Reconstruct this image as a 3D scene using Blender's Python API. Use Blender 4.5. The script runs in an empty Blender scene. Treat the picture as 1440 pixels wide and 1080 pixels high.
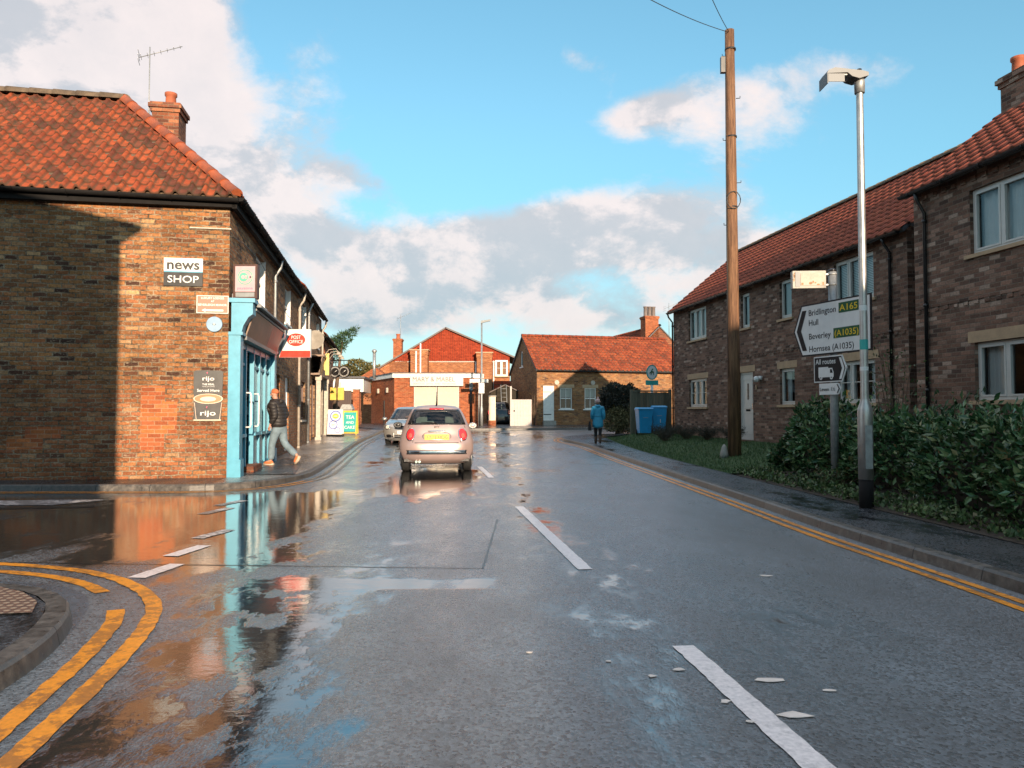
import bpy, bmesh, math, random
from mathutils import Vector, Matrix
R = math.radians
random.seed(11)
SC = bpy.context.scene
COL = SC.collection
H = 1.33                      # eye height
PITCH = R(2.12)

def smooth(a, b, t):
    t = max(0.0, min(1.0, (t - a) / (b - a)))
    return t * t * (3 - 2 * t)

def g(y):                     # the street climbs gently towards the bend
    return 0.5 * smooth(22, 50, y)

def at(px, py, Y):            # photo pixel -> point at distance Y (used while laying out the place)
    cx, cy = (px - 720) / 1080, (540 - py) / 1080
    d = Vector((cx, math.cos(PITCH) - cy * math.sin(PITCH), math.sin(PITCH) + cy * math.cos(PITCH)))
    return Vector((0, 0, H)) + d * (Y / d.y)

# ------------------------------------------------------------------ mesh builder
class MB:
    def __init__(s, M=None):
        s.v = []; s.f = []; s.uv = []; s.mi = []; s.sm = []
        s.M = M; s.m = 0; s.smooth = False
    def pt(s, p):
        p = Vector(p)
        s.v.append(s.M @ p if s.M else p)
        return len(s.v) - 1
    def face(s, pts, uv=None):
        s.f.append([s.pt(p) for p in pts]); s.uv.append(uv); s.mi.append(s.m); s.sm.append(s.smooth)
    def idx(s, ids, uv=None):
        s.f.append(list(ids)); s.uv.append(uv); s.mi.append(s.m); s.sm.append(s.smooth)
    def box(s, x0, x1, y0, y1, z0, z1):
        a = [(x0,y0,z0),(x1,y0,z0),(x1,y1,z0),(x0,y1,z0),(x0,y0,z1),(x1,y0,z1),(x1,y1,z1),(x0,y1,z1)]
        for q in ((0,1,5,4),(1,2,6,5),(2,3,7,6),(3,0,4,7),(4,5,6,7),(3,2,1,0)):
            s.face([a[i] for i in q])
    def hexa(s, a):           # 8 corners, same order as box
        for q in ((0,1,5,4),(1,2,6,5),(2,3,7,6),(3,0,4,7),(4,5,6,7),(3,2,1,0)):
            s.face([a[i] for i in q])
    def tube(s, pts, rad, n=8, caps=True, closed=False):
        pts = [Vector(p) for p in pts]
        if not hasattr(rad, '__len__'): rad = [rad] * len(pts)
        rings = []; up = None
        sm = s.smooth; s.smooth = True
        for i, p in enumerate(pts):
            a = pts[max(0, i-1)]; b = pts[min(len(pts)-1, i+1)]
            t = (b - a).normalized() if (b-a).length > 1e-9 else Vector((0,0,1))
            if up is None:
                up = Vector((0,0,1)) if abs(t.z) < .9 else Vector((1,0,0))
            x = up.cross(t).normalized(); up = t.cross(x).normalized()
            rings.append([s.pt(p + (x*math.cos(2*math.pi*k/n) + up*math.sin(2*math.pi*k/n))*rad[i]) for k in range(n)])
        L = 0
        for i in range(len(rings)-1):
            d = (pts[i+1]-pts[i]).length
            for k in range(n):
                k2 = (k+1) % n
                c = 2*math.pi*rad[i]
                s.idx((rings[i][k], rings[i][k2], rings[i+1][k2], rings[i+1][k]),
                      [(k/n*c, L), ((k+1)/n*c, L), ((k+1)/n*c, L+d), (k/n*c, L+d)])
            L += d
        s.smooth = False
        if caps:
            s.idx(rings[0][::-1]); s.idx(rings[-1])
        s.smooth = sm
    def lathe(s, prof, n=16, c=(0,0,0)):
        cx, cy, cz = c; rings = []
        sm = s.smooth; s.smooth = True
        for r, z in prof:
            rings.append([s.pt((cx+r*math.cos(2*math.pi*k/n), cy+r*math.sin(2*math.pi*k/n), cz+z)) for k in range(n)])
        for i in range(len(rings)-1):
            for k in range(n):
                k2 = (k+1) % n
                s.idx((rings[i][k], rings[i][k2], rings[i+1][k2], rings[i+1][k]))
        s.smooth = False
        s.idx(rings[0][::-1]); s.idx(rings[-1])
        s.smooth = sm
    def prism(s, poly, y0, y1):        # outline in x,z; front face at y0 looking towards -y
        s.face([(x, y0, z) for x, z in poly])
        s.face([(x, y1, z) for x, z in poly][::-1])
        n = len(poly)
        for i in range(n):
            a, b = poly[i], poly[(i+1) % n]
            s.face([(a[0],y0,a[1]), (a[0],y1,a[1]), (b[0],y1,b[1]), (b[0],y0,b[1])])
    def slab(s, poly, z0, z1):         # outline in x,y
        s.face([(x, y, z1) for x, y in poly]); s.face([(x, y, z0) for x, y in poly][::-1])
        n = len(poly)
        for i in range(n):
            a, b = poly[i], poly[(i+1) % n]
            s.face([(a[0],a[1],z0),(b[0],b[1],z0),(b[0],b[1],z1),(a[0],a[1],z1)])
    def mesh(s, verts, faces, M):
        o = len(s.v)
        for v in verts: s.pt(M @ Vector(v))
        for f in faces: s.idx([o+i for i in f])
    def build(s, name, mats, parent=None, weld=False, bevel=0, seg=2):
        me = bpy.data.meshes.new(name)
        me.from_pydata([tuple(v) for v in s.v], [], s.f)
        uvl = me.uv_layers.new(name='UVMap')
        for p in me.polygons:
            p.material_index = s.mi[p.index]
            p.use_smooth = s.sm[p.index]
            uv = s.uv[p.index]
            if uv is None:
                n = p.normal
                if abs(n.z) < .8:
                    t = Vector((-n.y, n.x, 0)).normalized()
                    for li in p.loop_indices:
                        c = me.vertices[me.loops[li].vertex_index].co
                        uvl.data[li].uv = (c.x*t.x + c.y*t.y, c.z)
                else:
                    for li in p.loop_indices:
                        c = me.vertices[me.loops[li].vertex_index].co
                        uvl.data[li].uv = (c.x, c.y)
            else:
                for k, li in enumerate(p.loop_indices): uvl.data[li].uv = uv[k]
        if weld:
            bm = bmesh.new(); bm.from_mesh(me)
            bmesh.ops.remove_doubles(bm, verts=bm.verts, dist=1e-4)
            bmesh.ops.recalc_face_normals(bm, faces=bm.faces)
            bm.to_mesh(me); bm.free()
        if not isinstance(mats, (list, tuple)): mats = [mats]
        for m in mats: me.materials.append(m)
        o = bpy.data.objects.new(name, me); COL.objects.link(o)
        if parent: o.parent = parent
        if bevel:
            b = o.modifiers.new('Bevel', 'BEVEL'); b.width = bevel; b.segments = seg; b.limit_method = 'ANGLE'; b.angle_limit = R(40)
            b.harden_normals = False
        return o

def thing(name, label, cat, loc=(0,0,0), rz=0, group=None):
    o = bpy.data.objects.new(name, None); COL.objects.link(o)
    o.location = loc; o.rotation_euler = (0, 0, rz); o.empty_display_size = .2
    o['label'] = label; o['category'] = cat
    if group: o['group'] = group
    return o
def tag(o, label, cat, group=None, kind=None):
    o['label'] = label; o['category'] = cat
    if group: o['group'] = group
    if kind: o['kind'] = kind
    return o
def struct(o, kind='structure'):
    o['kind'] = kind; return o
def copy_tree(o, parent=None):
    c = o.copy(); COL.objects.link(c); c.parent = parent
    for ch in list(o.children): copy_tree(ch, c)
    return c

def T(x, y, z): return Matrix.Translation((x, y, z))
def RZ(a): return Matrix.Rotation(a, 4, 'Z')
def frame(o, x, y):           # matrix from an origin, x axis, y axis (world up = z)
    x = Vector(x); y = Vector(y); z = x.cross(y)
    M = Matrix(((x.x, y.x, z.x, o[0]), (x.y, y.y, z.y, o[1]), (x.z, y.z, z.z, o[2]), (0,0,0,1)))
    return M

# ------------------------------------------------------------------ lettering
_tc = {}
def glyphs(s, bold=0.0):
    k = (s, bold)
    if k not in _tc:
        cu = bpy.data.curves.new('txt', 'FONT'); cu.body = s; cu.size = 1; cu.offset = bold
        cu.align_x = 'LEFT'; cu.resolution_u = 3
        o = bpy.data.objects.new('txt', cu); COL.objects.link(o)
        dg = bpy.context.evaluated_depsgraph_get()
        me = bpy.data.meshes.new_from_object(o.evaluated_get(dg))
        vs = [v.co.copy() for v in me.vertices]; fs = [tuple(p.vertices) for p in me.polygons]
        bpy.data.objects.remove(o); bpy.data.meshes.remove(me)
        _tc[k] = (vs, fs)
    return _tc[k]
def text(mb, s, x, z, h, y=-.004, width=None, bold=.0, align='L', cap=.72, slope=0, center_scale=True):
    """lettering on a board whose front looks towards -y: x,z = baseline point, h = capital height"""
    vs, fs = glyphs(s, bold)
    sc = h / cap
    x0 = min(v.x for v in vs); x1 = max(v.x for v in vs)
    sx = sc if width is None else width / (x1 - x0)
    w = (x1 - x0) * sx
    ox = x if align == 'L' else (x - w/2 if align == 'C' else x - w)
    o = len(mb.v)
    for v in vs: mb.pt((ox + (v.x - x0) * sx, y, z + v.y * sc + slope * (v.x-x0) * sx))
    for f in fs: mb.idx([o+i for i in f])

def ellipse(cx, cz, a, b, n=24, t0=0, t1=2*math.pi):
    return [(cx + a*math.cos(t0+(t1-t0)*k/n), cz + b*math.sin(t0+(t1-t0)*k/n)) for k in range(n)]

# ------------------------------------------------------------------ curves on the ground
def catmull(pts, step=.4):
    P = [Vector((p[0], p[1], 0)) for p in pts]
    out = []
    for i in range(len(P)-1):
        a = P[max(0,i-1)]; b = P[i]; c = P[i+1]; d = P[min(len(P)-1,i+2)]
        L = (c-b).length; n = max(1, int(L/step))
        ta = ((b-a).length or L)**.5; tb = L**.5; tc = ((d-c).length or L)**.5
        m1 = ((c-a)/(ta*ta+tb*tb)*L) if i > 0 else (c-b)
        m2 = ((d-b)/(tc*tc+tb*tb)*L) if i < len(P)-2 else (c-b)
        for k in range(n):
            t = k/n; t2=t*t; t3=t2*t
            out.append(b*(2*t3-3*t2+1) + m1*(t3-2*t2+t) + c*(-2*t3+3*t2) + m2*(t3-t2))
    out.append(P[-1]); return out
def offset(pl, d):            # d>0: to the right of travel
    out = []
    for i, p in enumerate(pl):
        t = (pl[min(len(pl)-1,i+1)] - pl[max(0,i-1)]).normalized()
        out.append(p + Vector((t.y, -t.x, 0)) * d)
    return out
def resample(pl, n):
    L = [0]
    for i in range(1, len(pl)): L.append(L[-1] + (pl[i]-pl[i-1]).length)
    out = []; j = 0
    for k in range(n):
        s = L[-1]*k/(n-1)
        while j < len(pl)-2 and L[j+1] < s: j += 1
        t = (s-L[j])/max(1e-9, L[j+1]-L[j]); out.append(pl[j].lerp(pl[j+1], min(1,t)))
    return out
def ribbon(mb, A, B, za, zb=None, cross=1):   # sheet between two lines of equal count
    if zb is None: zb = za
    S = 0
    for i in range(len(A)-1):
        d = (A[i+1]-A[i]).length
        for c in range(cross):
            f0, f1 = c/cross, (c+1)/cross
            def q(i, f):
                p = A[i].lerp(B[i], f); return (p.x, p.y, g(p.y) + za + (zb-za)*f)
            w = (A[i]-B[i]).length
            mb.face([q(i,f0), q(i,f1), q(i+1,f1), q(i+1,f0)],
                    [(S, f0*w), (S, f1*w), (S+d, f1*w), (S+d, f0*w)])
        S += d
# ------------------------------------------------------------------ material node helper
class NT:
    def __init__(s, tree):
        s.t = tree; s.n = tree.nodes; s.l = tree.links
    def node(s, typ, **kw):
        n = s.n.new(typ)
        for k, v in kw.items(): setattr(n, k, v)
        return n
    def put(s, sock, v):
        if v is None: return
        if hasattr(v, 'is_output') or isinstance(v, bpy.types.NodeSocket): s.l.new(v, sock)
        else:
            if sock.type == 'RGBA' and len(v) == 3: v = (*v, 1)
            sock.default_value = v
    def m(s, op, a, b=None, c=None, clamp=False):
        n = s.node('ShaderNodeMath', operation=op, use_clamp=clamp)
        s.put(n.inputs[0], a); s.put(n.inputs[1], b); s.put(n.inputs[2], c)
        return n.outputs[0]
    def mix(s, f, a, b, blend='MIX'):
        n = s.node('ShaderNodeMix', data_type='RGBA', blend_type=blend)
        s.put(n.inputs[0], f); s.put(n.inputs[6], a); s.put(n.inputs[7], b)
        return n.outputs[2]
    def mixf(s, f, a, b):
        n = s.node('ShaderNodeMix', data_type='FLOAT')
        s.put(n.inputs[0], f); s.put(n.inputs[2], a); s.put(n.inputs[3], b)
        return n.outputs[0]
    def step(s, x, a, b):     # smoothstep a..b -> 0..1
        n = s.node('ShaderNodeMapRange', interpolation_type='SMOOTHSTEP')
        s.put(n.inputs[0], x); s.put(n.inputs[1], a); s.put(n.inputs[2], b)
        return n.outputs[0]
    def lin(s, x, a, b, c, d):
        n = s.node('ShaderNodeMapRange')
        s.put(n.inputs[0], x); s.put(n.inputs[1], a); s.put(n.inputs[2], b); s.put(n.inputs[3], c); s.put(n.inputs[4], d)
        return n.outputs[0]
    def ramp(s, f, stops, interp='LINEAR'):
        n = s.node('ShaderNodeValToRGB'); cr = n.color_ramp; cr.interpolation = interp
        while len(cr.elements) < len(stops): cr.elements.new(.5)
        for e, (p, c) in zip(cr.elements, stops):
            e.position = p; e.color = (*c, 1) if len(c) == 3 else c
        s.put(n.inputs[0], f); return n.outputs[0]
    def noise(s, vec, scale, detail=3, rough=.55, out=0, dist=0):
        n = s.node('ShaderNodeTexNoise'); n.inputs['Scale'].default_value = scale
        n.inputs['Detail'].default_value = detail; n.inputs['Roughness'].default_value = rough
        n.inputs['Distortion'].default_value = dist
        if vec is not None: s.l.new(vec, n.inputs['Vector'])
        return n.outputs[out]
    def white(s, vec, out=0, dim='3D'):
        n = s.node('ShaderNodeTexWhiteNoise', noise_dimensions=dim); s.l.new(vec, n.inputs['Vector']); return n.outputs[out]
    def comb(s, x, y, z=0.0):
        n = s.node('ShaderNodeCombineXYZ'); s.put(n.inputs[0], x); s.put(n.inputs[1], y); s.put(n.inputs[2], z); return n.outputs[0]
    def sep(s, v):
        n = s.node('ShaderNodeSeparateXYZ'); s.l.new(v, n.inputs[0]); return n.outputs
    def scale(s, v, k):
        n = s.node('ShaderNodeMapping'); s.l.new(v, n.inputs[0]); n.inputs['Scale'].default_value = k; return n.outputs[0]
    def tc(s, which): return s.node('ShaderNodeTexCoord').outputs[which]
    def bump(s, h, strength=.3, dist=.01, normal=None):
        n = s.node('ShaderNodeBump'); n.inputs['Strength'].default_value = strength; n.inputs['Distance'].default_value = dist
        s.l.new(h, n.inputs['Height'])
        if normal is not None: s.l.new(normal, n.inputs['Normal'])
        return n.outputs[0]

def newmat(name):
    m = bpy.data.materials.new(name); m.use_nodes = True
    t = NT(m.node_tree); b = m.node_tree.nodes['Principled BSDF']
    return m, t, b
def S(b, t, **kw):
    names = dict(col='Base Color', rough='Roughness', metal='Metallic', nrm='Normal', spec='Specular IOR Level', ior='IOR', coat='Coat Weight', crough='Coat Roughness', sub='Subsurface Weight', alpha='Alpha', trans='Transmission Weight', sheen='Sheen Weight')
    for k, v in kw.items(): t.put(b.inputs[names[k]], v)

M = {}
def plain(name, col, rough=.5, metal=0, var=.12, nscale=6, bump=0.0, bscale=60, coat=0, spec=.5):
    """painted / plastic / metal surface with slight mottling"""
    m, t, b = newmat(name)
    o = t.tc('Object')
    n = t.noise(o, nscale, 4, .6)
    k = t.lin(n, .3, .7, 1-var, 1+var)
    c = t.mix(1.0, (*col, 1), t.comb(k, k, k), 'MULTIPLY')
    S(b, t, col=c, rough=t.lin(n, .3, .7, max(0.02, rough-.06), min(1, rough+.06)), metal=metal, coat=coat, spec=spec)
    if bump: S(b, t, nrm=t.bump(t.noise(o, bscale, 3), bump, .01))
    M[name] = m; return m

def bricks(name, stops, mortar, bw=.235, bh=.078, mw=.011, lower=None, lz=1.9, dirt=.35, wob=.012, bstr=.5, pale=0.0, interp='CONSTANT'):
    m, t, b = newmat(name)
    uv = t.tc('UV')
    x, y, _ = t.sep(uv)
    w = t.noise(uv, 4.5, 2, .5, 1)
    wx, wy, _ = t.sep(w)
    x = t.m('ADD', x, t.m('MULTIPLY', t.m('SUBTRACT', wx, .5), wob*1.6))
    y = t.m('ADD', y, t.m('MULTIPLY', t.m('SUBTRACT', wy, .5), wob))
    w2 = t.noise(uv, 38, 2, .6, 1)
    vx, vy, _ = t.sep(w2)
    x = t.m('ADD', x, t.m('MULTIPLY', t.m('SUBTRACT', vx, .5), wob*.9))
    y = t.m('ADD', y, t.m('MULTIPLY', t.m('SUBTRACT', vy, .5), wob*.9))
    yr = t.m('DIVIDE', y, bh); row = t.m('FLOOR', yr)
    odd = t.m('MODULO', t.m('ABSOLUTE', row), 2)
    xr = t.m('ADD', t.m('DIVIDE', x, bw), t.m('MULTIPLY', odd, .5))
    cell = t.comb(t.m('FLOOR', xr), row, 0)
    fx = t.m('SUBTRACT', xr, t.m('FLOOR', xr)); fy = t.m('SUBTRACT', yr, row)
    dx = t.m('MULTIPLY', t.m('MINIMUM', fx, t.m('SUBTRACT', 1, fx)), bw)
    dy = t.m('MULTIPLY', t.m('MINIMUM', fy, t.m('SUBTRACT', 1, fy)), bh)
    d = t.m('MINIMUM', dx, dy)
    jit = t.noise(uv, 60, 2, .6)
    mask = t.step(t.m('ADD', d, t.m('MULTIPLY', t.m('SUBTRACT', jit, .5), .006)), mw*.5-.002, mw*.5+.004)
    wn = t.white(cell)
    c = t.ramp(wn, stops, interp)
    if lower:
        c2 = t.ramp(wn, lower, interp)
        nz = t.noise(uv, 1.3, 3, .6)
        f = t.step(t.m('ADD', y, t.m('MULTIPLY', t.m('SUBTRACT', nz, .5), 1.2)), lz+.35, lz-.35)
        c = t.mix(f, c, c2)
    wn2 = t.white(t.comb(row, t.m('FLOOR', xr), 3.3))
    k = t.lin(wn2, 0, 1, .78, 1.2)
    c = t.mix(1, c, t.comb(k, k, k), 'MULTIPLY')
    fine = t.noise(uv, 26, 4, .7)
    k = t.lin(fine, .25, .75, *((.46, 1.5) if interp == 'LINEAR' else (.62, 1.3)))
    c = t.mix(1, c, t.comb(k, k, k), 'MULTIPLY')
    if pale:                                        # salts and worn faces
        pf = t.m('MULTIPLY', t.step(t.noise(t.scale(uv, (1, 1.9, 1)), 11, 5, .75), .54, .66), pale)
        c = t.mix(pf, c, (.48, .37, .25, 1))
    jn = t.m('ADD', t.m('MULTIPLY', t.noise(uv, 5, 5, .75), .75), t.m('MULTIPLY', fine, .25))
    mc = t.mix(t.lin(jn, .40, .60, 0, 1), tuple(q*(.25 if interp == 'LINEAR' else .7) for q in mortar), tuple(min(1, q*1.25) for q in mortar))
    c = t.mix(mask, mc, c)
    big = t.noise(uv, .7, 5, .65)
    k = t.lin(big, .3, .72, 1-dirt, 1.0+dirt*.35)
    c = t.mix(1, c, t.comb(k, k, k), 'MULTIPLY')
    h = t.m('ADD', t.m('MULTIPLY', mask, .7), t.m('MULTIPLY', fine, .5))
    S(b, t, col=c, rough=.88, nrm=t.bump(h, bstr, .012), spec=.25)
    M[name] = m; return m

def tiles(name, stops, moss=.25, moss_shade_col=(.05,.035,.02), rough=.75):
    m, t, b = newmat(name)
    uv = t.tc('UV'); x, y, _ = t.sep(uv)
    cell = t.comb(t.m('FLOOR', x), t.m('FLOOR', y), 0)
    c = t.ramp(t.white(cell), stops)
    o = t.tc('Object')
    n = t.noise(o, 9, 5, .7); k = t.lin(n, .3, .7, .65, 1.25)
    c = t.mix(1, c, t.comb(k, k, k), 'MULTIPLY')
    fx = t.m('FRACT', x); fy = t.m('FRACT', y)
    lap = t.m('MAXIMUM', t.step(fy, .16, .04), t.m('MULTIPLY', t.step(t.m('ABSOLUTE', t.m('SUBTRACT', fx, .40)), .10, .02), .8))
    c = t.mix(t.m('MULTIPLY', lap, .8), c, moss_shade_col)  # gap shade painted into laps and roll valleys, along with some dirt
    ms = t.noise(o, 2.6, 5, .75)
    c = t.mix(t.m('MULTIPLY', t.step(ms, .5, .68), moss), c, moss_shade_col)
    S(b, t, col=c, rough=rough, nrm=t.bump(t.noise(o, 55, 3, .7), .35, .01), spec=.3)
    M[name] = m; return m

def leafmat(name, stops, rough=.45, trans=.0):
    m, t, b = newmat(name)
    uv = t.tc('UV'); x, y, _ = t.sep(uv)
    r = t.white(t.comb(t.m('FLOOR', x), t.m('FLOOR', y), 0))
    c = t.ramp(r, stops)
    o = t.tc('Object'); n = t.noise(o, 3, 3); k = t.lin(n, .3, .7, .75, 1.2)
    c = t.mix(1, c, t.comb(k, k, k), 'MULTIPLY')
    S(b, t, col=c, rough=rough, spec=.4)
    M[name] = m; return m

def paint(name, col, wear=.5, base=(.035,.035,.037), rough=.35):
    m, t, b = newmat(name)
    o = t.tc('Object')
    n = t.noise(o, 14, 6, .75); n2 = t.noise(o, 2.2, 3, .6)
    f = t.step(t.m('ADD', n, t.m('MULTIPLY', t.m('SUBTRACT', n2, .5), .6)), .62-.3*wear, .70-.25*wear)
    f = t.m('MULTIPLY', f, wear, clamp=True)
    k = t.lin(t.noise(o, 40, 3), .3, .7, .8, 1.15)
    c = t.mix(1, (*col, 1), t.comb(k, k, k), 'MULTIPLY')
    c = t.mix(f, c, base)
    S(b, t, col=c, rough=rough, nrm=t.bump(t.noise(o, 130, 2), .25, .004))
    M[name] = m; return m

OLD = [(0,(.06,.029,.02)),(.12,(.17,.068,.034)),(.28,(.36,.155,.054)),(.5,(.27,.105,.042)),(.7,(.43,.205,.075)),(.86,(.33,.108,.042)),(1,(.51,.295,.14))]
OLDRED = [(0,(.14,.06,.036)),(.12,(.30,.105,.045)),(.36,(.34,.12,.048)),(.6,(.37,.155,.06)),(.8,(.29,.09,.04)),(1,(.42,.24,.12))]
bricks('old_brick', OLD, (.33,.25,.165), lower=OLDRED, lz=1.75, wob=.034, pale=.8, dirt=.5, bstr=1.0, bw=.245, bh=.084, mw=.019, interp='LINEAR')
bricks('patch_brick', [(0,(.42,.12,.045)),(.3,(.47,.15,.05)),(.6,(.36,.10,.04)),(.85,(.5,.18,.07))], (.38,.22,.13), wob=.008, bstr=.4, dirt=.3)
bricks('terrace_brick', [(0,(.10,.055,.035)),(.2,(.21,.10,.05)),(.45,(.30,.16,.075)),(.65,(.24,.10,.05)),(.85,(.34,.20,.11))], (.22,.175,.13), wob=.022, pale=.35, dirt=.4, mw=.016, interp='LINEAR')
bricks('brown_brick', [(0,(.14,.080,.057)),(.2,(.195,.108,.075)),(.42,(.245,.136,.095)),(.58,(.17,.094,.069)),(.70,(.27,.165,.12)),(.84,(.37,.265,.205)),(.93,(.10,.061,.047))], (.18,.142,.108), wob=.008, dirt=.25, bstr=.45)
bricks('red_brick', [(0,(.33,.082,.028)),(.3,(.38,.10,.036)),(.6,(.28,.068,.025)),(.85,(.40,.13,.05))], (.36,.22,.14), mw=.010, wob=.006, dirt=.25)
bricks('dark_red_brick', [(0,(.22,.075,.04)),(.3,(.30,.10,.05)),(.6,(.17,.065,.04)),(.85,(.36,.14,.07))], (.22,.15,.10), wob=.012, dirt=.35)
bricks('cottage_brick', [(0,(.30,.125,.05)),(.25,(.36,.165,.06)),(.5,(.23,.09,.042)),(.75,(.40,.21,.09)),(1,(.13,.06,.04))], (.30,.21,.14), wob=.016, pale=.25, dirt=.35, interp='LINEAR')
bricks('far_brick', [(0,(.33,.11,.04)),(.3,(.37,.135,.05)),(.6,(.29,.09,.036)),(.85,(.41,.16,.07))], (.42,.27,.17), wob=.006, dirt=.2)
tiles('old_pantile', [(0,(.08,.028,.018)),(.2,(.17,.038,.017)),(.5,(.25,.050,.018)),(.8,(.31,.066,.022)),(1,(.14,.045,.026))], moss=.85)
tiles('new_pantile', [(0,(.33,.07,.04)),(.5,(.40,.085,.045)),(1,(.46,.11,.055))], moss=.25)
tiles('far_pantile', [(0,(.14,.030,.014)),(.5,(.24,.046,.018)),(1,(.30,.068,.024))], moss=.5)
tiles('hung_tile', [(0,(.30,.042,.018)),(.5,(.36,.052,.021)),(1,(.42,.064,.025))], moss=.1)
plain('hip_tile', (.36,.085,.028), .7, var=.2, bump=.3)
plain('ridge_moss', (.12,.085,.055), .9, var=.4, nscale=8, bump=.6)
plain('terracotta', (.38,.10,.042), .75, var=.25, bump=.3)
plain('black_plastic', (.012,.012,.013), .3, var=.3)
plain('black_iron', (.014,.013,.013), .8, var=.3, bump=.2, spec=.15)
plain('white_upvc', (.74,.74,.72), .3, var=.05)
plain('cream_upvc', (.55,.54,.50), .35, var=.05)
plain('white_paint', (.75,.73,.69), .5, var=.1, bump=.15, nscale=9)
plain('old_white', (.44,.385,.32), .65, var=.2, bump=.25, nscale=12)
plain('sandstone', (.42,.29,.175), .8, var=.15, bump=.3)
plain('concrete', (.30,.28,.25), .8, var=.2, bump=.3)
plain('shop_blue', (.065,.31,.44), .38, var=.12, bump=.08, nscale=5)
plain('shop_teal', (.05,.20,.25), .35, var=.2)
plain('panel_grey', (.20,.27,.30), .35, var=.15)
plain('galvanised', (.44,.43,.41), .42, metal=.75, var=.16, nscale=9, bump=.1)
plain('dull_steel', (.33,.34,.34), .5, metal=.5, var=.2, nscale=14)
plain('lamp_glass', (.65,.62,.55), .2, var=.1)
plain('sign_white', (.70,.70,.68), .4, var=.06)
plain('sign_black', (.012,.013,.015), .35, var=.2)
plain('sign_back', (.24,.25,.25), .55, var=.15)
plain('road_green', (.012,.085,.035), .4, var=.1)
plain('road_yellow', (.75,.52,.03), .4, var=.05)
plain('post_red', (.68,.045,.025), .35, var=.08)
plain('sign_pink', (.46,.165,.11), .5, var=.1)
plain('pale_blue', (.22,.35,.49), .35, var=.08)
plain('pink_white', (.52,.37,.39), .35, var=.06)
plain('logo_green', (.12,.42,.32), .4, var=.05)
plain('logo_pink', (.7,.18,.28), .4, var=.05)
plain('coffee_board', (.045,.045,.045), .4, var=.2)
plain('coffee', (.42,.19,.09), .4, var=.1)
plain('cup_foam', (.72,.55,.42), .45, var=.1)
plain('fascia_board', (.20,.12,.075), .5, var=.35, nscale=3)
plain('fascia_red', (.40,.11,.07), .5, var=.25)
plain('lead', (.13,.135,.14), .5, metal=.3, var=.3)
plain('dark_wood', (.075,.03,.02), .5, var=.25)
plain('gate_brown', (.05,.024,.018), .55, var=.25, nscale=20)
plain('bin_blue', (.025,.33,.66), .33, var=.08)
plain('bin_dark', (.012,.15,.34), .4, var=.08)
plain('rubber', (.014,.014,.014), .75, var=.3)
plain('rim_silver', (.5,.5,.5), .3, metal=.8, var=.1)
plain('chrome', (.75,.73,.70), .12, metal=1, var=.05)
plain('pink_silver', (.46,.335,.31), .36, metal=.45, var=.06, nscale=2, coat=.45)
plain('silver_paint', (.47,.45,.42), .26, metal=.6, var=.05, nscale=2, coat=.7)
plain('black_paint', (.012,.012,.014), .2, var=.1, coat=.8)
plain('tail_red', (.62,.03,.035), .15, var=.15, coat=.6)
plain('tail_orange', (.72,.10,.07), .2, var=.1, coat=.6)
plain('plate_yellow', (.80,.43,.02), .35, var=.04)
plain('plate_white', (.75,.72,.70), .35, var=.04)
plain('car_black', (.02,.02,.022), .5, var=.2)
plain('seat_grey', (.17,.17,.175), .8, var=.2)
plain('skin', (.45,.24,.17), .55, var=.08)
plain('rust_hat', (.50,.145,.06), .9, var=.2, bump=.5, bscale=90)
plain('dark_jacket', (.022,.018,.018), .8, var=.4, bump=.5, bscale=18)
m, t, b = newmat('dark_jacket'); o = t.tc('Object'); z = t.sep(o)[2]
qn = t.m('ADD', t.m('MULTIPLY', z, 12), t.m('MULTIPLY', t.noise(o, 5, 3), .5)); qf = t.m('FRACT', qn)
qh = t.m('SQRT', t.m('SINE', t.m('MULTIPLY', qf, 3.1416)))
S(b, t, col=t.mix(qh, (.013,.011,.011,1), (.023,.019,.018,1)), rough=.6, nrm=t.bump(qh, .6, .02)); M['dark_jacket'] = m
plain('denim', (.16,.22,.26), .85, var=.25, nscale=10, bump=.3)
plain('orange_shoe', (.55,.145,.045), .6, var=.15)
plain('sole', (.5,.4,.3), .7, var=.1)
plain('blue_coat', (.03,.30,.48), .6, var=.12, bump=.4, bscale=14)
plain('pale_hat', (.62,.44,.42), .9, var=.12, bump=.5, bscale=90)
plain('black_cloth', (.014,.013,.014), .8, var=.3)
plain('boot_brown', (.10,.055,.035), .6, var=.2)
plain('teal_panel', (.03,.36,.33), .4, var=.08)
plain('yellow_frame', (.68,.46,.05), .4, var=.1)
plain('blue_ring', (.16,.2,.5), .45, var=.05)
plain('yellow_box', (.62,.42,.07), .45, var=.12)
plain('shutter', (.52,.45,.35), .5, var=.08)
plain('flat_roof', (.09,.09,.095), .7, var=.2)
plain('curtain_white', (.78,.82,.82), .9, var=.05)
plain('blind_grey', (.36,.44,.45), .8, var=.06)
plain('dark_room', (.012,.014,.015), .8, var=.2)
plain('bark', (.11,.07,.045), .9, var=.4, bump=.7, bscale=25)
plain('twig', (.028,.022,.014), .9, var=.4)
plain('soil', (.035,.026,.018), .95, var=.4, bump=.8, bscale=22)
plain('dish_grey', (.30,.27,.23), .5, var=.15)
plain('rusty', (.36,.20,.10), .7, var=.5, nscale=20)
plain('wire', (.02,.02,.022), .5)
plain('leaf_litter', (.70,.62,.56), .6, var=.2)
plain('cone_red', (.75,.10,.05), .5)
plain('slate_far', (.16,.13,.12), .8, var=.2)
leafmat('laurel', [(0,(.02,.055,.024)),(.35,(.042,.105,.04)),(.7,(.075,.15,.055)),(.9,(.12,.19,.075)),(.97,(.21,.21,.09)),(1,(.17,.10,.045))], .26)
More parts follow.
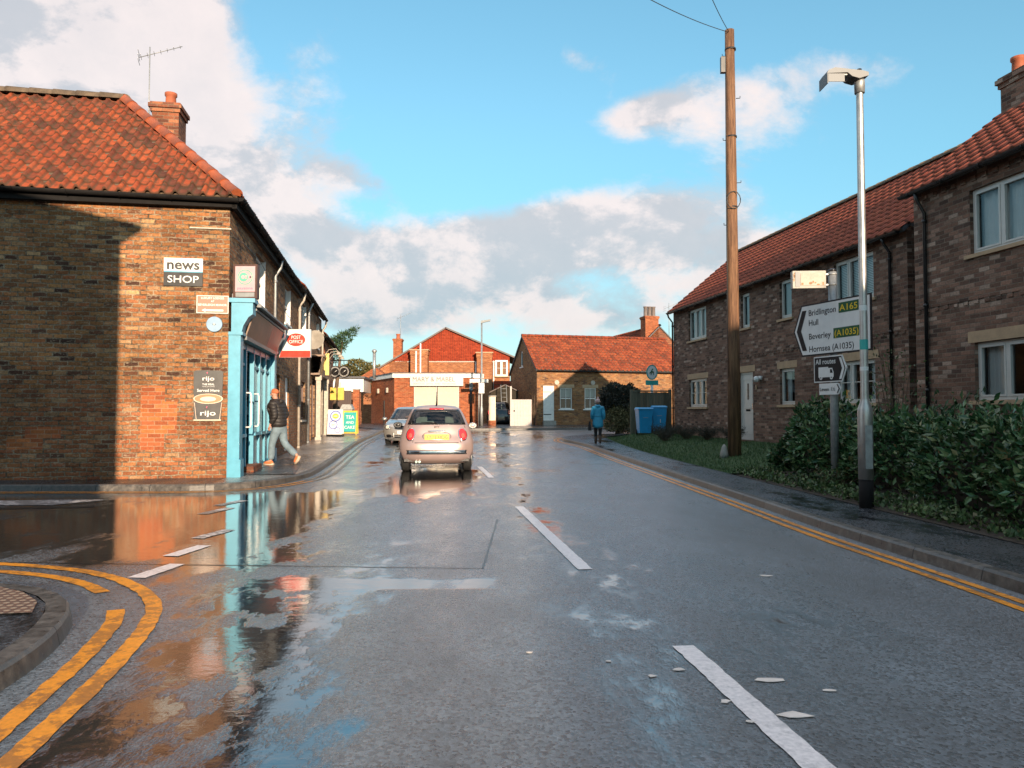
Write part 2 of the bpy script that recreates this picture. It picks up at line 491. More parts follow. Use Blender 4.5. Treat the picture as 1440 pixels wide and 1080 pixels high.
leafmat('shrub_dark', [(0,(.014,.018,.016)),(.5,(.025,.03,.022)),(1,(.05,.05,.032))], .6)
leafmat('variegated', [(0,(.06,.06,.02)),(.4,(.14,.13,.05)),(.8,(.30,.26,.13)),(1,(.05,.06,.03))], .5)
leafmat('conifer', [(0,(.016,.04,.018)),(.5,(.03,.07,.025)),(1,(.055,.10,.03))], .6)
leafmat('autumn_oak', [(0,(.05,.05,.014)),(.5,(.09,.08,.02)),(1,(.16,.12,.035))], .6)
leafmat('ground_ivy', [(0,(.03,.055,.02)),(.5,(.055,.10,.03)),(.85,(.09,.14,.045)),(1,(.14,.13,.06))], .5)
leafmat('lavender', [(0,(.03,.032,.026)),(.5,(.05,.054,.042)),(1,(.075,.075,.055))], .8)
leafmat('grass_blade', [(0,(.03,.065,.02)),(.5,(.05,.105,.03)),(1,(.085,.13,.045))], .6)
plain('gate_white', (.46,.41,.385), .6, var=.15, nscale=7)
paint('worn_white', (.66,.60,.58), .75)
paint('white_line', (.80,.73,.71), .22)
paint('yellow_line', (.82,.31,.022), .5)
paint('faded_yellow', (.50,.33,.16), .9)

# telegraph pole timber
m, t, b = newmat('pole_wood'); o = t.tc('Object')
n = t.noise(t.scale(o, (15, 15, .8)), 1.6, 6, .75)
c = t.ramp(n, [(.28,(.035,.018,.012)),(.46,(.15,.072,.036)),(.62,(.26,.135,.068)),(.8,(.36,.21,.12))])
kk = t.lin(t.noise(t.scale(o, (3, 3, .5)), 1.5, 4, .7), .3, .7, .6, 1.25); c = t.mix(1, c, t.comb(kk, kk, kk), 'MULTIPLY')
S(b, t, col=c, rough=.8, nrm=t.bump(n, .8, .02)); M['pole_wood'] = m
# weathered fence boards
m, t, b = newmat('fence_wood'); o = t.tc('Object')
x = t.sep(o)[0]; cell = t.white(t.comb(t.m('FLOOR', t.m('MULTIPLY', x, 7)), 0, 0))
n = t.noise(t.scale(o, (30, 30, 1.5)), 1.5, 5, .7)
c = t.ramp(t.m('ADD', t.m('MULTIPLY', n, .7), t.m('MULTIPLY', cell, .3)), [(.25,(.055,.052,.034)),(.5,(.13,.12,.08)),(.8,(.24,.21,.155))])
S(b, t, col=c, rough=.9, nrm=t.bump(n, .6, .01)); M['fence_wood'] = m
# clear window glass: see-through, mirror at a glance
def glassmat(name, tint=(.72,.80,.80), rough=.02, refl=1.0):
    m = bpy.data.materials.new(name); m.use_nodes = True; t = NT(m.node_tree); m.node_tree.nodes.clear()
    out = t.node('ShaderNodeOutputMaterial')
    tr = t.node('ShaderNodeBsdfTransparent'); tr.inputs[0].default_value = (*tint, 1)
    gl = t.node('ShaderNodeBsdfGlossy'); gl.inputs['Roughness'].default_value = rough; gl.inputs[0].default_value = (.95,.97,1,1)
    fr = t.node('ShaderNodeFresnel'); fr.inputs[0].default_value = 1.6
    o = t.tc('Object'); t.l.new(t.bump(t.noise(o, 2.2, 2), .04, .02), gl.inputs['Normal'])
    mx = t.node('ShaderNodeMixShader')
    t.l.new(t.m('MULTIPLY', fr.outputs[0], refl, clamp=True), mx.inputs[0]); t.l.new(tr.outputs[0], mx.inputs[1]); t.l.new(gl.outputs[0], mx.inputs[2])
    t.l.new(mx.outputs[0], out.inputs[0]); M[name] = m
glassmat('glass', refl=.8, tint=(.86,.91,.91))
glassmat('car_glass', (.55,.66,.62), refl=1.0)

# ---- wet road, wet footways
def wet(name, dry, wetc, puddle_lo, puddle_hi, base_rough, road=False, agg=180):
    m, t, b = newmat(name)
    o = t.tc('Object'); x, y, z = t.sep(o)
    big = t.noise(t.scale(o, (.55, .16, 1)), 1.0, 4, .6)
    mid = t.noise(t.scale(o, (2.4, 1.1, 1)), 1.0, 7, .72)
    v = t.m('ADD', t.m('MULTIPLY', big, .5), t.m('MULTIPLY', mid, .5))
    if road:
        # water standing by the near side kerb and the side street mouth
        d = t.m('ABSOLUTE', t.m('SUBTRACT', x, t.m('ADD', -.62, t.m('MULTIPLY', y, -.215))))
        gut = t.m('MULTIPLY', t.step(d, .85, .1), t.m('MULTIPLY', t.step(y, 2.4, 4.2), t.step(y, 17, 10)))
        brk = t.step(t.noise(t.scale(o, (1.5, .9, 1)), 1.3, 6, .7), .40, .60)
        v = t.m('ADD', v, t.m('MULTIPLY', gut, t.m('ADD', .045, t.m('MULTIPLY', brk, .115))))
        side = t.m('MULTIPLY', t.step(x, -1.6, -3.0), t.m('MULTIPLY', t.step(y, 6.3, 7.4), t.step(y, 13.6, 12.2)))
        v = t.m('ADD', v, t.m('MULTIPLY', side, .135))
        for xt in (-2.3, -.75, 1.0):                                   # water held in the worn wheel tracks
            wt = t.step(t.m('ABSOLUTE', t.m('SUBTRACT', x, t.m('ADD', xt, t.m('MULTIPLY', y, -.06)))), .55, .05)
            v = t.m('ADD', v, t.m('MULTIPLY', wt, .06))
        far = t.step(y, 12, 26)
        v = t.m('ADD', v, t.m('MULTIPLY', far, .015))
        carp = t.m('MULTIPLY', t.step(t.m('ABSOLUTE', t.m('ADD', x, 1.55)), 1.3, .5), t.m('MULTIPLY', t.step(y, 11.5, 13.5), t.step(y, 19, 17)))
        v = t.m('ADD', v, t.m('MULTIPLY', carp, .17))
        # dip along the reinstated trench
        tr = t.m('MULTIPLY', t.step(t.m('ABSOLUTE', t.m('SUBTRACT', y, t.m('ADD', 5.95, t.m('MULTIPLY', mid, .12)))), .22, .14), t.step(t.m('ABSOLUTE', t.m('ADD', x, .9)), .85, .6))
        v = t.m('ADD', v, t.m('MULTIPLY', tr, .14))
        right = t.step(x, 1.2, 3.0)
        v = t.m('SUBTRACT', v, t.m('MULTIPLY', right, .09))
        v = t.m('SUBTRACT', v, t.m('MULTIPLY', t.m('MULTIPLY', t.step(x, -1.7, -2.4), t.step(y, 6.6, 5.2)), .09))
    wetf = t.step(v, puddle_lo, puddle_hi)
    damp = t.step(v, puddle_lo-.18, puddle_hi-.01)
    vo = t.node('ShaderNodeTexVoronoi'); vo.inputs['Scale'].default_value = 62; t.l.new(o, vo.inputs['Vector'])
    stone = t.sep(vo.outputs['Color'])[0]; sd = vo.outputs['Distance']
    fine = t.noise(o, agg, 3, .8)
    med = t.noise(o, 48, 4, .75)
    sto = t.m('ADD', t.m('MULTIPLY', stone, .42), t.m('ADD', t.m('MULTIPLY', fine, .2), t.m('MULTIPLY', med, .38)))
    c = t.mix(t.lin(sto, .30, .70, 0, 1), tuple(q*.22 for q in dry), tuple(q*1.95 for q in dry))
    wash = t.noise(t.scale(o, (1.0, .45, 1)), .9, 6, .7); kk = t.lin(wash, .34, .66, .50, 1.45); c = t.mix(1, c, t.comb(kk, kk, kk), 'MULTIPLY')
    sp = t.step(t.noise(o, agg*1.7, 1, .5), .70, .76)                # pale chippings
    c = t.mix(t.m('MULTIPLY', sp, .5), c, (.28,.27,.25,1))
    c = t.mix(wetf, c, wetc)
    rg = t.mixf(damp, base_rough, base_rough*.46)
    rg = t.m('ADD', rg, t.m('MULTIPLY', t.m('SUBTRACT', sto, .5), .55), clamp=True)
    rg = t.mixf(wetf, rg, .045)
    k = t.m('SUBTRACT', 1, wetf)
    h = t.m('MULTIPLY', t.m('ADD', t.m('MULTIPLY', t.m('SUBTRACT', 1, sd), .55), t.m('ADD', t.m('MULTIPLY', fine, .5), t.m('MULTIPLY', med, .5))), t.m('ADD', t.m('MULTIPLY', k, t.m('SUBTRACT', 1.0, t.m('MULTIPLY', damp, .55))), .015))
    n1 = t.bump(h, .8, .012)
    rip = t.noise(t.scale(o, (5, 9, 1)), 1.0, 3, .55)
    n2 = t.bump(t.m('MULTIPLY', rip, t.m('ADD', t.m('MULTIPLY', mid, 1.2), .1)), .10, .02, n1)
    S(b, t, col=c, rough=rg, nrm=n2, ior=1.55)
    if road: S(b, t, coat=t.mixf(damp, .8, 1.0), crough=t.mixf(wetf, t.mixf(damp, .27, .17), .04), ior=1.85)
    if road: t.l.new(n2, b.inputs['Coat Normal'])
    M[name] = m
wet('wet_asphalt', (.066,.080,.094), (.022,.024,.026,1), .53, .62, .42, road=True)
wet('wet_footway', (.030,.034,.040), (.014,.016,.018,1), .52, .62, .44)
wet('wet_slabs', (.20,.17,.15), (.08,.07,.06,1), .52, .62, .40, agg=90)
m, t, b = newmat('kerb_stone'); uv = t.tc('UV'); x, y, _ = t.sep(uv)
f = t.m('FRACT', t.m('DIVIDE', x, .915)); j = t.step(t.m('MINIMUM', f, t.m('SUBTRACT', 1, f)), .004, .012)
o = t.tc('Object'); n = t.noise(o, 12, 5, .7)
c = t.ramp(n, [(.3,(.035,.033,.031)),(.55,(.095,.085,.075)),(.75,(.18,.155,.13))])
kk = t.lin(t.white(t.comb(t.m('FLOOR', t.m('DIVIDE', x, .915)), 0, 0)), 0, 1, .75, 1.2)
c = t.mix(1, c, t.comb(kk, kk, kk), 'MULTIPLY')
c = t.mix(j, (.015,.014,.013,1), c)
S(b, t, col=c, rough=t.lin(n, .3, .7, .25, .55), nrm=t.bump(t.m('ADD', n, j), .4, .01)); M['kerb_stone'] = m
m, t, b = newmat('tactile'); o = t.tc('Object'); x, y, _ = t.sep(o)
p = .064
fx = t.m('SUBTRACT', t.m('FRACT', t.m('DIVIDE', x, p)), .5); fy = t.m('SUBTRACT', t.m('FRACT', t.m('DIVIDE', y, p)), .5)
d = t.m('SQRT', t.m('ADD', t.m('MULTIPLY', fx, fx), t.m('MULTIPLY', fy, fy)))
dot = t.step(d, .36, .24)
jx = t.m('FRACT', t.m('DIVIDE', x, .384)); jy = t.m('FRACT', t.m('DIVIDE', y, .384))
jt = t.step(t.m('MINIMUM', jx, jy), .0, .02)
n = t.noise(o, 25, 4, .7)
c = t.mix(dot, t.ramp(n, [(.3,(.10,.05,.035)),(.7,(.20,.115,.075))]), (.36,.27,.19,1)); c = t.mix(jt, (.03,.02,.018,1), c)
S(b, t, col=c, rough=.45, nrm=t.bump(dot, .8, .006)); M['tactile'] = m
m, t, b = newmat('lawn_turf'); o = t.tc('Object')
c = t.ramp(t.noise(o, 5, 5, .7), [(.3,(.022,.05,.016)),(.6,(.045,.092,.026)),(.8,(.08,.11,.04))])
S(b, t, col=c, rough=.95, nrm=t.bump(t.noise(o, 60, 3), .8, .02)); M['lawn_turf'] = m
m, t, b = newmat('far_field'); o = t.tc('Object')
c = t.ramp(t.noise(o, .05, 5, .7), [(.3,(.04,.05,.02)),(.7,(.08,.075,.035))]); S(b, t, col=c, rough=1); M['far_field'] = m
# ================================================================== ground, road, footways
mb = MB()
xs = [-400,-60,-30,-15,0,15,30,60,400]; ys = [-300,-60,-20,0,10,22] + list(range(24,52,2)) + [60,90,160,400,900]
for i in range(len(xs)-1):
    for j in range(len(ys)-1):
        q = [(xs[i],ys[j]),(xs[i+1],ys[j]),(xs[i+1],ys[j+1]),(xs[i],ys[j+1])]
        mb.face([(x,y,g(y)-.03) for x,y in q])
struct(mb.build('ground', M['far_field']))
mb = MB()
ys = [-40,-20,-8,0,8,16,22] + [22+.5*k for k in range(1,57)] + [60]
xs = [-45,-25,-10,0,10,25,45]
for i in range(len(xs)-1):
    for j in range(len(ys)-1):
        q = [(xs[i],ys[j]),(xs[i+1],ys[j]),(xs[i+1],ys[j+1]),(xs[i],ys[j+1])]
        mb.face([(x,y,g(y)) for x,y in q])
struct(mb.build('road', M['wet_asphalt']))

KH = .105                                            # kerb height
def kerb(pl, name='kerb', side=1, w=.13):            # side=1: pavement lies to the right of travel
    mb = MB(); a = pl; b = offset(pl, .018*side); c = offset(pl, w*side)
    ribbon(mb, a, b, 0, KH-.022); ribbon(mb, b, offset(pl,.034*side), KH-.022, KH); ribbon(mb, offset(pl,.034*side), c, KH)
    struct(mb.build(name, M['kerb_stone']))
# --- right-hand side
KR = catmull([(3.98,-14),(3.92,-4),(3.83,2),(3.74,5.57),(3.55,8.35),(3.46,11.8),(3.19,19.1),(2.81,27.6),(2.42,30.2),(2.12,31.6),(2.15,32.9),(2.75,34.3),(4.4,35.5),(8,36.6),(18,39.0)], .35)
BR = catmull([(5.15,-14),(5.05,-4),(4.9,2),(4.74,5.6),(4.60,8.4),(4.42,12),(4.15,20),(3.95,27.6),(3.92,30.2),(3.93,31.4),(4.0,32.5),(4.3,33.6),(5.2,34.5),(8,35.6),(18,38.0)], .35)
kerb(KR, side=1)
NR = 220
def param_pair(A, B, n):                             # match by arc length of each
    return resample(A, n), resample(B, n)
a, b_ = param_pair(offset(KR, .13), BR, NR)
mb = MB(); ribbon(mb, a, b_, KH-.003, KH+.012, 2); struct(mb.build('pavement', M['wet_footway']))
# lawn and hedge bed between footway and the brick houses
def wallx(y): return 10.95 - .154*y
def side_strip(y0, y1, name, mat, x1=lambda y: wallx(y)+.6, z0=KH+.02, z1=.45, n=60):
    bl = [p for p in BR if y0 <= p.y <= y1]
    bl = resample(bl, n); ot = [Vector((x1(p.y), p.y, 0)) for p in bl]
    mb = MB()
    def zz(f): return z0 + (z1-z0)*smooth(0, .75, f)
    for i in range(n-1):
        for c in range(8):
            f0, f1 = c/8, (c+1)/8
            def q(i, f):
                p = bl[i].lerp(ot[i], f); return (p.x, p.y, g(p.y)*(1-f*.6)+zz(f))
            mb.smooth = True
            mb.face([q(i,f0), q(i,f1), q(i+1,f1), q(i+1,f0)])
    return struct(mb.build(name, mat, weld=True))
side_strip(-13, 15.2, 'soil', M['soil'], x1=lambda y: min(8.6, wallx(y)+.6), z1=.40)
side_strip(15.2, 32.4, 'lawn', M['lawn_turf'])
def lawn_z(x, y):
    bx = min(BR, key=lambda p: abs(p.y-y)+ (0 if p.y<32 else 50)).x
    f = max(0, min(1, (x-bx)/(wallx(y)+.6-bx)))
    return g(y)*(1-f*.6) + KH+.02 + (.45-KH-.02)*smooth(0,.75,f)
# --- left-hand side, round the shop corner
KL = catmull([(-40,12.9),(-20,13.0),(-9,13.06),(-5.9,13.1),(-5.1,13.2),(-4.62,13.65),(-4.28,14.6),(-4.17,15.8),(-4.35,17.6),(-5.25,24),(-5.85,28.7),(-6.15,32),(-6.35,36),(-6.5,39),(-6.3,40.2),(-5.4,40.9),(-2,41.1),(3,41.6),(10,43.2),(20,45.8)], .35)
kerb(KL, side=-1)
d_ = Vector((-.161,.987)); 
def terr(t, off=0): return Vector((-5.37-.161*t+.987*off, 14.5+.987*t+.161*off, 0))
def footway(name, pairs, mat, z=KH-.003, cross=3):
    A = catmull([p[0] for p in pairs], .4); n = len(A)*2
    A = resample(A, n); B = resample(catmull([p[1] for p in pairs], .4), n)
    mb = MB(); ribbon(mb, A, B, z, z+.006, cross); return struct(mb.build(name, mat))
kl = offset(KL, -.125)
def klseg(f): 
    return [p for p in kl if f(p)]
A = klseg(lambda p: p.x < -5.0 and p.y < 14)
mb = MB(); A = resample(A, 60); B = [Vector((p.x, 14.47+(p.x+5.37)*.163 if p.x<-5.37 else 14.5, 0)) for p in A]
ribbon(mb, A, B, KH-.003, KH+.004, 2); struct(mb.build('pavement', M['wet_footway']))
i0 = max(i for i,p in enumerate(kl) if p.x < -5.0 and p.y < 14)
i1 = max(i for i,p in enumerate(kl) if p.y < 39.8 and p.x < -5.6)
A = kl[i0:i1+1]
A = resample(A, 120)
B = []
for p in A:
    t = (p.x+5.37)*-.161 + (p.y-14.5)*.987
    B.append(terr(max(0.0, t)) if t > 0 else Vector((-5.37, 14.5, 0)))
mb = MB(); ribbon(mb, A, B, KH-.003, KH+.006, 3); struct(mb.build('pavement', M['wet_slabs']))
# concrete wedge at the corner is the lighter, dark tarmac patch by the shop door
mb = MB(); P = [terr(.5,.22), terr(.55,1.18), terr(3.4,1.0), terr(5.2,.75), terr(6.2,.26)]
mb.face([(p.x,p.y,KH+.012) for p in P]); struct(mb.build('pavement', M['wet_footway']))
# forecourt and far footway beyond the bend
A = kl[i1:]; A = resample(A, 90); B = [Vector((p.x*1.02-2.5, max(p.y+4.5, 45.5), 0)) for p in A]; B[0] = terr(26)
mb = MB(); ribbon(mb, A, [Vector((a.x, 52, 0)) if i > 8 else Vector((-14+ (a.x+14)*i/9., 52, 0)) for i, a in enumerate(A)], KH-.003, KH-.003, 6); struct(mb.build('pavement', M['wet_footway']))
mb = MB(); mb.face([(p[0],p[1],g(p[1])+KH-.006) for p in ((-8.9,37),(-6.6,38.6),(-6.6,40.6),(-13.5,51.9),(-14,44))]); struct(mb.build('pavement', M['wet_footway']))
# --- near left corner
KI = catmull([(-2.25,-12),(-2.33,0),(-2.40,3.0),(-2.46,3.9),(-2.62,4.55),(-2.88,5.08),(-3.28,5.45),(-3.85,5.63),(-6,5.72),(-15,5.8),(-40,5.9)], .2)
kerb(KI, side=-1, w=.15)
A = resample(offset(KI, -.148), 160); B = []
for p in A: B.append(Vector((-4.49, p.y, 0)) if p.y < 2 and p.x > -4.4 else Vector((min(-4.49, p.x-.5) if p.x < -3.2 else -4.49, 2.21, 0)))
mb = MB(); ribbon(mb, A, B, KH-.003, KH+.003, 3); struct(mb.build('pavement', M['wet_footway']))
mb = MB(); P = [(-6.4,5.5),(-3.62,5.44),(-3.32,5.26),(-3.06,5.0),(-2.92,4.72),(-3.3,4.66),(-6.4,4.62)]
mb.face([(x,y,KH+.010) for x,y in P][::-1]); struct(mb.build('tactile_paving', M['tactile']))

# ------------------------------------------------------------------ painted markings
def line(pl, w, z=.005, name='road_marking', mat='white_line', rag=.0, off=0.0):
    mb = MB(); rnd = random.Random(len(pl)*7+3)
    A = offset(pl, off-w/2); B = offset(pl, off+w/2)
    if rag:
        A = [p + Vector((rnd.uniform(-rag,rag), rnd.uniform(-rag,rag), 0)) for p in A]
        B = [p + Vector((rnd.uniform(-rag,rag), rnd.uniform(-rag,rag), 0)) for p in B]
    ribbon(mb, A, B, z); return struct(mb.build(name, M[mat]))
def seg(x0, y0, x1, y1, step=.12): return catmull([(x0,y0),(x1,y1)], step)
line(seg(1.20,2.45,.975,4.42,.05), .125, rag=.004)
line(seg(.62,6.55,.10,10.9,.08), .125, rag=.004)
line(seg(-.42,15.7,-.80,18.9), .12, rag=.01)
line(seg(-1.15,23,-1.75,27.5), .11, rag=.01)
line(seg(-2.0,30.5,-2.2,34), .11, rag=.01)
k = [p for p in KR if -10 < p.y and p.x < 9]
line(offset(k,-.17), .075, mat='yellow_line', rag=.004); line(offset(k,-.315), .075, mat='yellow_line', rag=.004)
k = [p for p in KL if p.x > -18 and (p.y < 15.0)]
line(offset(k,.19), .07, mat='yellow_line', rag=.003); line(offset(k,.36), .07, mat='yellow_line', rag=.003)
k = [p for p in KL if p.y > 14.8 and p.y < 39]
line(offset(k,.19), .08, mat='faded_yellow', rag=.006); line(offset(k,.38), .09, mat='faded_yellow', rag=.006)
outer = catmull([(-9,7.1),(-6,6.98),(-4.56,6.80),(-3.85,6.6),(-3.30,6.3),(-2.82,5.85),(-2.47,5.35),(-2.28,4.85),(-2.14,4.3),(-2.03,3.75),(-1.94,3.2),(-1.85,2.6),(-1.75,1.6)], .06)
inner = catmull([(-9,6.8),(-6,6.68),(-4.5,6.52),(-3.8,6.3),(-3.35,6.03),(-3.02,5.72)], .06)
inner2 = catmull([(-2.66,5.22),(-2.52,4.9),(-2.40,4.5),(-2.30,4.1),(-2.2,3.6),(-2.11,3.1),(-2.02,2.5),(-1.95,1.6)], .06)
line(outer, .105, mat='yellow_line', rag=.006); line(inner, .10, mat='yellow_line', rag=.006); line(inner2, .105, mat='yellow_line', rag=.006)
for q in ((-3.02,6.22,-2.93,6.78),(-3.16,7.15,-3.07,7.72),(-3.32,8.15,-3.2,8.75),(-4.05,10.1,-3.92,10.75),(-4.2,11.0,-4.05,11.65)):
    line(seg(*q, .06), .15, rag=.006, mat='white_line' if q[1] < 8 else 'worn_white')
mb = MB(); P = [(-8.4,11.05),(-6.6,11.05),(-6.15,11.75),(-7.1,11.7),(-8.6,11.5)]
mb.face([(x,y,.005) for x,y in P]); struct(mb.build('road_marking', M['worn_white']))
# give-way lines at the far bend
line(catmull([(-.6,38.6),(.6,39.0),(2.2,39.3)], .2), .12, rag=.01)
line(catmull([(.1,35.2),(.25,36.4),(.9,37.3),(2.2,37.9)], .2), .10, rag=.01)
# tarmac joints and an old reinstatement
def patch(P, name, mat, z): 
    mb = MB(); mb.face([(x,y,g(y)+z) for x,y in P]); return struct(mb.build(name, mat))
m, t, b = newmat('tar_joint'); S(b, t, col=(.014,.014,.015,1), rough=.3); M['tar_joint'] = m
line(seg(-5.5,6.92,-.25,6.60), .022, z=.003, name='tarmac_joint', mat='tar_joint', rag=.004)
line(seg(-.25,6.60,-.18,9.6), .018, z=.003, name='tarmac_joint', mat='tar_joint', rag=.004)
line(seg(-12,9.8,-5.9,10.9), .20, z=.003, name='tarmac_joint', mat='tar_joint', rag=.01)
# loose flakes of line paint and pale leaves on the tarmac
rl = random.Random(5)
for (x, y, s) in ((.86,4.02,.05),(.70,3.92,.04),(1.28,3.86,.085),(1.24,3.42,.10),(1.52,3.72,.045),(.98,3.58,.045),(1.02,3.35,.035),(.52,4.15,.03),(.10,4.3,.03),(2.06,6.3,.07)):
    mb = MB(); n = 7; a0 = rl.uniform(0,6)
    s *= .8; top = [(x+s*math.cos(a0+2*math.pi*i/n)*rl.uniform(.35,1.2), y+s*.6*math.sin(a0+2*math.pi*i/n)*rl.uniform(.6,1.1)) for i in range(n)]
    mb.slab(top, .003, .0055)
    tag(mb.build('paint_flake', M['leaf_litter']), 'pale flake of paint lying loose beside the white centre line', 'paint flake', 'loose pale flakes on the road')
# ================================================================== building helpers
def wall(mb, x0, x1, z0, z1, holes=(), rv=.12, patches=(), rmat=None):
    xs = sorted({x0,x1} | {q for h in list(holes)+list(patches) for q in h[:2] if x0<=q<=x1})
    zs = sorted({z0,z1} | {q for h in list(holes)+list(patches) for q in h[2:4] if z0<=q<=z1})
    m0 = mb.m
    for i in range(len(xs)-1):
        for j in range(len(zs)-1):
            cx, cz = (xs[i]+xs[i+1])/2, (zs[j]+zs[j+1])/2
            if any(h[0]<cx<h[1] and h[2]<cz<h[3] for h in holes): continue
            mb.m = m0
            for p in patches:
                if p[0]<cx<p[1] and p[2]<cz<p[3]: mb.m = p[4]
            mb.face([(xs[i],0,zs[j]),(xs[i+1],0,zs[j]),(xs[i+1],0,zs[j+1]),(xs[i],0,zs[j+1])])
    mb.m = m0 if rmat is None else rmat
    for h in holes:
        a,b,c,d = h[:4]
        mb.face([(a,0,c),(a,0,d),(a,rv,d),(a,rv,c)]); mb.face([(b,0,c),(b,rv,c),(b,rv,d),(b,0,d)])
        mb.face([(a,0,d),(b,0,d),(b,rv,d),(a,rv,d)]); mb.face([(a,0,c),(a,rv,c),(b,rv,c),(b,0,c)])
    mb.m = m0

def bars(mb, a, b, c, d, w, y0, y1):      # rectangular frame
    mb.box(a,b,y0,y1,c,c+w); mb.box(a,b,y0,y1,d-w,d); mb.box(a,a+w,y0,y1,c+w,d-w); mb.box(b-w,b,y0,y1,c+w,d-w)

def window(parent, Mx, a, b, c, d, dep=.07, lights=1, fmat='cream_upvc', fw=.055, sash=False, cover='curtain', sill='sandstone', lintel=None, muntins=0, dark=.9, name='window', open_sill=.06, covfrac=1.0, bars_h=0):
    fr = MB(Mx); y0, y1 = dep, dep+.06
    bars(fr, a+.002, b-.002, c+.002, d-.002, fw, y0, y1)
    w = (b-a-2*fw)/lights
    for i in range(1, lights): fr.box(a+fw+w*i-fw*.55, a+fw+w*i+fw*.55, y0-.004, y1, c+fw, d-fw)
    if not sash:
        for i in range(lights):                       # casement sashes inside the frame
            xa = a+fw+w*i+(fw*.55 if i else 0); xb = a+fw+w*(i+1)-(fw*.55 if i<lights-1 else 0)
            bars(fr, xa+.004, xb-.004, c+fw+.004, d-fw-.004, .034, y0-.012, y1-.012)
    else:
        zm = (c+d)/2; fr.box(a+fw, b-fw, y0-.008, y1, zm-.025, zm+.025)
        if muntins:
            for i in range(1, muntins+1):
                xm = a+fw+(b-a-2*fw)*i/(muntins+1); fr.box(xm-.012, xm+.012, y0+.005, y1-.01, c+fw, d-fw)
    for i in range(bars_h):
        zz = c+fw+(d-c-2*fw)*(i+1)/(bars_h+1); fr.box(a+fw, b-fw, y0+.005, y1-.01, zz-.01, zz+.01)
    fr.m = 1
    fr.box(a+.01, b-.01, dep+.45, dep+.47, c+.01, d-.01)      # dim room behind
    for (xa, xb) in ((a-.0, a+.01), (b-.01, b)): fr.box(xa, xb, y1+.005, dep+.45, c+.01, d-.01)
    f = fr.build(name, [M[fmat], M['dark_room']], parent)
    pn = MB(Mx); pn.face([(a+fw*.8, y0+.035, c+fw*.8),(b-fw*.8, y0+.035, c+fw*.8),(b-fw*.8, y0+.035, d-fw*.8),(a+fw*.8, y0+.035, d-fw*.8)])
    pn.build('pane', M['glass'], f)
    if cover:
        cm = MB(Mx); cm.smooth = True
        if cover == 'curtain':
            n = int((b-a)/.02); top = d-.02
            z_lo = c+.02 if covfrac >= 1 else d-(d-c)*covfrac
            pts = [(a+fw*.5+(b-a-fw)*i/n, dep+.16+.022*math.sin(i*.9+math.sin(i*.31)*2)) for i in range(n+1)]
            ids = [(cm.pt((x,y,z_lo)), cm.pt((x,y,top))) for x,y in pts]
            for i in range(n): cm.idx((ids[i][0], ids[i+1][0], ids[i+1][1], ids[i][1]))
            cm.build('curtain', M['curtain_white'], f)
        elif cover == 'drapes':                          # a pair of curtains drawn to the sides
            for (xa, xb) in ((a+fw*.5, a+(b-a)*.30), (b-(b-a)*.30, b-fw*.5)):
                n = max(6, int((xb-xa)/.018)); pts = [(xa+(xb-xa)*i/n, dep+.16+.028*math.sin(i*1.1)) for i in range(n+1)]
                ids = [(cm.pt((x,y,c+.02)), cm.pt((x,y,d-.02))) for x,y in pts]
                for i in range(n): cm.idx((ids[i][0], ids[i+1][0], ids[i+1][1], ids[i][1]))
            cm.build('curtain', M['curtain_white'], f)
        elif cover == 'blind':
            cm.smooth = False; z = d-.04
            lo = c+.03 if covfrac >= 1 else d-(d-c)*covfrac
            while z > lo:
                cm.face([(a+fw*.6, dep+.12, z-.036),(b-fw*.6, dep+.12, z-.036),(b-fw*.6, dep+.142, z),(a+fw*.6, dep+.142, z)]); z -= .04
            cm.build('blind', M['curtain_white'], f)
        elif cover == 'roller':
            cm.smooth = False; lo = d-(d-c)*covfrac
            cm.box(a+fw*.6, b-fw*.6, dep+.11, dep+.115, max(c+.02, lo), d-.02); cm.build('blind', M['blind_grey'], f)
    if sill:
        s = MB(Mx); s.hexa([(a-.10,-.055,c-.075),(b+.10,-.055,c-.075),(b+.10,dep+.01,c-.075),(a-.10,dep+.01,c-.075),(a-.10,-.055,c-.010),(b+.10,-.055,c-.010),(b+.10,dep+.01,c+.004),(a-.10,dep+.01,c+.004)])
        s.build('sill', M[sill], f, bevel=.006)
    if lintel:
        s = MB(Mx); s.box(a-.14, b+.14, -.006, dep-.01, d+.003, d+.20); s.build('lintel', M[lintel], f, bevel=.005)
    return f

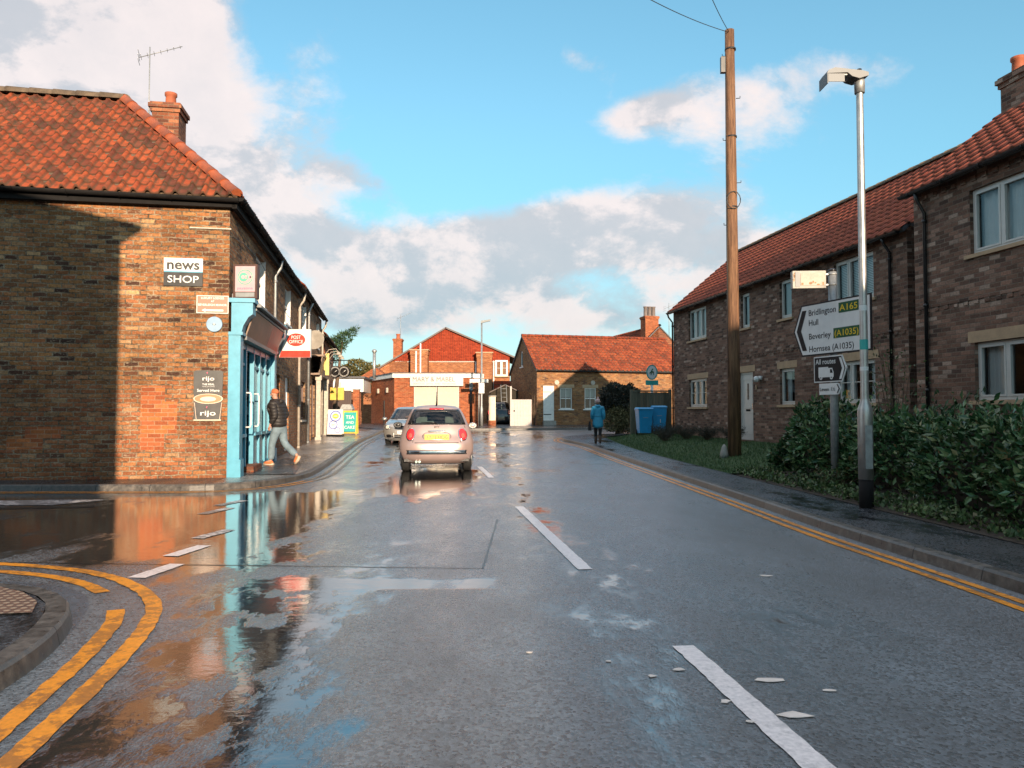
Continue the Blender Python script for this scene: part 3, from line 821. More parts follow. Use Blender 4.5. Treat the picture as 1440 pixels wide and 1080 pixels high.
def pantiles(mb, Mx, ul, vl, tw, th, clip=None, lift=.03, wave=.032, jit=.006, seed=1, jag=.0):
    """courses of pantiles on a slope: Mx maps (u along eaves, v up the slope, w off the roof)"""
    rnd = random.Random(seed); nr = int(math.ceil(vl/th)); nc = int(math.ceil(ul/tw))
    prof = [(0,.15),(.07,.75),(.16,1.0),(.26,.85),(.34,.35),(.40,-.15),(.58,-.42),(.78,-.42),(.93,-.2)]
    old = mb.M; mb.M = Mx; mb.smooth = True
    for r in range(nr):
        v0 = r*th - .03; v1 = min((r+1)*th+.02, vl+.0)
        if clip:
            e0, e1 = clip(max(0, v0)), clip(v1)
        else: e0 = e1 = (0, ul)
        us = []
        for cidx in range(-1, nc+1):
            dz = rnd.uniform(-jit, jit); dv = rnd.uniform(-jit, jit)*1.4
            for (p, h) in prof: us.append((cidx*tw+p*tw, h*wave+dz*.5, dv+jag*rnd.uniform(-1,1), cidx+p))
        rows = []
        for (u, h, dv, cu) in us:
            a = min(max(u, e0[0]), e0[1]); b = min(max(u, e1[0]), e1[1])
            scallop = .012*(h/wave)
            rows.append((mb.pt((a, v0+dv+scallop, h-.006)), mb.pt((a, v0+dv+scallop, h+lift)), mb.pt((b, v1, h+.004)), cu, u, a, b))
        for i in range(len(rows)-1):
            A, B = rows[i], rows[i+1]
            if abs(A[5]-B[5]) < 1e-6 and abs(A[6]-B[6]) < 1e-6: continue
            cc = math.floor(A[3]+.001)
            f0 = A[3]-cc; f1 = min(.999, B[3]-cc) if B[3]-cc < 1.001 else .999
            mb.idx((A[1],B[1],B[2],A[2]), [(cc+f0,r+.1),(cc+f1,r+.1),(cc+f1,r+.9),(cc+f0,r+.9)])
            mb.idx((A[0],B[0],B[1],A[1]), [(cc+f0,r+.02),(cc+f1,r+.02),(cc+f1,r+.09),(cc+f0,r+.09)])
    mb.M = old; mb.smooth = False

def half_round(mb, p0, p1, r, seg_len=.40, n=8, lip=.012):
    """row of half-round ridge tiles"""
    p0 = Vector(p0); p1 = Vector(p1); L = (p1-p0).length; k = max(1, int(L/seg_len)); t = (p1-p0)/L
    x = Vector((0,0,1)).cross(t).normalized(); up = t.cross(x)
    for i in range(k):
        a = p0+t*(L*i/k); b = p0+t*(L*(i+1)/k+.02)
        ra, rb = (r+lip, r-.004)
        mb.smooth = True
        A = [mb.pt(a+x*math.cos(math.pi*j/n)*ra+up*(math.sin(math.pi*j/n)*ra-.02)) for j in range(n+1)]
        B = [mb.pt(b+x*math.cos(math.pi*j/n)*rb+up*(math.sin(math.pi*j/n)*rb-.02)) for j in range(n+1)]
        for j in range(n): mb.idx((A[j],A[j+1],B[j+1],B[j]))
        mb.smooth = False
        mb.idx(A)

def slope_matrix(o, u, e, pitch):       # o: eaves start, u: unit along eaves, e: horizontal unit pointing up-slope
    u = Vector(u); v = Vector(e)*math.cos(pitch) + Vector((0,0,1))*math.sin(pitch); w = u.cross(v)
    return Matrix(((u.x,v.x,w.x,o[0]),(u.y,v.y,w.y,o[1]),(u.z,v.z,w.z,o[2]),(0,0,0,1)))

def gutter(parent, p0, p1, r=.06, mat='black_plastic', brackets=.9, name='gutter'):
    mb = MB(); p0 = Vector(p0); p1 = Vector(p1); t = (p1-p0).normalized(); x = Vector((t.y,-t.x,0)).normalized(); n = 7
    def ring(p, rr): return [p + x*math.cos(math.pi+math.pi*j/n)*rr + Vector((0,0,math.sin(math.pi+math.pi*j/n)*rr)) for j in range(n+1)]
    A = ring(p0, r); B = ring(p1, r); C_ = ring(p0, r*.86); D = ring(p1, r*.86)
    for j in range(n):
        mb.face([A[j],A[j+1],B[j+1],B[j]]); mb.face([C_[j+1],C_[j],D[j],D[j+1]])
    mb.face([A[0],C_[0],D[0],B[0]]); mb.face([A[n],B[n],D[n],C_[n]])
    mb.face(A); mb.face(B[::-1])
    L = (p1-p0).length
    for i in range(int(L/brackets)):
        q = p0+t*(.3+i*brackets); mb.tube([q+v for v in [x*math.cos(math.pi+math.pi*j/6)*(r+.012)+Vector((0,0,math.sin(math.pi+math.pi*j/6)*(r+.012))) for j in range(7)]], .008, 4)
    return mb.build(name, M[mat], parent)
def downpipe(parent, pts, r=.034, mat='black_plastic', name='downpipe'):
    mb = MB(); mb.tube(pts, r, 8)
    a, b = Vector(pts[-2]), Vector(pts[-1]); L = (b-a).length
    for i in range(int(L/1.6)+1):
        q = a.lerp(b, min(.98,(.15+i*1.6)/L)); mb.tube([q-Vector((0,0,.03)), q+Vector((0,0,.03))], r+.01, 8)
    return mb.build(name, M[mat], parent)
def chimney(parent, x0, x1, y0, y1, z0, z1, mat='terrace_brick', pots=((.5,.5),), potr=.12, poth=.35, corbel=True, potmat='terracotta', cap=None):
    mb = MB(); mb.box(x0,x1,y0,y1,z0,z1-.22)
    if corbel:
        e = .035; mb.box(x0-e,x1+e,y0-e,y1+e,z1-.22,z1-.13); mb.box(x0-e*2,x1+e*2,y0-e*2,y1+e*2,z1-.13,z1-.04); mb.box(x0-e,x1+e,y0-e,y1+e,z1-.04,z1)
    else: mb.box(x0,x1,y0,y1,z1-.22,z1)
    c = mb.build('chimney', M[mat], parent)
    for fx, fy in pots:
        p = MB(); p.lathe([(potr*1.1,0),(potr*1.02,.05),(potr*.92,.1),(potr*.86,poth-.09),(potr*1.06,poth-.06),(potr*1.06,poth),(potr*.78,poth),(potr*.74,poth-.15)], 16, (x0+(x1-x0)*fx, y0+(y1-y0)*fy, z1))
        p.build('chimney_pot', M[potmat], c)
    return c
def aerial(label, base, rz, h, scale=1.0):
    o = thing('tv_aerial', label, 'aerial', base, rz)
    mb = MB(); mb.tube([(0,0,0),(0,0,h)], .014*scale, 6); mb.build('mast', M['dull_steel'], o)
    mb = MB(); L = .75*scale; tilt = .42
    d = Vector((math.cos(tilt),0,math.sin(tilt)))
    o0 = Vector((0,0,h-.18*scale)); mb.tube([o0-d*.25*scale, o0+d*L], .009*scale, 5)
    for i in range(7):
        q = o0+d*(-.2+.15*i)*scale; w = (.16-.012*i)*scale; mb.tube([q-Vector((0,w,0)), q+Vector((0,w,0))], .005*scale, 4)
    for zz in (-.1,.0,.1): mb.tube([o0-d*.25*scale+Vector((0,-.2*scale,zz*scale)), o0-d*.25*scale+Vector((0,.2*scale,zz*scale))], .006*scale, 4)
    mb.build('antenna', M['dull_steel'], o)
    return o
def uslope(mb, P, thick=.08):           # plain roof board under the tiles: polygon given top side, extruded down
    n = Vector((0,0,0)); Q = [Vector(p) for p in P]
    nrm = (Q[1]-Q[0]).cross(Q[2]-Q[0]).normalized()
    if nrm.z < 0: Q = Q[::-1]; nrm = -nrm
    B = [q - nrm*thick for q in Q]
    mb.face(Q); mb.face(B[::-1]); k = len(Q)
    for i in range(k): mb.face([Q[i],B[i],B[(i+1)%k],Q[(i+1)%k]])

# ================================================================== the corner shop and the row behind it
ROT = math.atan2(.161, .987)
def terrM(y, z=0): return Vector((-5.37-.161*y, 14.5+.987*y, z))
EZ = 5.30
shop = thing('corner_shop', 'old brown brick corner shop with hipped red pantile roof and blue shopfront', 'shop', (-5.37,14.5,.08), ROT)
FM = Matrix(((0,-1,0,0),(1,0,0,0),(0,0,1,0),(0,0,0,1)))     # facade towards the main road: (along, in, z)
SM = T(-7.4,0,0)                                              # side wall: a = x+7.4
W = MB()
W.M = SM
patches = [(5.86,6.28,.55,1.75,1),(6.28,6.5,.85,1.45,1),(3.9,4.5,.78,.98,1),(3.6,4.2,.58,.78,1)]
wall(W, 0, 7.4, -.1, EZ, patches=patches)
W.M = FM
H1 = (2.95,4.25,3.78,4.92); H2 = (8.05,9.25,3.9,5.0)
doorh = (.32,4.52,.0,2.75)
bwin = (6.2,7.2,1.0,2.3); bdoor=(8.3,9.2,.1,2.3)
LA = 11.4
wall(W, 0, LA, -.1, EZ, holes=[H1,H2,doorh,bwin,bdoor], rv=.14)
# back and far end walls
W.M = None
W.face([(-7.4,0,-.1),(-7.4,5.4,-.1),(-7.4,5.4,EZ),(-7.4,0,EZ)][::-1])
W.face([(-7.4,5.4,-.1),(-5.6,5.4,-.1),(-5.6,5.4,EZ),(-7.4,5.4,EZ)][::-1]); W.face([(-5.6,5.4,-.1),(-5.6,LA,-.1),(-5.6,LA,EZ),(-5.6,5.4,EZ)][::-1])
W.build('wall', [M['old_brick'], M['patch_brick']], shop)
# eaves course under the gutter, slightly proud
cb = MB(); cb.box(-7.4,-.001,-.05,-.002,EZ-.16,EZ-.02); cb.box(.002,.055,.05,LA,EZ-.22,EZ-.02)
cb.build('eaves_course', M['old_brick'], shop)
# roof: slope over the side street, hip, slope along the road
PITCHR = R(43.4)
run = 2.849
ov = .16
ez = EZ+.02
zr = ez + (run+ov)*math.tan(PITCHR) - ov*math.tan(PITCHR)
rb = MB()
e0 = Vector((-7.6,-ov,ez)); e1 = Vector((ov,-ov,ez)); hp = Vector((-run,run,ez+(run+ov)*math.tan(PITCHR)))
rl_ = Vector((-7.6,run,hp.z)); e2 = Vector((ov,LA,ez)); r2 = Vector((-run,LA,hp.z))
uslope(rb, [e0,e1,hp,rl_]); uslope(rb, [e1,e2,r2,hp])
uslope(rb, [rl_, hp, Vector((-2*run,2*run,ez)), Vector((-7.6,2*run,ez))]); uslope(rb, [hp, r2, Vector((-2*run,LA,ez)), Vector((-2*run,2*run,ez))])
rb.m = 1
Ms = slope_matrix(e0+Vector((0,0,.015)), (1,0,0), (0,1,0), PITCHR)
vl = (run+ov)/math.cos(PITCHR); UL = 7.6+ov
pantiles(rb, Ms, UL, vl, .245, .315, clip=lambda v: (0, UL-v*math.cos(PITCHR)-.02), lift=.045, wave=.055, jit=.012, seed=3)
Mr = slope_matrix(e1+Vector((0,0,.015)), (0,1,0), (-1,0,0), PITCHR)
pantiles(rb, Mr, LA+ov, vl, .245, .315, clip=lambda v: (v*math.cos(PITCHR)+.02, LA+ov), lift=.045, wave=.055, jit=.012, seed=4)
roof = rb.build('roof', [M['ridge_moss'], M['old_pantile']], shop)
hb = MB(); half_round(hb, e1+Vector((-.02,.02,.05)), hp+Vector((0,0,.06)), .125, .45); hb.build('hip_tiles', M['hip_tile'], roof)
hb = MB(); half_round(hb, rl_+Vector((0,0,.04)), hp+Vector((0,0,.04)), .15, .45); half_round(hb, hp+Vector((0,0,.04)), r2+Vector((0,0,.04)), .15, .45); hb.build('ridge_tiles', M['ridge_moss'], roof)
gutter(shop, (-7.6,-.235,ez+.02), (.20,-.235,ez-.06), .07, 'black_iron')
gutter(shop, (.235,-.26,ez-.04), (.235,LA,ez-.02), .07, 'black_iron')
fb = MB(); fb.box(-7.6,.13,-.15,-.055,ez-.20,ez-.03); fb.box(.06,.15,-.15,LA,ez-.22,ez-.05); fb.build('fascia_board', M['black_iron'], shop)
chimney(shop, -2.36,-1.78,3.2,3.85,ez+1.2,8.34, 'dark_red_brick', ((.55,.5),), .13,.34)
# upper windows, painted reveals
for h in (H1, H2):
    window(shop, FM, *h, dep=.09, fmat='white_paint', sash=True, cover='curtain', sill='white_paint', covfrac=.9)
    rvb = MB(FM); a,b,c,d = h
    rvb.box(b-.03,b-.002,-.015,.09,c-.05,d); rvb.build('reveal', M['white_paint'], shop)
window(shop, FM, *bwin, dep=.09, fmat='white_paint', sash=True, cover='roller', sill='concrete', covfrac=.6)
# ---- shopfront
sf = MB(FM); P0, P1 = 0.0, 4.85
def pil(x):
    sf.box(x,x+.30,-.22,-.001,.36,2.72); sf.box(x-.02,x+.32,-.25,-.001,-.05,.36)
    sf.box(x-.025,x+.325,-.26,-.001,2.72,2.78)
    # carved console bracket carrying the fascia end
    pr = [(-.05,2.78),(-.24,2.78),(-.27,2.9),(-.36,3.06),(-.44,3.12),(-.44,3.34),(-.05,3.34)]
    A = [(x-.02,y,z) for y,z in pr]; B = [(x+.32,y,z) for y,z in pr]
    sf.face(A[::-1]); sf.face(B)
    for i in range(len(pr)): sf.face([A[i],A[(i+1)%len(pr)],B[(i+1)%len(pr)],B[i]])
    sf.box(x-.05,x+.35,-.48,-.001,3.34,3.42)
for x_ in (P0+.01, P1-.33):
    sf = MB(FM); pil(x_); sf.build('pilaster', M['shop_blue'], shop, bevel=.012)
fz = MB(FM)                                         # canted fascia board
xa, xb = P0+.34, P1-.36
def cant(mb, xa, xb, y0, z0, y1, z1, t=.03):
    mb.hexa([(xa,y0-t,z0),(xb,y0-t,z0),(xb,y0,z0-.0),(xa,y0,z0),(xa,y1-t,z1),(xb,y1-t,z1),(xb,y1,z1),(xa,y1,z1)])
cant(fz, xa, xa+2.5, -.24, 2.74, -.40, 3.22); fz.m = 1; cant(fz, xa+2.51, xb, -.24, 2.74, -.40, 3.22); fz.m = 0
for q in (xa, xa+1.3, xa+2.5, xb-.03): cant(fz, q-.012, q+.018, -.252, 2.75, -.412, 3.21, .012)
fz.build('fascia', [M['fascia_board'], M['fascia_red']], shop)
cz = MB(FM); cz.box(xa-.02,xb+.02,-.46,-.001,3.225,3.27); cz.hexa([(xa-.05,-.55,3.29),(xb+.05,-.55,3.29),(xb+.05,-.001,3.31),(xa-.05,-.001,3.31),(xa-.05,-.55,3.33),(xb+.05,-.55,3.33),(xb+.05,-.001,3.55),(xa-.05,-.001,3.55)])
cz.box(xa,xb,-.28,-.001,2.66,2.735)
cz.build('cornice', [M['lead']], shop, bevel=.01)
bl = MB(FM)                                         # blue joinery
zs_, zt = .78, 2.65
xsn = [.32, 1.2, 2.15, 2.95, 3.75, 4.48]
for x in xsn: bl.box(x-.045,x+.045,-.13,-.02,.10,zt)
bl.box(.32,4.5,-.12,-.03,zt-.12,zt); bl.box(.32,4.5,-.10,-.04,.03,.14)
for (a,b) in ((.365,1.155),(2.195,2.905),(2.995,3.705),(3.795,4.435)):
    bl.box(a,b,-.16,-.03,zs_-.03,zs_+.035); bl.box(a,b,-.11,-.05,2.2,2.25)
bl.build('shop_frame', M['shop_blue'], shop, bevel=.006)
for (a,b) in ((.365,1.155),(2.195,2.905),(2.995,3.705),(3.795,4.435)):
    gl = MB(FM); gl.face([(a,-.07,zs_+.03),(b,-.07,zs_+.03),(b,-.07,zt-.12),(a,-.07,zt-.12)]); gl.build('shop_window', M['glass'], shop)
for (a,b) in ((.365,1.155),(2.195,2.905),(2.995,3.705),(3.795,4.435)):
    pn = MB(FM); pn.box(a,b,-.08,-.055,.14,zs_-.03); pn.box(a+.12,b-.12,-.092,-.08,.24,zs_-.13); pn.build('stall_riser', M['panel_grey'], shop)
dr = MB(FM); a,b = 1.25,2.10                           # recessed door leaf
bars(dr, a, b, .1, 2.5, .10, .10, .15); dr.box(a+.1,b-.1,.105,.145,.2,.9); dr.box(a+.1,b-.1,.11,.14,1.35,1.42)
D = dr.build('door', M['shop_teal'], shop); p = MB(FM); p.face([(a+.1,.12,.9),(b-.1,.12,.9),(b-.1,.12,2.4),(a+.1,.12,2.4)]); p.build('pane', M['glass'], D)
hd = MB(FM)
def dhandle(mb, x, y, z0, z1): mb.tube([(x,y+.09,z0),(x,y,z0),(x,y-.02,z0+.06),(x,y-.02,z1-.06),(x,y,z1),(x,y+.09,z1)], .017, 7)
dhandle(hd, 1.97, .02, .85, 1.55); hd.build('handle', M['shop_teal'], D)
for x in (1.2, 2.15):
    hd = MB(FM); dhandle(hd, x, -.21, .95, 1.65); hd.build('handle', M['white_paint'], shop)
st = MB(FM); st.box(1.15,2.2,-.30,-.01,.03,.15); st.build('doorstep', M['dark_red_brick'], shop, bevel=.01)
# dim interior with a few pale goods behind the glass
it = MB(FM); it.box(.35,4.5,.9,.92,.05,2.75); it.box(.35,4.5,-.02,.9,.04,.06); it.box(.35,4.5,-.02,.9,2.7,2.75)
it.m = 1
rs = random.Random(3)
for i in range(26):
    x = rs.uniform(.5,4.3); 
    if 1.15 < x < 2.2: continue
    z = rs.choice((.85,1.2,1.6)); it.m = 1+rs.randrange(3); w = rs.uniform(.05,.13); it.box(x-w,x+w,.1,.14,z,z+rs.uniform(.15,.3))
it.build('shop_interior', [M['dark_room'], M['old_white'], M['blind_grey'], M['fascia_red']], shop)
# side door beyond the shopfront
dd = MB(FM); a,b,c,d = bdoor; bars(dd, a+.002,b-.002,c,d-.002,.06,.05,.12); dd.box(a+.06,b-.06,.07,.11,c,d-.06); dd.build('door', M['white_paint'], shop)
downpipe(shop, [(.235,LA-.1,ez-.05),(.20,LA-.1,ez-.3),(.07,LA-.1,ez-.5),(.07,LA-.1,.0)], .045, 'old_white')
downpipe(shop, [(.235,5.55,ez-.05),(.20,5.55,ez-.3),(.075,5.55,ez-.5),(.075,5.55,.0)], .04, 'dull_steel')
cbl = MB(); cbl.tube([(.03,y,4.6+.25*math.sin(y*.55)-.08*y*.3) for y in [i*.5 for i in range(0,20)]], .009, 5)
cbl.tube([(.03,y,3.62-.05*abs(math.sin(y*1.3))) for y in [5.0+i*.3 for i in range(0,21)]], .012, 5)
cbl.build('cable', M['wire'], shop)
br = MB(); br.box(-.72,.03,-.035,-.004,4.72,4.745); br.build('bracket', M['old_white'], shop)

# second house of the row
LB = 9.4
hb_ = thing('terraced_house', 'brown brick terraced house with satellite dish next to the corner shop', 'house', terrM(LA, .12), ROT)
W = MB(FM); HB = [(1.3,2.5,3.95,5.1),(6.9,8.0,4.0,5.1),(1.15,2.55,.95,2.3),(3.7,4.9,.0,2.35),(5.2,6.4,.2,2.6),(6.9,8.9,.6,2.6)]
EB = 5.42
wall(W, 0, LB, -.1, EB, holes=HB, rv=.14); W.M = None
W.face([(-5.6,0,-.1),(-5.6,LB,-.1),(-5.6,LB,EB),(-5.6,0,EB)][::-1]); W.face([(-5.6,LB,-.1),(0,LB,-.1),(0,LB,EB),(-2.8,LB,EB+2.6),(-5.6,LB,EB)][::-1]); W.face([(-5.6,0,EB),(0,0,EB),(-2.8,0,EB+2.6)])
W.build('wall', M['terrace_brick'], hb_)
def row_roof(par, L, ez, run=2.9, pitch=R(44), seed=6):
    rb = MB(); a = Vector((.16,0,ez)); b = Vector((.16,L,ez)); zt_ = ez+(run+.16)*math.tan(pitch)
    uslope(rb, [a,b,(-run,L,zt_),(-run,0,zt_)]); uslope(rb, [(-2*run,0,ez),(-2*run,L,ez),(-run,L,zt_),(-run,0,zt_)]); rb.m = 1
    pantiles(rb, slope_matrix(a+Vector((0,0,.015)), (0,1,0), (-1,0,0), pitch), L, (run+.16)/math.cos(pitch), .245, .315, lift=.045, wave=.055, jit=.014, seed=seed)
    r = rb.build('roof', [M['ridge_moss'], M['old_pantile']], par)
    h = MB(); half_round(h, (-run,0,zt_+.03), (-run,L,zt_+.03), .15, .45); h.build('ridge_tiles', M['ridge_moss'], r)
    gutter(par, (.235,.02,ez-.03), (.235,L-.02,ez-.02), .07, 'black_iron')
    return r
row_roof(hb_, LB, EB+.02)
for h in HB[:2]:
    window(hb_, FM, *h, dep=.09, fmat='white_paint', sash=True, cover='curtain', sill='white_paint')
    rvb = MB(FM); a,b,c,d = h; rvb.box(b-.03,b-.002,-.015,.09,c-.05,d); rvb.build('reveal', M['white_paint'], hb_)
window(hb_, FM, *HB[2], dep=.08, fmat='dark_wood', cover='roller', sill='concrete', covfrac=.7, lights=2)
dd = MB(FM); a,b,c,d = HB[3]; bars(dd, a+.002,b-.002,c,d-.002,.06,.05,.12); dd.box(a+.06,b-.06,.07,.11,c,d-.06); dd.build('door', M['dark_wood'], hb_)
window(hb_, FM, *HB[4], dep=.08, fmat='dark_wood', cover='roller', sill=None, covfrac=.25, lights=1)
window(hb_, FM, *HB[5], dep=.08, fmat='dark_wood', cover='roller', sill='concrete', covfrac=.3, lights=2)
downpipe(hb_, [(.235,LB-.2,EB-.05),(.2,LB-.2,EB-.3),(.07,LB-.2,EB-.5),(.07,LB-.2,.0)], .045, 'old_white')
downpipe(hb_, [(.2,3.0,EB-.1),(.07,3.0,EB-.4),(.07,3.0,.0)], .045, 'dull_steel')
# long weathered shop fascia on two white posts
fc = MB(FM); F0, F1 = 4.6, 9.38
cant(fc, F0, F1, -.30, 2.78, -.42, 3.42); fc.box(F0-.03,F1+.03,-.50,-.001,3.43,3.50); fc.box(F0-.03,F1+.03,-.34,-.001,2.70,2.775)
for q in (F0+1.2,F0+2.4,F0+3.6): cant(fc, q-.012,q+.012,-.312,2.79,-.432,3.41,.012)
fc.build('fascia', M['fascia_board'], hb_)
for x in (5.05, 8.95):
    q = MB(FM); q.box(x-.09,x+.09,-.36,-.18,.02,2.69); q.box(x-.12,x+.12,-.39,-.15,.02,.22); q.box(x-.12,x+.12,-.39,-.15,2.5,2.69); q.build('post', M['old_white'], hb_, bevel=.01)
for x in (5.6, 6.9, 8.1):
    q = MB(FM); q.tube([(x,-.42,3.52),(x,-.62,3.78),(x,-.9,3.82),(x,-.98,3.70)], .014, 6); q.lathe([(.03,.04),(.07,0),(.12,-.09)], 10, (x,-1.0,3.66)); q.build('swan_neck_lamp', M['old_white'], hb_)
q = MB(FM); q.box(5.9,6.3,-.445,-.40,2.95,3.40); q.m = 1; q.box(5.98,6.06,-.6,-.45,2.75,3.66); q.build('banner', [M['yellow_box'], M['yellow_box']], hb_)
q = MB(FM); q.box(1.6,1.9,.15,.17,1.05,1.5); q.build('notice', M['yellow_box'], hb_)

# third, lower house of the row
LC_ = 8.0; EC = 4.55
hc = thing('terraced_house', 'lower brick end house of the row with reddish wall, furthest from the corner', 'house', terrM(LA+LB+.003, .3), ROT)
W = MB(FM); HC = [(1.2,2.2,3.2,4.3),(4.9,5.9,3.2,4.3),(.5,2.4,.5,2.2),(3.0,3.9,.0,2.2)]
wall(W, 0, LC_, -.2, EC, holes=HC, rv=.14); W.M = None
W.face([(-5.4,LC_,-.1),(0,LC_,-.1),(0,LC_,EC),(-2.7,LC_,EC+2.5),(-5.4,LC_,EC)][::-1]); W.face([(-5.4,0,-.1),(-5.4,LC_,-.1),(-5.4,LC_,EC),(-5.4,0,EC)][::-1]); W.face([(-5.4,0,EC-1),(0,0,EC-1),(0,0,EC),(-2.7,0,EC+2.5),(-5.4,0,EC)])
W.build('wall', M['dark_red_brick'], hc)
row_roof(hc, LC_, EC+.02, run=2.7, seed=9)
for h in HC[:2]: window(hc, FM, *h, dep=.09, fmat='white_paint', sash=True, cover='curtain', sill='white_paint')
window(hc, FM, *HC[2], dep=.08, fmat='dark_wood', cover='roller', sill='concrete', covfrac=.4, lights=2)
dd = MB(FM); a,b,c,d = HC[3]; bars(dd, a+.002,b-.002,c,d-.002,.06,.05,.12); dd.box(a+.06,b-.06,.07,.11,c,d-.06); dd.build('door', M['dark_wood'], hc)
q = MB(FM); cant(q, .1, 4.4, -.22, 2.6, -.34, 3.05); q.build('fascia', M['fascia_board'], hc)
chimney(hc, -2.95,-2.45,7.2,7.8,EC+1.8,EC+3.1,'dark_red_brick',((.5,.5),))

# ================================================================== gabled houses
def gable_house(root, L, D, z0, ze, pitch, holes, brick, tile, tw=.30, th=.29, wave=.022, lift=.040, ovs=.18, verge=.09, seed=5, gh=(), jit=.004, gable_tile=None, back=True):
    W = MB(); wall(W, 0, L, z0, ze, holes=holes, rv=.12)
    zr = ze + D/2*math.tan(pitch)
    for x, s in ((0,1),(L,-1)):
        P = [(x,0,z0),(x,D,z0),(x,D,ze),(x,D/2,zr),(x,0,ze)]
        if s == 1 and gh:
            GM = Matrix(((0,1,0,x),(-1,0,0,D),(0,0,1,0),(0,0,0,1)))     # a runs from back to front
            old = W.M; W.M = GM; wall(W, 0, D, z0, ze, holes=[h for h in gh if h[3] <= ze], rv=.12)
            up = [h for h in gh if h[3] > ze]
            if up:
                a,b,c,d = up[0]; rl = lambda t: ze+min(t,D-t)*math.tan(pitch)
                W.face([(0,0,ze),(a,0,ze),(a,0,rl(a))]); 
                W.face([(a,0,ze),(b,0,ze),(b,0,c),(a,0,c)])
                top = [(a,0,d),(b,0,d),(b,0,rl(b))]+([(D/2,0,zr)] if a < D/2 < b else [])+[(a,0,rl(a))]
                W.face(top)
                rest = [(b,0,ze),(D,0,ze)]+([(D/2,0,zr)] if b < D/2 else [])+[(b,0,rl(b))]
                W.face(rest)
                for q in ([(a,0,c),(a,0,d),(a,.12,d),(a,.12,c)], [(b,0,c),(b,.12,c),(b,.12,d),(b,0,d)], [(a,0,d),(b,0,d),(b,.12,d),(a,.12,d)], [(a,0,c),(a,.12,c),(b,.12,c),(b,0,c)]): W.face(q)
            else: W.face([(0,0,ze),(D,0,ze),(D/2,0,zr)])
            W.M = old
        else: W.face(P[::-1] if s == 1 else P)
    W.face([(0,D,z0),(L,D,z0),(L,D,ze),(0,D,ze)][::-1])
    W.build('wall', M[brick], root)
    rb = MB(); c = math.cos(pitch); tn = math.tan(pitch); ez_ = ze+.03-ovs*tn+.06
    zt_ = ez_+(D/2+ovs)*tn
    a = Vector((-verge,-ovs,ez_)); b = Vector((L+verge,-ovs,ez_))
    uslope(rb, [a,b,(L+verge,D/2,zt_),(-verge,D/2,zt_)]); uslope(rb, [(-verge,D+ovs,ez_),(L+verge,D+ovs,ez_),(L+verge,D/2,zt_),(-verge,D/2,zt_)])
    rb.m = 1; vl = (D/2+ovs)/c
    pantiles(rb, slope_matrix(a+Vector((0,0,.01)), (1,0,0), (0,1,0), pitch), L+2*verge, vl, tw, th, lift=lift, wave=wave, jit=jit, seed=seed)
    if back: pantiles(rb, slope_matrix((L+verge,D+ovs,ez_+.01), (-1,0,0), (0,-1,0), pitch), L+2*verge, vl, tw*1.0, th, lift=lift, wave=wave, jit=jit, seed=seed+1)
    r = rb.build('roof', [M['flat_roof'], M[tile]], root)
    h = MB(); half_round(h, (-verge,D/2,zt_+.02), (L+verge,D/2,zt_+.02), .13, .45); h.build('ridge_tiles', M[tile if tile != 'new_pantile' else 'ridge_moss'], r)
    return zr, ez_
RB = math.atan2(-.988, .152)
HID = Matrix.Identity(4)
# nearer pair and farther row on the right
z0 = .10
h1 = thing('brick_house', 'long brown brick house with red pantile roof and pale front door behind the telegraph pole', 'house', (6.33,30.0,.0), RB)
up = [(1.55,3.18,3.97,5.10),(5.92,6.5,3.97,5.05),(8.38,9.04,3.97,5.05),(11.1,12.7,3.97,5.05)]
lo = [(1.55,3.18,1.53,2.54),(8.33,9.15,1.55,2.56),(11.2,12.7,1.55,2.56)]
dh = (5.75,6.68,.48,2.58)
gable_house(h1, 13.87, 5.5, z0, 5.30, R(40), up+lo+[dh], 'brown_brick', 'new_pantile', seed=21)
cov = ['curtain','roller','roller','blind']
for h, cv, li in zip(up, cov, (3,1,1,3)): window(h1, HID, *h, dep=.07, lights=li, cover=cv, sill='sandstone')
for h, cv, li in zip(lo, ('drapes','drapes','drapes'), (3,1,3)): window(h1, HID, *h, dep=.07, lights=li, cover=cv, sill='sandstone', lintel='sandstone', bars_h=1 if li==3 else 0)
s_ = MB(); s_.box(dh[0]-.14,dh[1]+.14,-.006,.06,dh[3]+.003,dh[3]+.20); s_.build('lintel', M['sandstone'], h1)
def front_door(par, dh, mat='cream_upvc'):
    d = MB(); a,b,c,e = dh; bars(d, a+.002,b-.002,c,e-.002,.06,.05,.13); d.box(a+.06,b-.06,.07,.12,c+.06,e-.06)
    for (p,q) in ((c+.18,c+.85),(c+.98,e-.22)): bars(d, a+.16,b-.16,p,q,.02,.06,.07)
    o = d.build('door', M[mat], par)
    w = MB(); cx = (a+b)/2; w.box(cx-.05,cx+.05,.062,.069,c+1.25,c+1.75); w.build('pane', M['black_plastic'], o)
    w = MB(); w.box(cx-.14,cx+.14,.058,.068,c+.89,c+.95); w.build('letter_flap', M['black_iron'], o)
    w = MB(); w.box(b-.13,b-.09,.03,.07,c+.95,c+1.12); w.tube([(b-.11,.03,c+1.05),(b-.22,.03,c+1.05)], .01, 6); w.build('handle', M['chrome'], o)
    w = MB(); w.box(a-.1,b+.1,-.35,-.01,c-.30,c-.02); w.build('doorstep', M['dark_red_brick'], o)
    return o
front_door(h1, dh)
gutter(h1, (-.05,-.24,5.22), (13.9,-.24,5.20)); 
for s in (13.35,): downpipe(h1, [(s,-.24,5.18),(s,-.2,5.05),(s,-.05,4.85),(s,-.05,.3)])
downpipe(h1, [(.0,-.24,5.18),(.0,-.2,5.05),(.02,-.05,4.85),(.02,-.05,.2)])
q = MB(); 
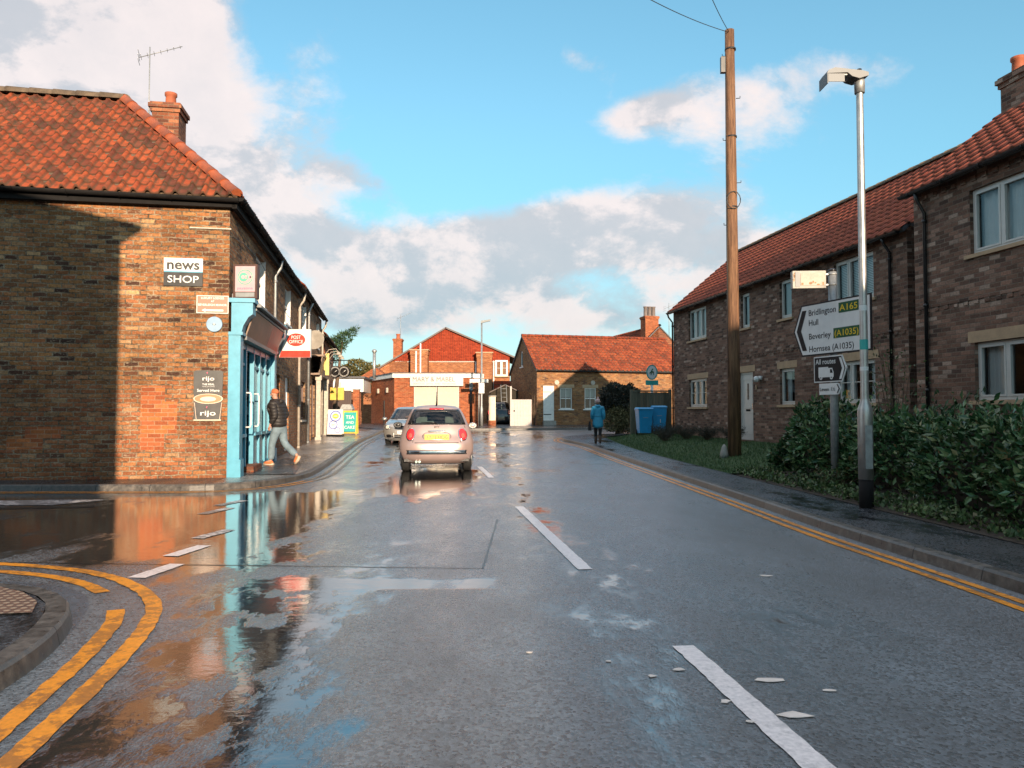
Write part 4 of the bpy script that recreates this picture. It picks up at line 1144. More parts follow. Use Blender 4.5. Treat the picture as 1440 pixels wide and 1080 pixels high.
for i in range(56): q.box(.08+i*.247,.08+i*.247+.108,-.022,-.001,3.02,3.09)
q.box(.02,13.85,-.016,-.001,3.095,3.165); q.build('string_course', M['brown_brick'], h1)
q = MB(); q.box(7.15,7.23,-.06,-.001,2.30,2.42); q.lathe([(.09,0),(.09,.13),(.05,.17)], 12, (7.19,-.13,2.24)); q.lathe([(.05,0),(.05,.1)], 10, (7.38,-.1,2.3)); q.build('wall_lamp', M['white_upvc'], h1)
q = MB(); q.box(6.90,6.96,-.03,-.001,2.02,2.16); q.build('bell_push', M['sandstone'], h1)
# recessed link between the two houses
lk = thing('brick_house', 'narrow recessed brick link in shadow between the two brown brick houses', 'house', (6.33,30.0,0), RB)
W = MB(T(0,.30,0)); wall(W, 13.873, 15.9, z0, 5.25); W.build('wall', M['brown_brick'], lk)
rb = MB(); uslope(rb, [(13.97,.0,5.34),(15.9,.0,5.34),(15.9,2.75,7.62),(13.97,2.75,7.62)]); rb.m=1
pantiles(rb, slope_matrix((13.96,-.02,5.36), (1,0,0), (0,1,0), R(40)), 1.9, 3.6, .30, .30, wave=.03, lift=.028, seed=77); rb.build('roof', [M['flat_roof'], M['new_pantile']], lk)
h2 = thing('brick_house', 'nearest brown brick house behind the hedge, with chimney and large curtained window', 'house', (7.81,14.8,.0), RB)
up = [(1.46,3.36,4.09,5.22),(6.4,7.6,4.09,5.22)]; lo = [(1.50,3.40,1.54,2.54),(6.4,7.6,1.54,2.54)]; dh2 = (4.4,5.33,.48,2.58)
gable_house(h2, 11.5, 5.3, z0, 5.60, R(38), up+lo+[dh2], 'brown_brick', 'new_pantile', seed=31)
for h in up: window(h2, HID, *h, dep=.07, lights=3, cover='curtain', sill='sandstone')
for h in lo: window(h2, HID, *h, dep=.07, lights=3, cover='drapes', sill='sandstone', lintel='sandstone')
front_door(h2, dh2)
gutter(h2, (-.08,-.24,5.52), (11.5,-.24,5.50)); downpipe(h2, [(.36,-.24,5.48),(.36,-.2,5.35),(.36,-.05,5.1),(.36,-.05,.3)])
q = MB()
for i in range(46): q.box(.05+i*.247,.05+i*.247+.108,-.022,-.001,3.22,3.29)
q.box(.02,11.4,-.016,-.001,3.295,3.365)
for i in range(46): q.box(.05+i*.247,.05+i*.247+.108,-.03,-.001,5.36,5.44)
q.build('string_course', M['brown_brick'], h2)
chimney(h2, -.02,.62,1.98,2.78,6.6,8.0,'brown_brick',((.3,.3),(.3,.75)),.13,.36)

# ---- cottage at the bend
cg = thing('brick_cottage', 'low brick cottage with orange pantile roof and white plank door at the bend', 'cottage', (1.49,46.0,.52), math.atan2(.24,.97))
ch = [(.40,1.08,.32,2.42),(1.45,2.22,1.02,2.30),(3.02,3.76,1.02,2.30)]
gable_house(cg, 9.8, 6.6, -.2, 3.40, R(34), ch, 'cottage_brick', 'far_pantile', tw=.25, th=.32, wave=.04, lift=.036, jit=.012, seed=41, gh=[(1.15,1.55,.9,2.2),(2.7,3.3,3.75,4.75)])
d = MB(); a,b,c,e = ch[0]; d.box(a+.002,b-.002,.03,.09,c,e-.002)
for i in range(1,6): d.box(a+(b-a)*i/6-.004,a+(b-a)*i/6+.004,.026,.03,c,e-.02)
o = d.build('door', M['white_paint'], cg); d = MB()
for z in (c+.35, e-.4):
    d = MB(); d.box(a+.03,a+.5,.015,.026,z,z+.045); d.build('hinge', M['black_iron'], o)
d = MB(); d.box(a-.05,b+.05,-.25,-.01,-.15,c-.003); d.build('doorstep', M['concrete'], o)
for h in ch[1:]: window(cg, HID, *h, dep=.06, fmat='white_upvc', sash=True, cover='roller', sill='white_paint', lintel='sandstone', covfrac=.45, muntins=1)
GMc = Matrix(((0,1,0,0),(-1,0,0,6.6),(0,0,1,0),(0,0,0,1)))
for h in [(1.15,1.55,.9,2.2),(2.7,3.3,3.75,4.75)]: window(cg, GMc, *h, dep=.05, fmat='white_upvc', cover='roller', sill='white_paint', covfrac=.8)
for x in (1.25, 3.55):
    q = MB(); q.tube([(x,-.035,2.62),(x,-.001,2.62)], .14, 16); q.build('wall_plate', M['old_white'], cg)
gutter(cg, (-.05,-.23,3.33),(9.8,-.23,3.30))

# ---- house with the corbelled chimney, behind the cottage
hd_ = thing('brick_house', 'old red brick house with tall corbelled chimney behind the cottage roof', 'house', (5.7,65.0,.6), math.atan2(.24,.97)-R(90))
gable_house(hd_, 9, 6.4, -.3, 4.0, R(44), [(1.2,2.1,2.0,3.2)], 'dark_red_brick', 'far_pantile', tw=.25, th=.32, wave=.04, seed=51, back=False)
window(hd_, HID, 1.2,2.1,2.0,3.2, fmat='white_upvc', sash=True)
chimney(hd_, 8.1,9.0,2.1,3.15,5.2,7.9,'red_brick',((.5,.2),(.5,.5),(.5,.8)),.16,.75, potmat='slate_far')

# ---- single-storey shop with shutters
mm = thing('shop', 'single-storey red brick shop with closed cream shutters and long white name board', 'shop', (-7.3,47.6,.5), R(1))
W = MB(); sh = (1.22,4.02,.1,2.45); wall(W, 0, 5.2, -.3, 2.98, holes=[sh], rv=.12); W.M = Matrix(((0,1,0,-2.4),(-1,0,0,5.6),(0,0,1,0),(0,0,0,1)))
W.M = None
for P in ([(0,0),(-2.3,5.4)],):
    (xa,ya),(xb,yb) = P; W.face([(xb,yb,-.3),(xa,ya,-.3),(xa,ya,2.98),(xb,yb,2.98)])
W.face([(5.2,0,-.3),(5.2,6,-.3),(5.2,6,2.98),(5.2,0,2.98)]); W.face([(-2.3,5.4,-.3),(5.2,6,-.3),(5.2,6,2.98),(-2.3,5.4,2.98)][::-1])
W.build('wall', M['red_brick'], mm)
q = MB()
for i in range(2):
    xa = sh[0]+.04+i*1.42; z = .1
    while z < 2.40:
        q.hexa([(xa,.05,z),(xa+1.32,.05,z),(xa+1.32,.09,z),(xa,.09,z),(xa,.065,z+.072),(xa+1.32,.065,z+.072),(xa+1.32,.09,z+.072),(xa,.09,z+.072)]); z += .075
q.build('roller_shutter', M['shutter'], mm)
q = MB()
for x in (sh[0], sh[0]+1.37, sh[1]-.05): q.box(x,x+.05,.03,.11,.1,2.45)
q.build('shutter_guide', M['dull_steel'], mm)
q = MB(); q.slab([(-.14,-.14),(5.32,-.14),(5.32,6.1),(-2.5,5.55)], 3.24, 3.30); q.build('roof', M['flat_roof'], mm)
q = MB(); q.slab([(-.10,-.10),(5.27,-.10),(5.27,6.05),(-2.42,5.5)], 2.985, 3.238); q.build('fascia_board', M['white_paint'], mm)
q = MB(); q.box(1.0,4.28,-.22,-.105,2.47,3.12); nb = q.build('name_board', M['cream_upvc'], mm, bevel=.01)
q = MB(); text(q, 'MARY & MABEL', 1.16, 2.74, .29, y=-.224, width=2.6); q.build('lettering', M['slate_far'], nb)
q = MB(); text(q, 'VINTAGE  GIFTS  AND  INTERIORS', 1.2, 2.56, .09, y=-.224, width=2.6, bold=.01); q.build('lettering', M['sign_back'], nb)
for (x,y) in ((-.6,1.41),(-1.5,3.52)):
    q = MB(T(x,y,0)@RZ(math.atan2(-5.4,2.3))); q.box(-.1,.1,-.12,-.0,2.1,2.4); q.build('wall_lamp', M['old_white'], mm)
q = MB(); q.box(-.95,-.88,2.05,2.2,0,1.6); q.build('downpipe', M['black_plastic'], mm)
downpipe(mm, [(4.75,-.05,2.97),(4.75,-.05,.0)], .045)
q = MB(); q.box(4.66,4.86,-.09,-.003,2.2,2.75); q.build('wall_box', M['sign_back'], mm)

# lower flat-roofed part, brown gates, brick pier
st_ = thing('garage', 'white boarded flat-roofed garage front above brown timber gates', 'garage', (-11.2,49.0,.5), R(4))
q = MB(); q.box(-3.0,1.7,.0,4,2.15,3.0); q.build('wall', M['white_paint'], st_)
q = MB(); q.box(-3.1,1.8,-.2,4.1,3.0,3.13); q.build('roof', M['flat_roof'], st_)
q = MB(); q.box(.0,.3,-.1,-.0,2.5,2.75); q.build('wall_lamp', M['dull_steel'], st_)
q = MB(); q.box(-3,1.5,.3,.4,-.3,2.15); q.build('back_wall', M['dark_red_brick'], st_)
gt = thing('timber_gate', 'pair of tall dark brown boarded gates beside the brick pier', 'gate', (-10.6,46.2,.5), R(4))
for i in range(2):
    q = MB(); xa = -1.0+i*.97
    for k in range(8): q.box(xa+k*.12+.003,xa+k*.12+.117,0,.035,.05,2.15)
    q.box(xa,xa+.95,.036,.07,.3,.42); q.box(xa,xa+.95,.036,.07,1.7,1.82); q.build('gate_leaf', M['gate_brown'], gt)
pr = thing('brick_pier', 'orange brick gate pier to the right of the brown gates', 'pier', (-9.55,46.1,.48), R(4))
q = MB(); q.box(0,.38,0,.38,-.2,2.2); q.build('shaft', M['red_brick'], pr); q = MB(); q.box(-.03,.41,-.03,.41,2.2,2.27); q.build('cap', M['concrete'], pr)
bw = thing('brick_wall', 'tall red brick end wall with stone coping left of the brown gates', 'wall', (-13.6,44.8,.45), R(8))
q = MB(); q.prism([(0,-.3),(2.55,-.3),(2.55,3.35),(2.2,3.35),(0,2.85)], 0, .35); q.build('wall', M['dark_red_brick'], bw)
q = MB(); q.box(2.2,2.58,-.03,.38,3.35,3.42); q.build('coping', M['terracotta'], bw)
flue = thing('flue_pipe', 'tall shiny metal flue pipe rising from the flat roof', 'flue', (-9.25,51.5,3.6))
q = MB(); q.tube([(0,0,0),(0,0,1.75)], .11, 12); q.build('pipe', M['galvanised'], flue); q = MB(); q.lathe([(.11,1.75),(.17,1.8),(.17,1.9),(.06,1.98)], 12); q.build('cowl', M['galvanised'], flue)

# ---- large gabled house behind
gb = thing('brick_house', 'large orange brick house with wide red tile-hung gable behind the shuttered shop', 'house', (-12.2,62.0,.5), 0)
Lg = 12.0; apx = (6.85, 7.6); eL = (.0, 3.55); eR = (Lg, 5.4)
W = MB(); zc = 5.0
W.face([(0,0,-.5),(Lg,0,-.5),(Lg,0,zc),(2.45,0,zc),(0,0,3.55)])
W.face([(0,0,-.5),(0,9,-.5),(0,9,3.55),(0,0,3.55)][::-1]); W.face([(Lg,0,-.5),(Lg,9,-.5),(Lg,9,5.4),(Lg,0,5.4)])
W.build('wall', M['far_brick'], gb)
q = MB(); uz = slope_matrix((2.45,-.05,zc), (1,0,0), (0,0.02,0), R(90))
q.face([(2.45,-.02,zc),(Lg,-.02,zc),(Lg,-.02,5.4),(6.85,-.02,7.6)]); q.m = 1
zl = lambda z: (max(2.45+(z)/(7.6-zc)*(6.85-2.45), 0)-2.45, (Lg if z < .4 else Lg-(z-.4)/(7.6-5.4)*(Lg-6.85))-2.45)
pantiles(q, Matrix(((1,0,0,2.45),(0,0,-1,-.03),(0,1,0,zc),(0,0,0,1))), Lg-2.45, 7.6-zc, .18, .12, clip=zl, lift=.02, wave=.006, jit=.003, seed=61)
q.build('tile_hanging', [M['hung_tile'], M['hung_tile']], gb)
q = MB(); 
uslope(q, [(-.45,-.3,3.32),(-.45,9,3.32),(6.85,9,7.72),(6.85,-.3,7.72)], .12); uslope(q, [(6.85,-.3,7.72),(6.85,9,7.72),(Lg+.5,9,5.30),(Lg+.5,-.3,5.30)], .12)
q.build('roof', M['slate_far'], gb)
q = MB(); q.box(2.75,Lg-.9,-.045,-.001,zc-.11,zc-.01); q.build('string_course', M['old_white'], gb)
def bay(x0,x1,zt_,dep,wmat='far_brick'):
    q = MB(); q.box(x0,x1,-dep,-.002,-.5,zt_-.35); q.box(x0-.04,x1+.04,-dep-.04,-.003,zt_-.35,zt_); q.build('bay', M[wmat], gb)
    q = MB(); q.box(x0-.1,x1+.1,-dep-.1,-.001,zt_+.003,zt_+.09); q.build('coping', M['sandstone'], gb)
bay(4.15,5.5,5.75,1.2); bay(9.4,10.6,5.55,1.0)
for (x,y,z1) in ((4.95,-1.29,6.3),(4.6,-1.27,5.7),(9.28,-.1,4.95),(10.72,-.1,5.0)):
    q = MB(); q.tube([(x,y,0),(x,y,z1)], .06, 8); q.build('downpipe', M['white_upvc'], gb)
q = MB(); q.box(10.75,12.3,-.6,-.003,2.3,3.35); q.build('tile_panel', M['hung_tile'], gb)
WM = T(0,-.03,0)
window(gb, T(0,-.2,0), 10.85,11.85,3.75,5.05, dep=.06, fmat='white_upvc', fw=.09, lights=2, cover=None, sill='sandstone', bars_h=1)
chimney(gb, 2.35,3.05,1.5,2.3,4.3,6.95,'red_brick',((.5,.5),),.17,.42)
q = MB(); q.face([(2.3,-.02,.5),(3.9,-1.2,.5),(3.9,-1.2,4.9),(2.3,-.02,4.9)]); q.build('side_wall', M['far_brick'], gb)
q = MB(); q.prism([(.2,3.0),(2.9,3.0),(2.9,3.25),(1.5,4.35),(.2,3.5)], -2.2, -.01); q.build('porch_gable', M['red_brick'], gb)

# ---- houses behind the photographer: they throw the long shadows
nb_ = thing('brick_house', 'tall brick house at the near left corner across the side street', 'house', (-4.02,2.2,0), R(180))
q = MB(); D2 = 9.0; Hw = 7.25
WX = 9.0
q.face([(0,0,-.1),(WX,0,-.1),(WX,0,Hw),(WX/2,0,Hw+.8),(0,0,Hw)]); q.face([(0,0,-.1),(0,D2,-.1),(0,D2,Hw),(0,0,Hw)][::-1]); q.face([(WX,0,-.1),(WX,D2,-.1),(WX,D2,Hw),(WX,0,Hw)]); q.face([(0,D2,-.1),(WX,D2,-.1),(WX,D2,Hw),(WX/2,D2,Hw+.8),(0,D2,Hw)][::-1])
q.build('wall', M['dark_red_brick'], nb_)
q = MB(); tz = .8/(WX/2)
uslope(q, [(-.36,-.1,Hw-.36*tz+.1),(-.36,D2+.1,Hw-.36*tz+.1),(WX/2,D2+.1,Hw+.9),(WX/2,-.1,Hw+.9)], .12); uslope(q, [(WX+.36,-.1,Hw-.36*tz+.1),(WX+.36,D2+.1,Hw-.36*tz+.1),(WX/2,D2+.1,Hw+.9),(WX/2,-.1,Hw+.9)], .12)
q.build('roof', M['slate_far'], nb_)
for (x,z) in ((1.0,1.0),(1.0,4.2),(4.5,1.0),(4.5,4.2)):
    f = MB(); bars(f, x,x+1.1,z,z+1.4,.07,-.03,.02); w = f.build('window', M['white_upvc'], nb_); f = MB(); f.face([(x+.05,-.01,z+.05),(x+1.05,-.01,z+.05),(x+1.05,-.01,z+1.35),(x+.05,-.01,z+1.35)]); f.build('pane', M['black_plastic'], w)
ob = thing('brick_hall', 'large gabled brick hall on the right behind the photographer', 'hall', (7.3,-14.0,0), 0)
q = MB(); LX = 14.4; He = 5.25; Ha = 10.2
P = [(0,-.1),(LX,-.1),(LX,He),(LX/2,Ha),(0,He)]
q.face([(x,0,z) for x,z in P][::-1]); q.face([(x,-10,z) for x,z in P]); q.face([(0,0,-.1),(0,-10,-.1),(0,-10,He),(0,0,He)]); q.face([(LX,0,-.1),(LX,-10,-.1),(LX,-10,He),(LX,0,He)][::-1])
q.build('wall', M['dark_red_brick'], ob)
q = MB(); tz = (Ha-He)/(LX/2)
uslope(q, [(-.3,.12,He-.3*tz+.1),(-.3,-10.1,He-.3*tz+.1),(LX/2,-10.1,Ha+.1),(LX/2,.12,Ha+.1)], .12); uslope(q, [(LX+.3,.12,He-.3*tz+.1),(LX+.3,-10.1,He-.3*tz+.1),(LX/2,-10.1,Ha+.1),(LX/2,.12,Ha+.1)], .12)
q.build('roof', M['slate_far'], ob)
# ================================================================== signs on the corner shop
side_rot = ROT
def shop_pt(x, y, z): 
    return Vector((-5.37,14.5,.08)) + Vector((.987*x-.161*y, .161*x+.987*y, z))
def board(name, label, cat, origin, rz, w, h, mat, t=.02, bevel=.004, group=None):
    o = thing(name, label, cat, origin, rz, group); q = MB(); q.box(-w/2,w/2,0,t,0,h); q.build('board', M[mat], o, bevel=bevel); return o
# local side-wall x for a pixel column
def side_x(px): 
    r = (px-720)/1080
    return (r*14.5+5.37)/(.987-r*.161)
def side_z(px, py):
    x = side_x(px); p = shop_pt(x, 0, 0); return (at(px, py, p.y).z) - .08
def on_side(px0, py0, px1, py1):
    xa, xb = side_x(px0), side_x(px1); xm = (xa+xb)/2; pm = (px0+px1)/2
    return xm, xb-xa, side_z(pm, py1), side_z(pm, py0)
xm, w, zb, zt = on_side(228, 363.5, 283, 402.5); h = zt-zb
o = thing('wall_sign', 'black and white newsagent sign reading news SHOP on the brown brick wall', 'sign', shop_pt(xm,-.035,zb), ROT)
q = MB(); q.box(-w/2,w/2,0,.03,0,h*.49); q.m = 1; q.box(-w/2,w/2,0,.03,h*.53,h); q.m = 2; q.box(-w/2,w/2,.002,.03,h*.49,h*.53); q.build('board', [M['sign_black'],M['sign_white'],M['shop_blue']], o)
q = MB(); text(q,'SHOP',0,h*.12,h*.26,y=-.003,width=w*.80,bold=.005,align='C'); q.build('white_lettering', M['sign_white'], o)
q = MB(); text(q,'news',0,h*.60,h*.36,y=-.003,width=w*.84,bold=.025,align='C'); q.build('black_lettering', M['dull_steel'] if False else M['sign_black'], o)
xm, w, zb, zt = on_side(275, 416, 320, 441); h = zt-zb
o = board('wall_sign', 'faded pink direction sign with a white arrow, below the black and white shop sign', 'sign', shop_pt(xm,-.03,zb), ROT, w, h, 'sign_pink')
q = MB(); e = .012
for (a,b,c,d) in ((-w/2,w/2,0,e),(-w/2,w/2,h-e,h),(-w/2,-w/2+e,e,h-e),(w/2-e,w/2,e,h-e)): q.face([(a,-.003,c),(b,-.003,c),(b,-.003,d),(a,-.003,d)])
text(q,'LUXURY LODGES',0,h*.80,h*.12,y=-.004,width=w*.72,bold=.02,align='C'); text(q,'AT',0,h*.63,h*.1,y=-.004,align='C',bold=.02); text(q,'BEVERLEIGH MANOR',0,h*.42,h*.12,y=-.004,width=w*.90,bold=.02,align='C')
q.face([(-w*.34,-.004,h*.17),(-w*.22,-.004,h*.07),(-w*.22,-.004,h*.27)]); q.face([(-w*.22,-.004,h*.12),(w*.34,-.004,h*.12),(w*.34,-.004,h*.22),(-w*.22,-.004,h*.22)])
q.build('lettering', M['sign_white'], o)
xm, w, zb, zt = on_side(289, 445.5, 312, 467)
o = thing('wall_disc', 'round pale blue disc fixed to the brick wall under the pink sign', 'disc', shop_pt(xm,-.03,(zb+zt)/2), ROT)
q = MB(); q.tube([(0,-.02,0),(0,.02,0)], (zt-zb)/2, 28); q.build('disc', M['pale_blue'], o, bevel=.006); q = MB(); q.tube([(0,-.035,0),(0,-.02,0)], .022, 10); q.tube([(-.03,-.03,0),(.03,-.03,0)], .008, 6); q.build('boss', M['dull_steel'], o)
xm, w, zb, zt = on_side(272.5, 521, 314, 591.5); h = zt-zb
o = thing('coffee_sign', 'dark coffee sign with a large cup reading Served Here on the brick wall', 'sign', shop_pt(xm,-.03,zb), ROT)
q = MB(); r = .05; pl = [(-w/2+w*.02,0),(w/2-w*.06,0),(w/2,h-r)]+[(w/2-r+r*math.cos(a),h-r+r*math.sin(a)) for a in (R(30),R(60),R(90))]+[(-w/2+r+r*math.cos(a),h-r+r*math.sin(a)) for a in (R(90),R(120),R(150),R(180))]
q.prism(pl, 0, .02); q.build('board', M['coffee_board'], o)
q = MB()
def disc(mb, cx, cz, a, b, y, n=28): mb.face([(x,y,z) for x,z in ellipse(cx,cz,a,b,n)])
def ringf(mb, cx, cz, a, b, a2, b2, y, n=32, t0=0, t1=2*math.pi):
    A = ellipse(cx,cz,a,b,n,t0,t1); B = ellipse(cx,cz,a2,b2,n,t0,t1); m_ = n if t1-t0 > 6.2 else n-1
    for i in range(m_): j=(i+1)%n; mb.face([(A[i][0],y,A[i][1]),(A[j][0],y,A[j][1]),(B[j][0],y,B[j][1]),(B[i][0],y,B[i][1])])
disc(q,0,h*.435,w*.50,h*.10,-.003); q.m=1; disc(q,0,h*.437,w*.46,h*.088,-.005); q.m=0; disc(q,.0,h*.43,w*.27,h*.048,-.007)
for sx in (-1,1): q.face([(sx*w*.47,-.004,h*.36),(sx*w*.455,-.004,h*.36),(sx*w*.385,-.004,h*.02),(sx*w*.40,-.004,h*.02)])
q.face([(-w*.48,-.004,-.0),(w*.44,-.004,-.0),(w*.44,-.004,h*.022),(-w*.48,-.004,h*.022)])
q.build('cup_picture', [M['cup_foam'],M['coffee']], o)
q = MB(); text(q,'rijo',0,h*.80,h*.085,y=-.006,width=w*.40,align='C',bold=.012); text(q,'THE REAL',0,h*.705,h*.036,y=-.006,width=w*.42,align='C',bold=.02); text(q,'TASTE OF COFFEE',0,h*.668,h*.018,y=-.006,width=w*.42,align='C')
text(q,'Served Here',0,h*.575,h*.056,y=-.006,width=w*.76,align='C',bold=.016); text(q,'rijo',0,h*.105,h*.10,y=-.006,width=w*.52,align='C',bold=.012); q.build('lettering', M['sign_white'], o)
q = MB()
for z in (h*.93, h*.245): q.tube([(-w*.03,-.006,z),(-w*.06,-.006,z+.02),(-w*.02,-.006,z+.035)], .008, 5)
q.build('steam_mark', M['logo_pink'], o)
# projecting box sign over the shop corner
bx = thing('box_sign', 'small square box sign with a green round logo above the shop corner', 'sign', shop_pt(.05,.12,3.43), 0)
q = MB(); q.box(0,.46,0,.14,.0,.66); q.build('case', M['dark_wood'], bx, bevel=.008)
q = MB(); q.box(.04,.42,-.006,-.0005,.13,.62); fc_ = q.build('face', M['pink_white'], bx)
q = MB(); q.box(.05,.41,-.006,-.0005,.03,.115); q.build('lower_panel', M['sign_back'], bx)
q = MB(); ringf(q,.23,.41,.145,.145,.128,.128,-.008); disc(q,.20,.41,.085,.085,-.008,20); q.m=1; disc(q,.19,.41,.035,.035,-.010,14); disc(q,.245,.43,.02,.02,-.010,10); disc(q,.245,.39,.02,.02,-.010,10); q.m=2; disc(q,.33,.41,.017,.017,-.010,10)
q.build('logo', [M['logo_green'],M['pink_white'],M['sign_black']], bx)
q = MB(); text(q,'payzone',.23,.175,.05,y=-.008,width=.30,align='C',bold=.02); q.build('lettering', M['logo_pink'], bx)
# post office sign
po = thing('post_office_sign', 'white and red projecting POST OFFICE sign on the shop wall', 'sign', shop_pt(.24,5.15,2.66), 0)
q = MB(); q.box(0,.80,0,.10,.0,.72); q.build('case', M['sign_white'], po, bevel=.006)
q = MB(); q.face([(.003,-.003,.003),(.797,-.003,.003),(.797,-.003,.17),(.06,-.003,.17)]); q.build('red_band', M['post_red'], po)
q = MB(); disc(q,.43,.45,.235,.165,-.004,36); q.build('oval', M['post_red'], po)
q = MB(); text(q,'POST',.43,.475,.085,y=-.007,width=.24,align='C',bold=.008); text(q,'OFFICE',.43,.36,.085,y=-.007,width=.36,align='C',bold=.008); q.build('lettering', M['sign_white'], po)
q = MB(); q.m=0; q.face([(.003,-.0025,.17),(.06,-.0025,.17),(.20,-.0025,.717),(.003,-.0025,.717)]); q.build('grey_corner', M['sign_back'], po)
q = MB(); q.box(-.24,.0,.03,.07,.62,.66); q.box(-.24,.0,.03,.07,.08,.12); q.build('bracket', M['black_iron'], po)
# hanging oval sign at the row's far shop
os_ = thing('hanging_sign', 'silver double-oval sign hanging from the far end of the wooden fascia', 'sign', (-8.35,37.2,3.30), R(-6))
q = MB()
for cx in (-.22,.22): q.tube([(cx,-.05,.0),(cx,.05,.0)], .29, 24)
q.build('board', M['black_iron'], os_); q = MB()
for cx in (-.22,.22): ringf(q,cx,0,.25,.25,.19,.19,-.053,24); q.tube([(cx-.1,-.055,-.08),(cx+.1,-.055,.08)], .02, 6)
q.build('ring_emblem', M['galvanised'], os_); q = MB(); q.tube([(-.9,0,.55),(.4,0,.55)], .025, 6); q.tube([(-.2,0,.55),(-.2,0,.28)], .015, 5); q.tube([(.2,0,.55),(.2,0,.28)], .015, 5); q.build('bracket', M['black_iron'], os_)
yb = thing('yellow_panel', 'pair of plain yellow panels hung on the end wall above the pavement boards', 'sign', (-9.05,38.2,1.95), R(0))
for x in (0,.38): 
    q = MB(); q.box(x,x+.30,0,.10,0,.62); q.build('panel', M['yellow_box'], yb, bevel=.01)
q = MB(); q.tube([(.34,.06,-1.5),(.34,.06,.3)], .03, 8); q.build('post', M['black_iron'], yb)
# satellite dish
sd = thing('satellite_dish', 'old grey satellite dish on the wall of the second house in the row', 'dish', shop_pt(.0,12.9,3.55), ROT)
q = MB(FM); q.tube([(0,0,0),(0,-.35,.05),(0,-.40,.2)], .02, 6); q.build('arm', M['dull_steel'], sd)
q = MB(T(.45,-.12,.25)@RZ(R(-15))@Matrix.Rotation(R(78),4,'X')); q.lathe([(.02,0),(.2,.03),(.34,.09),(.36,.10),(.34,.105),(.2,.045),(.02,.012)], 22); q.build('dish', M['dish_grey'], sd)
aerial('rake-like television aerial on a tall mast by the shop chimney', shop_pt(-2.47,3.35,7.25), R(20), 2.42, 1.0)
aerial('thin television aerial above the corbelled chimney at the bend', (11.9,58.0,6.9), R(10), 2.7, 1.5)
aerial('small television aerial on the chimney of the large gabled house', (-9.3,63.9,7.5), R(0), 2.0, 1.3)

# ================================================================== street furniture on the right
LP = at(1215,716,9.84)
lp = thing('street_lamp', 'tall galvanised street lamp with a flat rectangular lantern, near the hedge', 'street lamp', (4.52,9.84,KH+.01))
q = MB(); q.tube([(0,0,-.05),(0,0,.40)], .088, 16); q.build('base_sleeve', M['black_iron'], lp)
q = MB(); q.lathe([(.092,.36),(.092,1.22),(.086,1.27),(.052,1.36),(.05,1.4),(.043,5.42),(.043,5.45)], 18); q.build('column', M['galvanised'], lp)
q = MB(); q.box(-.045,.045,-.096,-.09,.5,1.05); q.build('door', M['dull_steel'], lp)
q = MB(); q.lathe([(.062,5.36),(.066,5.5),(.06,5.56)], 14); q.build('collar', M['dull_steel'], lp)
q = MB()                                            # lantern reaching over the road
top = [(-.47,.03),(-.44,.075),(-.36,.105),(.0,.065),(.07,.045),(.07,.0),(-.05,-.035),(-.14,-.01),(-.20,.04),(-.44,.03)]
A = [(x,-.115,5.55+z) for x,z in top]; B = [(x,.115,5.55+z) for x,z in top]
q.face(A); q.face(B[::-1])
for i in range(len(top)): q.face([A[i],B[i],B[(i+1)%len(top)],A[(i+1)%len(top)]])
q.build('lantern', M['lead'], lp, bevel=.008)
q = MB(); q.box(-.43,-.20,-.10,.10,5.560,5.575); q.build('lamp_glass', M['lamp_glass'], lp)
q = MB(); q.hexa([(-.47,-.135,5.44),(-.46,-.135,5.44),(-.46,.135,5.44),(-.47,.135,5.44),(-.47,-.135,5.58),(-.46,-.135,5.58),(-.46,.135,5.58),(-.47,.135,5.58)]); q.box(-.458,-.25,-.135,-.125,5.46,5.565); q.build('shield', M['lead'], lp)
q = MB(); q.tube([(-.0,0,5.63),(-.0,0,5.68)], .03, 10); q.build('photocell', M['black_plastic'], lp)
for (z,h_,mat) in ((2.52,.07,'sign_white'),(2.02,.13,'teal_panel'),(1.75,.05,'sign_white')):
    q = MB(); q.tube([(0,0,z),(0,0,z+h_)], .0512, 16, caps=False); q.build('sticker', M[mat], lp)

sp_y = 12.3; spx = 5.16
sp = thing('signpost', 'grey steel post carrying direction signs and a rusty box sign by the hedge', 'signpost', (spx,sp_y,KH+.05))
q = MB(); q.tube([(0,0,-.2),(0,0,3.46)], .063, 14); q.build('post', M['dull_steel'], sp)
q = MB(); q.lathe([(.066,3.44),(.066,3.47),(.03,3.49)], 14); q.build('cap', M['black_plastic'], sp)
q = MB(T(0,0,0)@RZ(R(-4))); q.box(-.64,-.12,-.06,.06,3.17,3.45); bxs = q.build('box_sign', M['dish_grey'], sp, bevel=.012)
q = MB(T(0,0,0)@RZ(R(-4))); q.box(-.52,-.13,-.067,-.061,3.215,3.41); q.build('panel', M['old_white'], bxs); 
q = MB(T(0,0,0)@RZ(R(-4))); q.box(-.60,-.53,-.068,-.061,3.19,3.435); q.build('bar', M['sign_back'], bxs)
q = MB(T(0,0,0)@RZ(R(-4))); rr = random.Random(2)
for i in range(9): disc(q, rr.uniform(-.5,-.15), 3.225+abs(rr.gauss(0,.03)), rr.uniform(.01,.035), rr.uniform(.008,.022), -.069-.0004*i, 9)
for i in range(6): disc(q, rr.uniform(-.635,-.61), rr.uniform(3.20,3.42), .012, rr.uniform(.01,.03), -.0625, 8)
q.build('rust', M['rusty'], bxs)
for z in (3.23,3.40):
    q = MB(); q.tube([(0,0,z-.012),(0,0,z+.012)], .070, 14); q.box(-.13,.0,-.012,.012,z-.012,z+.012); q.build('clamp', M['dull_steel'], sp)
